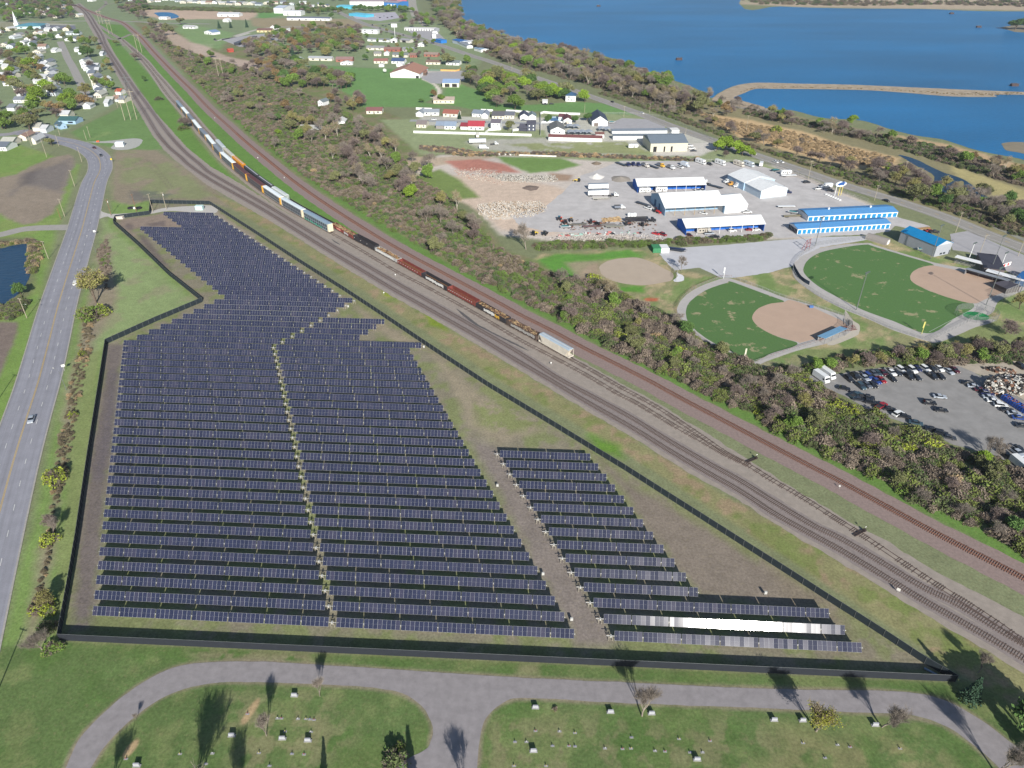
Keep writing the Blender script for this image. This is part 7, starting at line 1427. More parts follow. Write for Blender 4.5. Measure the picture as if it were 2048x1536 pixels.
# storage yard
W = CC['white']; E = rzof(1275, 386, 1409, 382.5)
for x, y, k, c, a, lb in ((1289, 385, 'camper', W, E, 'white camper under the farther blue shed, left'), (1322, 383.5, 'camper', W, E, 'white camper under the farther blue shed, second from left'), (1395, 382.5, 'pickup', W, -1.0, 'white pickup at the right end of the farther blue shed, left one'), (1404, 382.5, 'pickup', W, -1.0, 'white pickup at the right end of the farther blue shed, right one'),
 (1407, 466, 'camper', (176, 170, 160), E, 'grey camper under the blue shed nearest the hedge'), (1418, 469, 'pickup', CC['silver'], E, 'silver pickup in front of the grey camper'), (1464, 463, 'suv', W, E, 'white car under the blue shed nearest the hedge'), (1499, 461, 'sedan', CC['red'], E, 'red car under the right end of the blue shed nearest the hedge'), (1512, 461, 'sedan', W, E, 'white small car beside the red one under the nearest blue shed'), (1378, 472, 'sedan', CC['maroon'], -1.0, 'dark red car at the left end of the nearest blue shed'),
 (1494, 426, 'pickup', W, E, 'white pickup at the corner of the white workshop wing'), (1407, 428, 'sedan', W, -.6, 'white car under the workshop lean-to'), (1429, 476, 'pickup', CC['black'], E, 'black pickup behind the hedge'), (1482, 477, 'pickup', W, E, 'white pickup behind the hedge'),
 (1401, 327, 'motorhome', W, -1.05, 'white motorhome in the back row, left of the black car'), (1419, 330, 'suv', CC['black'], -1.05, 'black car between two motorhomes in the back row'), (1440, 329, 'motorhome', W, -1.05, 'white motorhome in the back row, right of the black car'), (1477, 331, 'motorhome', (214, 206, 192), -1.05, 'cream motorhome in the back row, right of the gap'), (1497, 332, 'motorhome', (196, 206, 214), -1.05, 'grey striped motorhome in the back row'), (1522, 332, 'box', W, 1.2, 'white enclosed trailer at the right end of the back row'),
 (1370, 333, 'box', (206, 214, 224), -1.0, 'pale box truck in the back row'), (1360, 336, 'pickup', W, -1.0, 'white pickup left of the pale box truck'), (1342, 338, 'dump', W, -1.0, 'white dump truck, fourth in the back row'), (1322, 334, 'dump', (236, 186, 70), -1.0, 'yellow truck in the back row'), (1306, 335, 'flat', CC['dark'], -1.0, 'dark flatbed in the back row left of the yellow truck'), (1291, 334, 'dump', (220, 214, 206), -1.0, 'cream dump truck in the back row'),
 (1242, 330, 'flat', CC['dark'], -1.0, 'dark flatbed trailer, leftmost in the back row'), (1254, 332, 'semi', CC['navy'], -1.0, 'navy truck tractor in the back row, first'), (1264, 331, 'semi', CC['navy'], -1.0, 'navy truck tractor in the back row, second'), (1274, 332, 'semi', CC['navy'], -1.0, 'navy truck tractor in the back row, third'),
 (1551, 343, 'boat', (50, 110, 116), .15, 'teal covered boat by the lake road fence'), (1571, 349, 'camper', W, .12, 'white camper by the lake road fence'), (1577, 353, 'flat', W, .1, 'low white trailer in front of the fence side camper'), (1613, 366, 'suv', CC['black'], .12, 'black car alone on the yard by the fence'), (1636, 379, 'pickup', W, .25, 'white pickup towing near the tall sign'), (1652, 376, 'box', W, 3.3, 'white enclosed trailer behind the towing pickup'), (1661, 383, 'suv', CC['black'], -.5, 'black car left of the tall sign'), (1576, 386, 'suv', CC['navy'], -.4, 'dark car at the tip of the diagonal hall'), (1566, 377, 'suv', CC['black'], -.5, 'black car beside the diagonal hall'),
 (1412, 368, 'semi', W, 2.2, 'white truck tractor of the long flatbed'), (1431, 375, 'flat', CC['dark'], 2.35, 'long dark flatbed trailer right of the farther blue shed'), (1476, 374, 'box', W, 3.5, 'white box truck beside the left wall of the diagonal hall'), (1455, 366, 'dump', W, 3.6, 'white mixer truck at the left wall of the diagonal hall'), (1464, 371, 'dump', (214, 160, 80), 3.5, 'orange truck at the left wall of the diagonal hall'),
 (1196, 392, 'trailer', W, E + .02, 'big white box trailer in the open yard'), (1196, 379, 'trailer', W, E + .02, 'white box trailer behind the big one in the open yard'), (1227, 393, 'semi', W, E, 'white truck tractor coupled to the big box trailer'), (1202, 399, 'flat', (176, 172, 160), E, 'low ribbed trailer in front of the big box trailer'), (1240, 418, 'dump', W, E, 'white and blue dump truck in the middle of the yard'), (1297, 418, 'pickup', W, -.85, 'white pickup with a trailer by the workshop gable'), (1286, 410, 'flat', CC['dark'], -.85, 'dark trailer behind the white pickup by the workshop gable'),
 (1301, 444, 'semi', CC['black'], E, 'black truck tractor beside the black tipping trailer'), (1312, 469, 'sedan', (200, 44, 50), -.6, 'bright red small car above the hedge'), (1326, 471, 'suv', (140, 34, 44), -.9, 'dark red car above the hedge'), (1131, 457, 'boat', W, .1, 'long white boat at the lower left of the yard'), (1212, 452, 'flat', (140, 130, 118), E, 'brown flatbed trailer in the equipment row, middle'), (1155, 451, 'flat', (120, 112, 96), E, 'olive flatbed trailer in the equipment row, left'), (1184, 455, 'flat', (120, 90, 84), E, 'red brown flatbed trailer in the equipment row'), (1229, 455, 'flat', (150, 146, 130), E, 'khaki trailer in the equipment row, right'),
 (1572, 415, 'flat', W, .05, 'short white trailer on the gravel left of the blue storage'), (1584, 434, 'flat', (150, 140, 110), .1, 'brown trailer left of the farther blue storage row'), (1586, 428, 'boat', W, -.5, 'small white boat left of the farther blue storage row'), (1846, 503, 'boat', W, -.35, 'white boat beside the grey hall'), (1347, 502, 'flat', CC['dark'], -.4, 'dark trailer frame right of the white container'), (1350, 500, 'flat', CC['navy'], -.3, 'blue dark trailer frame behind the dark one'),
 (955, 287, 'trailer', W, E, 'white semi trailer on the rough lot'), (989, 290, 'semi', W, E, 'white truck tractor at the front of the semi trailer on the rough lot'), (968, 298, 'box', W, E, 'white box body in front of the semi trailer'), (955, 275, 'camper', (226, 220, 204), -1.5, 'cream camper end-on behind the rough lot'),
 (1266, 296, 'camper', W, E, 'white camper left of the warehouse'), (1379, 293, 'pickup', W, E, 'white pickup right of the warehouse, farthest'), (1383, 298, 'pickup', W, E, 'white pickup right of the warehouse, middle'), (1387, 303, 'sedan', CC['dark'], E, 'dark car right of the warehouse'), (1224, 247, 'boat', W, .2, 'white boat right of the slate roofed building'), (1131, 248.5, 'sedan', CC['black'], -1.4, 'black car before the garage of the maroon house'),
 (1090, 209.5, 'pickup', CC['dark'], E, 'dark pickup right of the small white shed by the field'), (1103, 209, 'sedan', CC['black'], E, 'black car near the blue roofed house'), (868, 240, 'sedan', W, E, 'white car on the street near the grey roofed house'), (1047, 241.5, 'sedan', CC['grey'], E, 'grey car on the street by the blue black gable'), (431, 81, 'semi', CC['dark'], 2.5, 'dark truck left of the truck shelter'), (1868, 466, 'pickup', CC['black'], 0, 'black pickup at the blue hall lot'), (1858, 463, 'sedan', (190, 60, 60), .2, 'red car at the blue hall lot'), (1843, 460, 'flat', (180, 140, 80), .3, 'tan equipment trailer behind the blue hall')):
 vehicle(k, x, y, a, c if isinstance(c, tuple) else CC[c], lb)
for i, (x, y, c) in enumerate([(766, 52, 'black'), (772, 53, 'dark'), (779, 50, 'navy'), (784, 34, 'black'), (760, 36, 'dark'), (768, 33, 'silver'), (750, 34, 'white'), (775, 36, 'maroon')]): vehicle('sedan', x, y, .3 * i, CC[c], '%s car among the far vehicles by the shop lot, %s one from the left' % (c, ordn(i + 1)), 'far cars by the shop lot')
# tipping trailer, tanks, equipment
def equip(name, label, cat, x, y, rz, fn):
 p = at(x, y); t = thing(name, label, cat, (p.x, p.y, .04), rz); fn(t); return t
def f_tip(t):
 b = MB(); m_ = paintm((44, 44, 50)); b.taper(-6, 6, -1.25, 1.25, 1.0, 2.9, -.3, -1.2, -.05, m_); b.build('tub', t); b = MB(); b.box(-5.4, 6.2, -1.0, 1.0, 2.92, 2.95, mat('tub_inside', (90, 88, 86), .9)); b.build('tub_inside', t)
 for x_ in (-4.6, -3.4):
  for sy in (-1, 1): b = MB(); b.cyl((x_, sy * 1.2, .5), (x_, sy * .9, .5), .5, n=12, m=rub); b.build('wheel', t)
equip('tipping_trailer', 'long black tipping trailer in the equipment row', 'trailer', 1271, 444, E, f_tip)
for i, (x, y) in enumerate(((1258, 433), (1263, 434), (1269, 433))):
 def f_tank(t): b = MB(); b.cyl((0, 0, 0), (0, 0, 2.0), 1.1, n=16, m=bm(WHT)); b.build('tank', t); b = MB(); b.cyl((0, 0, 2.0), (0, 0, 2.35), 1.1, .3, n=16, m=bm(WHT)); b.build('lid', t)
 equip('water_tank', 'white round tank behind the black tipping trailer, %s of three' % ('left one', 'middle one', 'right one')[i], 'tank', x, y, 0, f_tank)
def f_tractor(c, c2):
 def f(t):
  b = MB(); b.box(-.6, 2.0, -.5, .5, .8, 1.6, paintm(c)); b.build('hood', t); b = MB(); b.taper(-1.6, -.2, -.75, .75, 1.2, 2.7, .15, .15, .1, carglass); b.box(-1.5, -.3, -.75, .75, 2.7, 2.85, paintm(c2)); b.build('cab', t)
  for x_, r_ in ((-1.1, .85), (1.4, .55)):
   for sy in (-1, 1): b = MB(); b.cyl((x_, sy * 1.1, r_), (x_, sy * .7, r_), r_, n=12, m=rub); b.build('wheel', t)
  b = MB(); b.box(2.9, 3.1, -1.0, 1.0, .2, 1.0, paintm(c)); b.cyl((.4, .6, 1.4), (3.0, .6, .7), .08, n=5, m=paintm(c)); b.cyl((.4, -.6, 1.4), (3.0, -.6, .7), .08, n=5, m=paintm(c)); b.build('bucket', t)
 return f
for x, y, a, c, c2, lb in ((1155, 363, 2.9, (220, 190, 90), (230, 220, 160), 'yellow wheel loader on the open gravel'), (1119, 440, 1.3, (226, 90, 66), (40, 120, 150), 'orange machine with a blue cab at the left of the yard'), (1129, 447, 2.0, (206, 96, 60), (110, 70, 60), 'rusty orange machine beside the blue cabbed one'), (1142, 443, 1.6, (206, 170, 110), (190, 150, 90), 'tan digger in the equipment row'), (1184, 447, .3, (120, 60, 50), (90, 70, 70), 'dark red machine in the equipment row'), (1198, 451, .8, (130, 90, 70), (200, 200, 200), 'brown wheeled machine in the equipment row'), (1255, 450, .2, (110, 70, 60), (90, 80, 80), 'brown machine in front of the black tipping trailer'), (1287, 452, .5, (130, 110, 100), (100, 90, 90), 'grey brown machine right of the black tipping trailer'), (1313, 425, -.9, (190, 50, 50), (80, 40, 40), 'red forklift at the workshop gable'), (1068, 470, 1.0, (226, 200, 80), (60, 60, 60), 'yellow machine behind the tall twin trunk tree'), (1090, 470, 1.2, (60, 60, 64), (60, 60, 64), 'black machine behind the tall twin trunk tree')):
 equip('yard_machine', lb, 'machine', x, y, a, f_tractor(c, c2))
def f_box(dx, dy, h, m_, nm):
 def f(t): b = MB(); b.box(-dx, dx, -dy, dy, 0, h, m_); n = 10; [b.box(-dx + i * 2 * dx / n + .05, -dx + i * 2 * dx / n + .12, -dy - .03, dy + .03, .15, h - .15, m_) for i in range(n)]; b.build(nm, t)
 return f
cl = rzof(1308, 506, 1324, 508)
for x, y, m_, lb in ((1314, 506, (66, 140, 96), 'green shipping container on the edge of the stone lot'), (1330, 506, (234, 236, 236), 'white shipping container beside the green one')):
 p = at(x, y); t = thing('shipping_container', lb, 'shipping container', (p.x, p.y, .04), E - .02); b = MB(); cm = bm(m_, 'corrugated'); b.box(-2.2, 2.2, 0, 6, 0, 2.6, cm); [b.box(-2.25, 2.25, .1 + i * .45, .25 + i * .45, .1, 2.5, cm) for i in range(13)]; b.build('body', t)
 b = MB(); b.box(-2.0, -.05, -.06, -.01, .1, 2.45, cm); b.box(.05, 2.0, -.06, -.01, .1, 2.45, cm); [b.cyl((q, -.1, .1), (q, -.1, 2.45), .04, n=5, m=steel) for q in (-1.3, -.6, .6, 1.3)]; b.build('door', t)
# heaps of rubble, gravel and scrap
def heap(name, label, px, n, h, cols, seed, sz=(.3, 1.1), flat=.5, base=None):
 P = wpts(px); r = random.Random(seed); xs = [p.x for p in P]; ys = [p.y for p in P]; cx, cy = sum(xs) / len(xs), sum(ys) / len(ys); b = MB(); ms = [mat('rubble_%d_%d_%d' % c, c, .95, .2, 1) for c in cols]; k = 0
 while k < n:
  x, y = r.uniform(min(xs), max(xs)), r.uniform(min(ys), max(ys))
  if not inpoly(x, y, P): continue
  k += 1; z = h * r.random() * max(0, 1 - abs((y - cy) / (max(ys) - min(ys)) * 2)); s_ = r.uniform(*sz); a = r.random() * 6.28; c_, q_ = math.cos(a), math.sin(a); zz = s_ * flat * r.uniform(.5, 1.3); tx, ty = r.uniform(-.4, .4), r.uniform(-.4, .4); asp = r.uniform(.4, 1)
  pts = []
  for zt in (-.3, zz):
   for u_, v_ in ((-1, -asp), (1, -asp), (1, asp), (-1, asp)): u2, v2 = u_ * s_ * r.uniform(.7, 1), v_ * s_ * r.uniform(.7, 1); pts.append((x + u2 * c_ - v2 * q_, y + u2 * q_ + v2 * c_, z + zt + u_ * tx * s_ + v_ * ty * s_))
  b.solid(pts, [(4, 5, 6, 7), (0, 1, 5, 4), (1, 2, 6, 5), (2, 3, 7, 6), (3, 0, 4, 7)], r.choice(ms))
 return b.build(name, label=label, cat='heap', kind='stuff')
heap('concrete_rubble', 'long heap of pale concrete rubble below the green patch', [(985, 345), (1010, 349), (1060, 352), (1110, 352), (1118, 362), (1060, 366), (1000, 362), (980, 354)], 900, 1.3, [(176, 172, 164), (158, 152, 144), (196, 192, 184)], 1, (.2, .6))
heap('concrete_rubble', 'scattered broken slabs on the dirt left of the rubble', [(905, 338), (960, 336), (1000, 345), (1010, 370), (960, 365), (915, 350)], 420, .4, [(180, 160, 148), (170, 140, 128), (196, 186, 174)], 2, (.15, .5))
heap('concrete_rubble', 'mound of pale rubble at the left of the yard', [(955, 410), (1000, 402), (1080, 402), (1098, 420), (1060, 434), (990, 440), (958, 430)], 1100, 1.6, [(190, 182, 170), (176, 158, 138), (206, 200, 192)], 3, (.18, .55))
heap('concrete_rubble', 'line of white broken stone above the green hedge', [(1100, 476), (1200, 470), (1290, 466), (1330, 476), (1320, 484), (1210, 480), (1110, 486)], 500, .6, [(200, 194, 188), (180, 172, 166), (156, 148, 142)], 4, (.18, .5))
heap('pipe_stack', 'long low stacks of green and red pipe above the hedge', [(1110, 470), (1180, 466), (1250, 464), (1285, 465), (1285, 468), (1200, 470), (1112, 474)], 60, .4, [(160, 196, 184), (190, 120, 116), (200, 204, 200), (60, 60, 64)], 5, (.5, 1.3), .2)
heap('scrap_heap', 'large heap of pale tangled scrap metal beside the parked cars', [(1965, 775), (1985, 758), (2015, 748), (2048, 752), (2110, 770), (2110, 800), (2048, 790), (1990, 792), (1968, 788)], 2600, 3.8, [(200, 196, 186), (176, 170, 160), (54, 52, 52), (140, 104, 84), (214, 212, 206), (80, 76, 74), (60, 58, 58)], 6, (.15, .75), .35)
heap('scrap_heap', 'low rusty scrap strip above the large heap', [(1965, 737), (2000, 736), (2030, 744), (2022, 750), (1985, 743)], 200, .8, [(116, 84, 66), (60, 54, 52), (200, 190, 176)], 7, (.3, 1))
heap('timber_stack', 'pale timber spread on the ground in the equipment row', [(1205, 437), (1240, 435), (1242, 443), (1206, 444)], 160, .4, [(196, 170, 130), (180, 150, 112)], 8, (.4, 1.2), .1)
heap('equipment_scraps', 'small scattered parts between the machines in the yard', [(1120, 440), (1300, 440), (1325, 462), (1120, 460)], 150, .5, [(110, 100, 92), (150, 140, 130), (80, 74, 70), (124, 92, 78)], 9, (.2, .7), .5)
for x, y, r_, h, c, lb in ((1193, 354, 6, 2.6, (226, 222, 216), 'small white stone pile in the open yard'), (1241, 358, 8, 1.8, (158, 150, 140), 'grey gravel pile left of the farther blue shed'), (1062, 376, 6, .7, (132, 116, 106), 'dark earth pile on the open gravel'), (1193, 327, 4, 1.6, (130, 116, 100), 'small earth mound at the back of the yard')):
 p = at(x, y); rr = random.Random(int(x)); V = [(0, 0, h)] + [(r_ * f * math.cos(a * .42) * rr.uniform(.8, 1.1), r_ * f * math.sin(a * .42) * rr.uniform(.8, 1.1), h * (1 - f) ** 1.0 * .9 - .02) for f in (.5, 1) for a in range(15)]
 F = [(0, 1 + i, 1 + (i + 1) % 15) for i in range(15)] + [(1 + i, 16 + i, 16 + (i + 1) % 15, 1 + (i + 1) % 15) for i in range(15)]
 b = MB(); b.v = V; b.f = F; b.m = [0] * len(F); b.mats = [mat('pile_%d_%d_%d' % c, c, .95, .1, 1)]; o = b.build('stone_pile', label=lb, cat='pile'); o.location = (p.x, p.y, 0)
# blue skip beside the scrap heap
p = at(2028, 812); t = thing('skip_container', 'long blue open skip beside the scrap heap', 'skip', (p.x, p.y, .04), dn + .02)
b = MB(); sb = paintm((36, 84, 170))
for q in ((-5, 5, -1.2, -1.1, .2, 2), (-5, 5, 1.1, 1.2, .2, 2), (-5, -4.9, -1.2, 1.2, .2, 2), (4.9, 5, -1.2, 1.2, .2, 2), (-5, 5, -1.2, 1.2, .15, .25)): b.box(*q, sb)
[b.box(-5 + i, -4.9 + i, -1.27, 1.27, .2, 1.95, sb) for i in range(0, 10)]; b.build('body', t); b = MB(); rr = random.Random(2)
for i in range(60): x_, y_ = rr.uniform(-4.6, 4.6), rr.uniform(-.9, .9); b.taper(x_ - .4, x_ + .4, y_ - .25, y_ + .25, 1.0, rr.uniform(1.4, 2.1), .2, .1, .05, mat('rubble_%d_%d_%d' % (222, 218, 208) if i % 3 else 'rubble_150_100_76', (150, 100, 76)))
b.build('scrap_load', t, kind='stuff')
# --- poles, wires, lamps
wood = mat('weathered_pole', (176, 166, 146), .9, .12, 1); woodb = mat('brown_pole', (140, 104, 78), .9, .12, 1); cer = mat('insulator', (190, 190, 186), .5)
def upole(x, y, h, label, arm=2.2, az=0.0, brown=False, kit=False, lamp=None):
 p = at(x, y); t = thing('utility_pole', label, 'utility pole', (p.x, p.y, 0), az, 'utility poles'); m_ = woodb if brown else wood
 b = MB(); b.cyl((0, 0, -.1), (0, 0, h), .16, .11, n=8, m=m_); b.build('pole', t)
 if arm: b = MB(); b.box(-arm / 2, arm / 2, -.06, .06, h - .5, h - .36, m_); b.build('crossarm', t)
 if arm:
  for q in (-.9, 0, .9): b = MB(); b.cyl((q * arm / 2, 0, h - .36), (q * arm / 2, 0, h - .12), .07, n=6, m=cer); b.build('insulator', t)
 if kit: b = MB(); b.cyl((.35, 0, h - 2.2), (.35, 0, h - 1.2), .28, n=10, m=bm((220, 220, 218))); b.build('transformer', t)
 if lamp: b = MB(); b.cyl((0, 0, h - lamp[1]), (lamp[0], 0, h - lamp[1] + .7), .05, n=5, m=steel); b.box(lamp[0] - .1, lamp[0] + .5, -.15, .15, h - lamp[1] + .6, h - lamp[1] + .75, cer); b.build('lamp_arm', t)
 return Vector((p.x, p.y, h))
T1 = []
for x, y, h, lb, kw in ((54, 636, 10, 'pole with lamp arm by the pond, left of the road', dict(lamp=(2.4, 3.4))), (97, 517.5, 10, 'pole beside the road above the pond', {}), (129.5, 433, 11, 'pole at the side street corner, left of the road', {}), (149.5, 372.5, 11, 'pole left of the road beside the brown field', {}), (164, 324, 11, 'pole inside the road bend', dict(arm=1.6)), (-8, 806, 10.5, 'pole just off the left edge beside the road', {}), (-60, 1085, 10.5, 'second pole off the left edge beside the road', {}), (-12, 1400, 10.5, 'pole off the left edge by the lawn', {})):
 T1.append(upole(x, y, h, lb, az=-.3, **kw))
upole(122, 439, 7, 'brown short pole beside the side street corner pole', 0, brown=True)
T2 = [upole(222.5, 430.6, 10, 'brown pole with kit at the solar entrance, nearest the road', brown=True, kit=True, az=1.2), upole(273, 423, 11, 'pole in the solar entrance yard, middle', brown=True, az=1.2), upole(306, 424, 11.5, 'pole at the solar gate', az=1.2), upole(333, 419, 11, 'pole inside the solar gate', kit=True, az=1.2)]
T3 = []
for x, y, h, lb, kw in ((94, 315, 14, 'tall pole in front of the brown field', dict(arm=0)), (118, 292.5, 9, 'pole inside the road before the bend', dict(arm=0)), (120, 271, 9, 'pole beside the blue garage', {}), (180.6, 275.6, 9, 'pole on the meadow above the road bend', dict(arm=1.2)), (173, 280, 8, 'thin pole on the meadow left of the other', dict(arm=0)), (235.6, 215, 13, 'pole by the town edge near the brown shed', dict(arm=0)), (63, 291, 11, 'pole at the road by the small white house', {}),
 (1369.5, 280, 10, 'pole at the right end of the long grey store', dict(arm=0)), (1247.5, 235, 10, 'pole behind the slate roofed building', {}), (1616, 359, 13, 'pole with lamp beside the yard and the lake road', dict(lamp=(2, 4))), (1748.5, 401, 10, 'pole with lamp at the yard entrance', dict(lamp=(1.5, 2))), (1911, 465, 12, 'dark pole beside the lake road behind the blue hall', {}), (1958.5, 509, 11, 'pole by the grey lot right of the blue hall', dict(lamp=(1.5, 1))), (2036, 512, 12, 'pole near the right edge by the lake road', {}),
 (1024, 139, 10, 'pole beside the lake road, far', {}), (1000, 110, 14, 'tall pole in the lake belt, far', {}), (1206, 174, 14, 'pole in the lake belt, middle', {}), (1137, 135, 14, 'pole in the lake belt beside the water', {}), (1284, 187, 14, 'pole in the lake belt right of the middle', {}), (1380, 222, 14, 'pole at the end of the lake belt', {}), (1492, 262, 13, 'pole in the reed bed, left', {}), (1804, 360, 13, 'pole between the reed bed and the lake road', {}), (959, 96, 12, 'pole by the petrol station', {}), (1299, 226, 8, 'pole with lamp on the far green field', dict(arm=1)), (1169, 226, 8, 'thin pole at the far green field edge', dict(arm=0))):
 upole(x, y, h, lb, az=.3, **kw)
def wire(a, b, sag, label):
 m = MB(); P = [a.lerp(b, i / 10) - Vector((0, 0, sag * 4 * (i / 10) * (1 - i / 10))) for i in range(11)]
 for p, q in zip(P, P[1:]): m.cyl(p, q, .018, n=3, m=blk, cap=False)
 return m.build('overhead_wire', label=label, cat='wire')
for i in range(3):
 wire(T2[i] - Vector((0, 0, .4)), T2[i + 1] - Vector((0, 0, .4)), .5, 'overhead wire at the solar entrance, %s span from the road' % ordn(i + 1))
wire(T1[2] - Vector((0, 0, .4)), T2[0] - Vector((0, 0, .4)), 1.2, 'overhead wire crossing the wide road to the solar entrance'); wire(T1[1] - Vector((0, 0, .4)), T1[2] - Vector((0, 0, .4)), .8, 'overhead wire left of the road above the pond'); wire(T1[2] - Vector((0, 0, .4)), T1[3] - Vector((0, 0, .4)), .8, 'overhead wire left of the road beside the brown field'); wire(T1[0] - Vector((0, 0, .4)), T1[1] - Vector((0, 0, .4)), 1, 'overhead wire left of the road beside the pond'); wire(T1[3] - Vector((0, 0, .4)), T1[4] - Vector((0, 0, .4)), .8, 'overhead wire left of the road before the bend')
for x, y, a, lb in ((192, 505, 2.7, 'curved street lamp above the big roadside tree'), (133, 780, 2.7, 'curved street lamp beside the lower part of the road')):
 p = at(x, y); t = thing('street_lamp', lb, 'street lamp', p, a, 'street lamps beside the wide road'); b = MB(); b.cyl((0, 0, 0), (0, 0, 8.2), .11, .07, n=7, m=steel); b.cyl((0, 0, 8.1), (2.6, 0, 9.2), .05, n=6, m=steel); b.build('pole', t); b = MB(); b.taper(2.4, 3.2, -.16, .16, 9.1, 9.3, .1, .1, .05, cer); b.build('lamp_head', t)
for px, h, sz, c, lb in (((224, 325), 3, (1.1, 1.1), (226, 200, 60), 'yellow road sign on the outer side of the bend'), ((191, 470), 2.8, (1.2, 1.0), (230, 232, 230), 'white road sign on the verge above the lamp'), ((130, 742), 3, (1.3, 1.0), (226, 226, 220), 'pale road sign on the verge below the fence corner'), ((196, 285), 1.4, (2.0, 1.0), (230, 96, 60), 'orange work sign at the meadow drive')): pole_sign(px, h, c, lb, sz, 'road_sign')
for x, y, r_, h, lb in ((262, 240, 1, 26, 'tall wooden three pole pylon above the meadow'), (284, 105, 1, 24, 'two pole pylon beside the upper siding'), (447, 155, 1, 22, 'two pole pylon at the edge of the scrub'), (206, 48, 1, 22, 'pole pylon beside the far level crossing'), (225, 68, 1, 22, 'white based pole pylon in the grass triangle')):
 p = at(x, y); t = thing('wooden_pylon', lb, 'pylon', (p.x, p.y, 0), .3, 'pole pylons of the power line'); n_ = 3 if 'three' in lb else 2
 for i in range(n_): b = MB(); b.cyl((i * 5 - 5, 0, 0), (i * 5 - 5, 0, h), .28, .18, n=6, m=wood); b.build('pole', t)
 b = MB(); b.box(-7, n_ * 5 - 7, -.15, .15, h - 2.4, h - 2.1, wood); b.cyl((-5, 0, h * .55), (0, 0, h * .8), .12, n=5, m=wood); b.cyl((0, 0, h * .55), (-5, 0, h * .8), .12, n=5, m=wood); b.build('crossarm', t)
# lattice tower
p = at(262, 200); t = thing('lattice_pylon', 'steel lattice pylon beside the tracks left of the grass strip', 'pylon', p, .2); b = MB(); h = 24
for k in range(8):
 z0, z1 = k * h / 8, (k + 1) * h / 8; w0, w1 = 2.6 * (1 - k / 9), 2.6 * (1 - (k + 1) / 9)
 for sx in (-1, 1):
  for sy in (-1, 1): b.cyl((sx * w0, sy * w0, z0), (sx * w1, sy * w1, z1), .1, n=4, m=steel)
  b.cyl((sx * w0, -w0, z0), (sx * w1, w1, z1), .06, n=3, m=steel); b.cyl((-w0, sx * w0, z0), (w1, sx * w1, z1), .06, n=3, m=steel)
b.build('lattice', t); b = MB(); [b.box(-5, 5, -.15, .15, z, z + .25, steel) for z in (17, 21)]; b.build('crossarm', t)
# ball field lights
lp = mat('lamp_housing', (96, 110, 106), .5); 
for x, y, h, c, lb in ((1712.5, 620, 19, steel, 'tall floodlight mast between the two ball fields'), (1630, 493, 17, steel, 'tall floodlight mast at the far corner of the far outfield'), (1861, 518, 19, steel, 'tall floodlight mast beside the grey hall corner'), (1972, 610, 19, steel, 'tall floodlight mast right of the far infield'), (1981, 541, 19, steel, 'tall floodlight mast behind the far dugout'), (1938, 517, 9, bm(WHT), 'white floodlight pole by the bleacher roofs'), (2002, 533, 8, bm(WHT), 'white floodlight pole beside the red banner'), (2040, 585, 16, steel, 'floodlight mast at the far home plate')):
 p = at(x, y); t = thing('floodlight_mast', lb, 'floodlight', p, .6, 'floodlight masts of the ball fields'); b = MB(); b.cyl((0, 0, 0), (0, 0, h), .22, .12, n=8, m=c); b.build('pole', t); b = MB(); b.box(-1.6, 1.6, -.06, .06, h - .1, h + .05, steel); b.box(-1.3, 1.3, -.06, .06, h - 1.0, h - .85, steel); b.build('lamp_rack', t)
 for i, q in enumerate((-1.4, -.5, .5, 1.4)): b = MB(); b.cyl((q, -.1, h - .1), (q, -.5, h - .3), .25, .32, n=8, m=lp); b.build('lamp', t)
# --- fences
mesh_m = D.materials.new('chain_link'); mesh_m.use_nodes = True; n = mesh_m.node_tree; pr = n.nodes['Principled BSDF']; pr.inputs['Base Color'].default_value = (.28, .28, .28, 1); pr.inputs['Roughness'].default_value = .6; pr.inputs['Alpha'].default_value = .22
def fenceline(px, h, label, m_panel=None, post_c=(170, 170, 168), gap=3.0, name='chain_link_fence', cat='fence', th=.02, posts_=True, sm=True, railm=None):
 P = wpts(px); P = smooth_line(P, 5) if sm else P
 t = thing(name, label, cat, (P[0].x, P[0].y, 0)); o = P[0]; Q, tot = resample(P, gap); m = MB(); pm_ = m_panel or mesh_m
 for a, b_ in zip(Q, Q[1:]):
  a1, b1 = a - o, b_ - o; d = (b1 - a1).normalized(); nn = Vector((d.y, -d.x, 0)) * th
  if m_panel is None: m.face([a1, b1, b1 + Vector((0, 0, h)), a1 + Vector((0, 0, h))], pm_)
  else: m.solid([a1 - nn, b1 - nn, b1 + nn, a1 + nn] + [q + Vector((0, 0, h)) for q in (a1 - nn, b1 - nn, b1 + nn, a1 + nn)], [(0, 1, 5, 4), (1, 2, 6, 5), (2, 3, 7, 6), (3, 0, 4, 7), (4, 5, 6, 7)], pm_)
 m.build('panel', t)
 if posts_:
  pc = mat('fpost_%d' % post_c[0], post_c, .6, .1, 1); m = MB()
  for q in Q: m.cyl(q - o, q - o + Vector((0, 0, h + .08)), .05, n=5, m=pc)
  m.build('posts', t, kind='stuff'); m = MB()
  for a, b_ in zip(Q, Q[1:]): m.cyl(a - o + Vector((0, 0, h)), b_ - o + Vector((0, 0, h)), .04, n=4, m=railm or pc)
  m.build('top_rail', t)
 return t
wf = bm((236, 238, 238), 'vinyl')
fenceline([(827, 266), (900, 268), (960, 269.5), (1010, 271), (1063, 272.5)], 1.9, 'long white vinyl fence behind the near side of the street', wf, gap=8, name='white_fence', th=.06, posts_=False, sm=False)
fenceline([(832, 219), (864, 220)], 1.9, 'short white fence behind the leftmost far side house', wf, gap=8, name='white_fence', th=.06, posts_=False, sm=False)
fenceline([(962, 222), (986, 223)], 1.9, 'white fence behind the grey blue roofed house', wf, gap=8, name='white_fence', th=.06, posts_=False, sm=False)
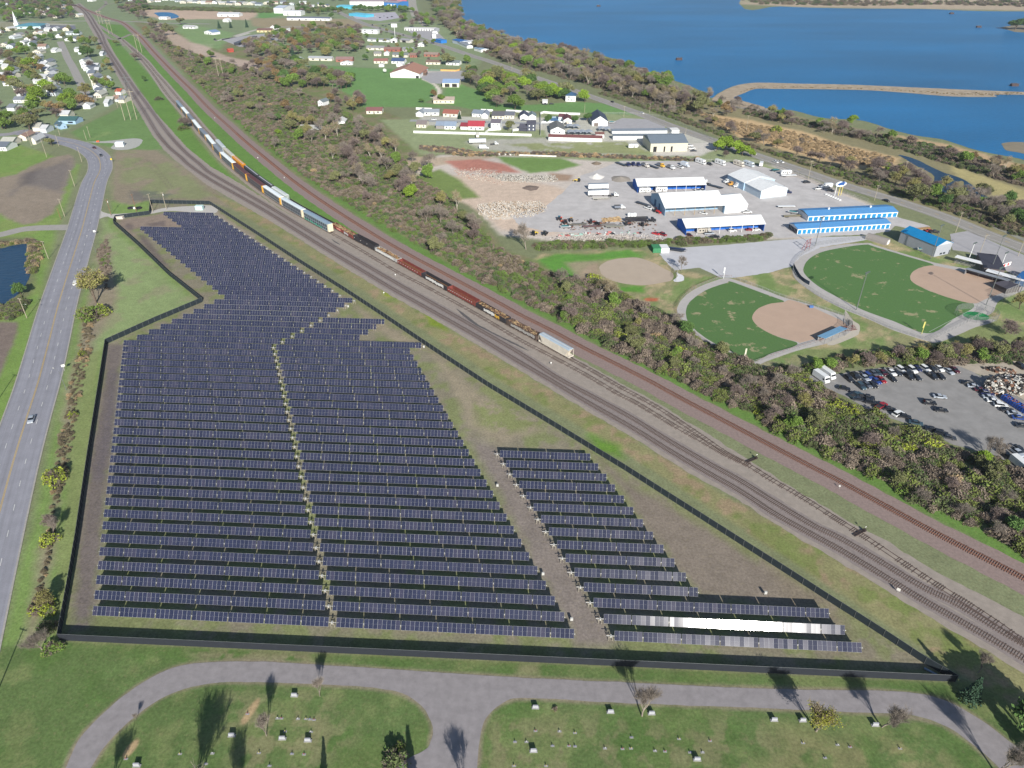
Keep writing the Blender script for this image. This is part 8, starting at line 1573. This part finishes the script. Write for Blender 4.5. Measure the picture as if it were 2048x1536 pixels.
fenceline([(1012, 223), (1055, 226), (1070, 230)], 1.9, 'white fence behind the end houses of the street', wf, gap=8, name='white_fence', th=.06, posts_=False, sm=False)
fenceline([(1081, 246), (1081, 226), (1120, 229), (1160, 230)], 1.9, 'white fence round the swimming pool garden', wf, gap=8, name='white_fence', th=.06, posts_=False, sm=False)
fenceline([(1081, 271), (1081, 246), (1125, 247)], 1.9, 'white fence between the pool garden and the bright lawn', wf, gap=8, name='white_fence', th=.06, posts_=False, sm=False)
fenceline([(971, 267), (972, 262), (1002, 260)], 1.8, 'white cross fence between the red roof and the two-storey house', wf, gap=8, name='white_fence', th=.06, posts_=False, sm=False)
fenceline([(1025, 268), (1026, 260), (1038, 261)], 1.8, 'white cross fence right of the golden willow', wf, gap=8, name='white_fence', th=.06, posts_=False, sm=False)
fenceline([(881, 142), (918, 143), (922, 136)], 1.8, 'orange wooden fence above the church car park', bm((226, 176, 110), 'cedar'), gap=8, name='wooden_fence', th=.06, posts_=False, sm=False)
fenceline([(840, 141), (880, 142)], 1.6, 'grey green fence above the church car park', bm((110, 130, 116), 'cedar'), gap=8, name='wooden_fence', th=.06, posts_=False, sm=False)
fenceline([(1200, 228), (1320, 235), (1440, 287)], 1.8, 'chain-link fence along the far car park and lake road', gap=6)
fenceline([(1380, 322), (1470, 325), (1528, 327), (1600, 352), (1690, 388), (1735, 403)], 1.9, 'chain-link fence between the yard and the lake road', gap=5)
fenceline([(1462, 556), (1445, 556), (1417, 565), (1390, 577), (1366, 595), (1353, 614), (1353, 627), (1366, 648), (1389, 671), (1420, 691), (1460, 711), (1505, 732)], 1.5, 'low chain-link outfield fence of the near ball field', post_c=(140, 110, 100), railm=mat('maroon_rail', (130, 92, 84), .7))
fenceline([(1505, 729), (1540, 715), (1596, 697), (1652, 680)], 1.3, 'foul line fence of the near ball field toward the dugout', post_c=(150, 130, 124), railm=mat('maroon_rail', (130, 92, 84), .7))
fenceline([(1470, 558), (1521, 577), (1568, 595), (1618, 610), (1656, 622), (1690, 634)], 1.3, 'foul line fence of the near ball field on the far side')
fenceline([(1630, 495), (1600, 513), (1587, 532), (1587, 548), (1600, 566), (1638, 593), (1686, 617), (1736, 637), (1786, 659), (1861, 683)], 1.8, 'outfield fence of the far ball field')
fenceline([(1861, 681), (1911, 657), (1955, 634), (1975, 617)], 1.8, 'foul line fence of the far ball field near the cage')
fenceline([(1630, 492), (1690, 483), (1740, 478)], 2.4, 'tall fence at the top of the far outfield')
fenceline([(1586, 533), (1592, 545), (1602, 560), (1618, 570)], 1.9, 'dark wind screen on the outfield fence of the far ball field', bm((52, 66, 84), 'screen'), gap=3, name='wind_screen', th=.04, posts_=False)
# backstops, dugouts, roofs
def shelter(x, y, rz, L_, dep, h, rc, label, wc=None, back=True):
 p = at(x, y); t = thing('dugout', label, 'dugout', (p.x, p.y, .04), rz); m = MB(); m.box(-L_ / 2, L_ / 2, dep - .2, dep, 0, h, wc or bm((150, 150, 150)))
 if wc: m.box(-L_ / 2, -L_ / 2 + .2, 0, dep, 0, h, wc); m.box(L_ / 2 - .2, L_ / 2, 0, dep, 0, h, wc)
 m.build('wall', t); m = MB(); m.solid([(-L_ / 2 - .3, -.5, h + .5), (L_ / 2 + .3, -.5, h + .5), (L_ / 2 + .3, dep + .3, h), (-L_ / 2 - .3, dep + .3, h), (-L_ / 2 - .3, -.5, h + .62), (L_ / 2 + .3, -.5, h + .62), (L_ / 2 + .3, dep + .3, h + .12), (-L_ / 2 - .3, dep + .3, h + .12)], [(0, 3, 2, 1), (4, 5, 6, 7), (0, 1, 5, 4), (1, 2, 6, 5), (2, 3, 7, 6), (3, 0, 4, 7)], roofm(rc)); m.build('roof', t)
 for i in range(4): part('post', steel, t, (-L_ / 2 + i * L_ / 3 - .05, -L_ / 2 + i * L_ / 3 + .05, -.4, -.3, 0, h + .5))
 part('bench', bm((130, 60, 56)), t, (-L_ / 2 + .4, L_ / 2 - .4, dep - .9, dep - .4, .4, .5)); return t
a1 = rzof(1655, 680, 1684, 667)
shelter(1668, 678, a1, 15, 3, 2.3, (128, 176, 210), 'blue roofed dugout beside the near infield')
a2 = rzof(1945, 545, 1998, 560)
shelter(1969, 560, a2, 19, 3.5, 2.3, (150, 156, 164), 'grey dugout with dark red inside behind the far infield', bm((140, 140, 144)))
for x, y, L_, lb in ((1949, 535, 20, 'long white bleacher roof, the farther one'), (2006, 562, 17, 'long white bleacher roof, the nearer one')):
 p = at(x, y); t = thing('bleacher_roof', lb, 'bleacher roof', (p.x, p.y, .04), a2 + .03); m = MB(); m.box(-L_ / 2, L_ / 2, -2, 2, 3.2, 3.35, bm(WHT)); m.build('roof', t)
 for i in range(5):
  for sy in (-1.7, 1.7): part('post', steel, t, (-L_ / 2 + .5 + i * (L_ - 1) / 4 - .06, -L_ / 2 + .5 + i * (L_ - 1) / 4 + .06, sy - .06, sy + .06, 0, 3.2))
 m = MB(); [m.box(-L_ / 2 + .5, L_ / 2 - .5, -1.4 + k * .7, -1.1 + k * .7, .3 + k * .35, .36 + k * .35, bm((190, 190, 188))) for k in range(5)]; m.build('bench_rows', t)
building('concession_stand', 'dark roofed clubhouse behind the far bleacher roofs', 'clubhouse', (1965, 547), (2005, 552), 20, 3.2, .6, (120, 110, 108), (66, 66, 78), 'flat', .4)
building('concession_stand', 'blue roofed stand behind the far home plate at the right edge', 'clubhouse', (2028, 568), (2062, 578), 14, 3.2, 1.2, (90, 120, 160), (40, 100, 160), 'x', .4)
building('storage_shed', 'dark flat shed beside the far home plate', 'shed', (2010, 588), (2036, 583), 7, 2.6, .4, (90, 84, 84), (88, 84, 92), 'flat', .3)
p = at(2008, 536); t = thing('banner', 'white and red banner beside the bleacher roofs', 'banner', (p.x, p.y, 0), .5); m = MB(); m.box(-5, 5, -.04, .04, .6, 2.6, bm((236, 232, 230))); m.build('cloth', t); m = MB(); [m.box(x_, x_ + 1.6, -.07, -.045, .9, 2.3, bm((190, 70, 70))) for x_ in (-4.2, -1.5, 1.8)]; m.build('red_marks', t)
def backstop(pxs, h, label):
 t = fenceline(pxs, h, label, name='backstop', cat='backstop', sm=False, gap=2.5); return t
backstop([(1684, 642), (1698, 650), (1700, 662), (1690, 672)], 4.5, 'backstop fence behind the near home plate'); backstop([(2015, 560), (2034, 576), (2030, 590), (2005, 600)], 5.5, 'backstop fence behind the far home plate')
backstop([(1342, 540), (1355, 548), (1352, 562)], 3.5, 'small backstop at the old infield')
p = at(1361, 560); t = thing('concrete_pad', 'white slab behind the old infield backstop', 'slab', (0, 0, 0)); o = sheet('slab', [(1352, 545), (1368, 552), (1368, 562), (1352, 565), (1345, 562), (1356, 553)], .1, bm((226, 226, 230)), 0, step=2); adopt(o, t)
t = thing('batting_cage', 'round batting cage with green turf beside the far ball field', 'batting cage', at(1952, 632)); o_ = at(1952, 632)
m = MB(); R0 = 7; cp = [Vector((R0 * 1.3 * math.cos(a / 16 * 6.283), R0 * math.sin(a / 16 * 6.283), 0)) for a in range(16)]
gm_ = bm((40, 140, 80), 'turf'); m.face([p * .62 + Vector((0, 0, .05)) for p in cp], gm_); m.build('turf', t); m = MB(); [m.face([cp[i], cp[(i + 1) % 16], cp[(i + 1) % 16] + Vector((0, 0, 3)), cp[i] + Vector((0, 0, 3))], mesh_m) for i in range(16)]; m.build('netting', t)
m = MB(); [m.cyl(c_, c_ + Vector((0, 0, 3)), .06, n=5, m=steel) for c_ in cp]; [m.cyl(cp[i] + Vector((0, 0, 3)), cp[(i + 1) % 16] + Vector((0, 0, 3)), .05, n=4, m=steel) for i in range(16)]; m.build('frame', t)
for px, h, c, lb in (((1447, 557), 6, (236, 238, 238), 'white foul pole at the far corner of the near ball field'), ((1488, 727), 7, (226, 220, 200), 'pale foul pole at the near corner of the near ball field'), ((1843, 668), 6, (214, 206, 120), 'yellowish foul pole of the far ball field')):
 p = at(*px); t = thing('foul_pole', lb, 'foul pole', p); m = MB(); m.cyl((0, 0, 0), (0, 0, h), .12, n=8, m=bm(c)); m.build('pole', t); m = MB(); m.box(-.5, 0, -.02, .02, h * .5, h, bm(c)); m.build('vane', t)
for x, y, a, c, lb in ((1705, 650, 1.2, (70, 70, 76), 'dark bleacher behind the near backstop'), (1703, 662, .3, (120, 50, 56), 'maroon picnic benches beside the near dugout')):
 p = at(x, y); t = thing('bleacher', lb, 'bleacher', (p.x, p.y, .05), a); m = MB(); [m.box(-3, 3, k * .7, k * .7 + .35, .3 + k * .3, .36 + k * .3, bm(c)) for k in range(4)]; m.build('seat_rows', t); m = MB(); [m.cyl((x_, 0, 0), (x_, 2.3, 1.3), .05, n=4, m=steel) for x_ in (-2.6, 0, 2.6)]; m.build('frame', t)
for x, y, lb in ((1622, 615, 'small blue box beside the near infield'),): p = at(x, y); t = thing('equipment_box', lb, 'box', p); part('case', bm((70, 110, 170)), t, (-.9, .9, -.5, .5, 0, .8)); part('lid', bm((90, 130, 190)), t, (-.95, .95, -.55, .55, .82, .92))
p = at(1614, 500); t = thing('scoreboard_frame', 'rusty red lattice frame at the far outfield corner', 'frame', (p.x, p.y, 0), .6); m = MB(); rm_ = mat('red_frame', (150, 70, 70), .8)
for sx in (-2, 2): m.cyl((sx, 0, 0), (sx * .6, 0, 6), .12, n=5, m=rm_); m.cyl((sx, 2, 0), (sx * .6, .3, 6), .12, n=5, m=rm_)
for z in (2, 4, 6): m.cyl((-2, 0, z), (2, 0, z), .09, n=5, m=rm_)
m.build('frame', t)
# tall yard sign with three legs, blue and white fish-like emblem
p = at(1677, 391); t = thing('pylon_sign', 'tall yard sign with blue and white emblem on three pale legs', 'sign', (p.x, p.y, 0), .25)
for x_, c in ((-3, WHT), (-.3, (226, 206, 110)), (1.6, (226, 206, 110))): m = MB(); m.cyl((x_, 0, 0), (x_, 0, 7), .2, n=8, m=bm(c)); m.build('leg', t)
m = MB(); n_ = 18; m.solid([(4.2 * math.cos(i / n_ * 6.283) * (1 if math.cos(i / n_ * 6.283) > 0 else .9) - .4, y_, 7.6 + 1.7 * math.sin(i / n_ * 6.283)) for y_ in (-.2, .2) for i in range(n_)], [tuple(range(n_ - 1, -1, -1)), tuple(range(n_, 2 * n_))] + [(i, (i + 1) % n_, n_ + (i + 1) % n_, n_ + i) for i in range(n_)], bm((226, 236, 246))); m.build('sign_board', t)
m = MB(); m.prof([(-3.2, 7.6), (-1, 8.7), (1.6, 8.9), (3.2, 8.2), (1.8, 7.4), (2.6, 6.6), (.6, 6.9), (-1.6, 6.7)], -.26, -.22, bm((40, 84, 150))); m.prof([(-.4, 8.9), (1.2, 9.8), (2.4, 9.1), (1.4, 8.8)], -.2, .2, bm((36, 50, 90))); m.build('emblem', t)
# motel sign
p = at(790, 73); t = thing('roadside_sign', 'tall white rounded sign beside the junction', 'sign', (p.x, p.y, 0)); m = MB(); m.cyl((0, 0, 0), (0, 0, 14), .35, n=8, m=bm(WHT)); m.build('pole', t); m = MB(); m.box(-4.5, 4.5, -.4, .4, 13, 18, bm(WHT)); m.build('sign_board', t)
p = at(770, 146); t = thing('water_globe', 'white satellite dish on the grass left of the church hall', 'dish', (p.x, p.y, 0)); m = MB(); m.cyl((0, 0, 0), (0, 0, 2.4), .15, n=6, m=steel); m.build('post', t); m = MB(); m.cyl((0, -.6, 3.2), (0, .2, 3.6), 2.2, .3, n=16, m=bm(WHT)); m.build('dish', t)
# swimming pool
t = thing('swimming_pool', 'pale blue swimming pool in the white fenced garden', 'swimming pool', (0, 0, 0)); o = sheet('deck', [(1094, 233), (1118, 233), (1124, 245), (1092, 244)], .05, bm((200, 222, 236)), 0, step=2); adopt(o, t); o = sheet('pool_water', [(1101, 236), (1114, 236), (1117, 243), (1101, 242)], .09, bm((60, 110, 160), 'poolw', rough=.2), 0, step=2); adopt(o, t)
# metal carports
for i, (x, y, c) in enumerate([(1143, 272, 0), (1155, 272, 0), (1167, 272, 0), (1180, 272, 0), (1141, 260, 0), (1154, 260.5, 0), (1205, 265, 0), (1217, 266, 0)]):
 p = at(x, y); t = thing('metal_carport', 'silver arched carport near the maroon roofed store, %s in its group' % ordn(i + 1), 'carport', (p.x, p.y, 0), E, 'silver carports beside the white gabled house'); m = MB()
 P = [(-3 + 6 * k / 6, 2.6 + 1.0 * math.sin(k / 6 * math.pi)) for k in range(7)]; m.prof(P + [(x_, z_ - .1) for x_, z_ in P[::-1]], 0, 8, mat('silver_sheet', (190, 196, 204), .5, .08, 1, metal=.2)); m.build('roof', t)
 m = MB(); [m.cyl((sx, y_, 0), (sx, y_, 2.6), .06, n=5, m=steel) for sx in (-2.9, 2.9) for y_ in (.2, 4, 7.8)]; m.build('frame', t)
# entrance yard things at the solar compound
def smallbox(name, label, cat, x, y, sz, c, rz=0, lid=True):
 p = at(x, y); t = thing(name, label, cat, (p.x, p.y, .03), rz); part('cabinet', bm(c), t, (-sz[0] / 2, sz[0] / 2, -sz[1] / 2, sz[1] / 2, 0, sz[2])); part('top', bm(tuple(min(255, q + 14) for q in c)), t, (-sz[0] / 2 - .1, sz[0] / 2 + .1, -sz[1] / 2 - .1, sz[1] / 2 + .1, sz[2] + .01, sz[2] + .12)); part('base', bm((190, 188, 182)), t, (-sz[0] / 2 - .3, sz[0] / 2 + .3, -sz[1] / 2 - .3, sz[1] / 2 + .3, -.02, .1 - .11)); return t
smallbox('transformer', 'pale green transformer cabinet at the head of the solar rows', 'transformer', 400, 419, (4.5, 2.6, 2.4), (196, 226, 222))
smallbox('pallet_stack', 'white crated pallets inside the corner of the solar fence', 'pallets', 240, 437, (4.5, 2.4, 1.4), (216, 206, 194))
smallbox('equipment_hut', 'small white hut on the gravel pad in the meadow', 'hut', 241, 292, (6, 4.5, 3), (232, 238, 244), .2)
p = at(270, 417); t = thing('cable_reels', 'black cable coils in the solar entrance yard', 'cable coils', (p.x, p.y, .05)); 
for x_ in (-2.6, 2.4): m = MB(); m.cyl((x_, 0, 0), (x_, 0, .8), 2.0, 1.7, n=14, m=rub); m.build('coil', t)
m = MB(); m.cyl((0, -.6, 0), (0, -.6, 1), .7, n=10, m=bm(WHT)); m.build('white_coil', t)
for x, y, lb in ((848, 697, 'white combiner box at the end of the middle block, top'), (697, 616, 'small white box beside the upper solar rows'), (1143, 1243, 'white cabinet at the right end of the middle block, lower'), (1086, 1152, 'white cabinet at the right end of the middle block, upper'), (995, 975, 'small white cabinet beside the middle block'), (1530, 1190, 'small grey device on a post below the right rows')):
 p = at(x, y); t = thing('electrical_cabinet', lb, 'electrical cabinet', p); part('cabinet', bm((196, 196, 192)), t, (-.35, .35, -.2, .2, .5, 1.4)); part('leg', steel, t, (-.33, -.25, -.05, .05, 0, .5), (.25, .33, -.05, .05, 0, .5))
p = at(1862, 1345); t = thing('steel_beam', 'pale beam lying inside the sharp corner of the solar fence', 'beam', (p.x, p.y, .1), -.7); part('beam', bm((150, 170, 190)), t, (-1.6, 1.6, -.2, .2, 0, .3))
# --- cemetery
gran = mat('grey_granite', (176, 178, 184), .6, .1, 3); gbase = mat('granite_base', (156, 156, 156), .8, .1, 3); flow = [bm((160, 80, 90), 'flower'), bm((190, 176, 110), 'flower'), bm((120, 126, 160), 'flower'), bm((206, 206, 206), 'flower')]
HSP = [(589, 1392), (464, 1472), (565, 1478), (616, 1482), (1071, 1416), (1221, 1425), (1303, 1428), (1067, 1503), (1394, 1520), (1548, 1441), (1605, 1442), (1750, 1451), (274, 1532)]
hs0 = None
for i, (x, y) in enumerate(sorted(HSP)):
 p = at(x, y); lb = 'upright grey granite headstone on a pale base, %s of the large ones from the left' % ordn(i + 1)
 if hs0 is None:
  hs0 = t = thing('headstone', lb, 'headstone', p, 0, 'large upright headstones'); part('base', gbase, t, (-.85, .85, -.32, .32, 0, .18)); m = MB(); m.taper(-.66, .66, -.17, .17, .18, 1.0, .04, .04, .02, gran); m.build('stone', t)
 else: dup(hs0, p, .02 * (i % 3 - 1), lb)
FL = [(495, 1428), (555, 1437), (563, 1437), (596, 1438), (612, 1438), (620, 1439), (628, 1440), (570, 1463), (622, 1464), (518, 1506), (584, 1508), (608, 1509), (539, 1532), (1071, 1462), (1119, 1463), (1150, 1466), (1030, 1484), (1053, 1484), (1105, 1492), (1138, 1492), (1150, 1493), (1210, 1497), (1245, 1498), (1262, 1497), (1310, 1502), (1330, 1503), (1028, 1532), (1092, 1532), (1358, 1478), (1263, 1475), (1606, 1486), (1675, 1490), (1650, 1516), (1700, 1494), (1800, 1497), (252, 1518), (425, 1507), (1420, 1482), (1380, 1505), (1405, 1505), (360, 1508), (412, 1528)]
fm0 = None
for i, (x, y) in enumerate(sorted(FL)):
 p = at(x, y); lb = 'flat grave marker with a small vase in the lawn, %s marker from the left' % ordn(i + 1); r = random.Random(i)
 t = thing('grave_marker', lb, 'grave marker', p, 0, 'flat grave markers'); part('plate', gbase, t, (-.42, .42, -.22, .22, 0, .05))
 m = MB(); m.cyl((0, 0, .06), (0, 0, .35), .09, .12, n=7, m=bm((150, 150, 150))); m.build('vase', t); m = MB(); 
 for k in range(5): a = k * 1.26; m.taper(.07 * math.cos(a) - .06, .07 * math.cos(a) + .06, .07 * math.sin(a) - .06, .07 * math.sin(a) + .06, .33, .47, .04, .04, .04, flow[i % 4])
 m.build('flowers', t)
for x, y, h, lb in ((1110, 1419, .6, 'small bush in the lawn right of the first headstone after the junction'),): tree('shrub_brown', x, y, h, lb, 'shrub')
# duck blinds in the lake
for x, y, lb in ((1358, 120, 'dark duck blind in the lake, nearest the shore'), (1197, 13, 'dark duck blind in the lake, far left'), (1903, 28, 'small dark blind in the lake near the far shore'), (1957, 55, 'reddish blind in the lake left of the islet'), (2028, 172, 'brown brushy blind in the lake behind the dike')):
 p = at(x, y); t = thing('duck_blind', lb, 'duck blind', (p.x, p.y, 0)); m = MB(); m.taper(-4, 4, -2.5, 2.5, 0, 2.4, .6, .6, .8, mat('brush_cover', (78, 66, 66), .95, .3, 1)); m.build('hide', t)
 m = MB(); rr = random.Random(int(x)); [m.cyl((rr.uniform(-4, 4), rr.uniform(-2.8, 2.8), 0), (rr.uniform(-4.6, 4.6), rr.uniform(-3, 3), rr.uniform(2, 3.4)), .08, n=3, m=TWIGP) for k in range(50)]; m.build('brushwood', t)
# white blocks round the sign plot, row of blocks at the back of the rubble yard
for i in range(7):
 p = at(1652 + i * 4.6, 389.5 + i * 1.9); t = thing('concrete_block', 'white painted block in the short row left of the tall sign, %s from the top' % ordn(i + 1), 'block', (p.x, p.y, 0), .6, 'white blocks by the tall sign'); part('block', bm(WHT), t, (-.8, .8, -.4, .4, 0, .7))
for i in range(14):
 p = at(988 + i * 9.2, 309 + i * .35); t = thing('barrier_block', 'pale barrier block at the back of the rubble yard, %s from the left' % ordn(i + 1), 'barrier', (p.x, p.y, 0), 0, 'pale barrier blocks behind the rubble yard'); b = MB(); b.taper(-2, 2, -.4, .4, 0, .9, .02, .02, .25, bm((226, 222, 214))); b.build('block', t)
# --- air
hz = MB(); 
hm = D.materials.new('air'); hm.use_nodes = True; n = hm.node_tree; n.nodes.remove(n.nodes['Principled BSDF']); v = n.nodes.new('ShaderNodeVolumePrincipled'); v.inputs['Density'].default_value = 8e-5; v.inputs['Color'].default_value = (.80, .88, 1, 1); v.inputs['Anisotropy'].default_value = .3
n.links.new(v.outputs[0], n.nodes['Material Output'].inputs['Volume'])
hz.box(-15000, 15000, -900, 9500, -1.2, 152, hm); hz.build('haze', kind='stuff')
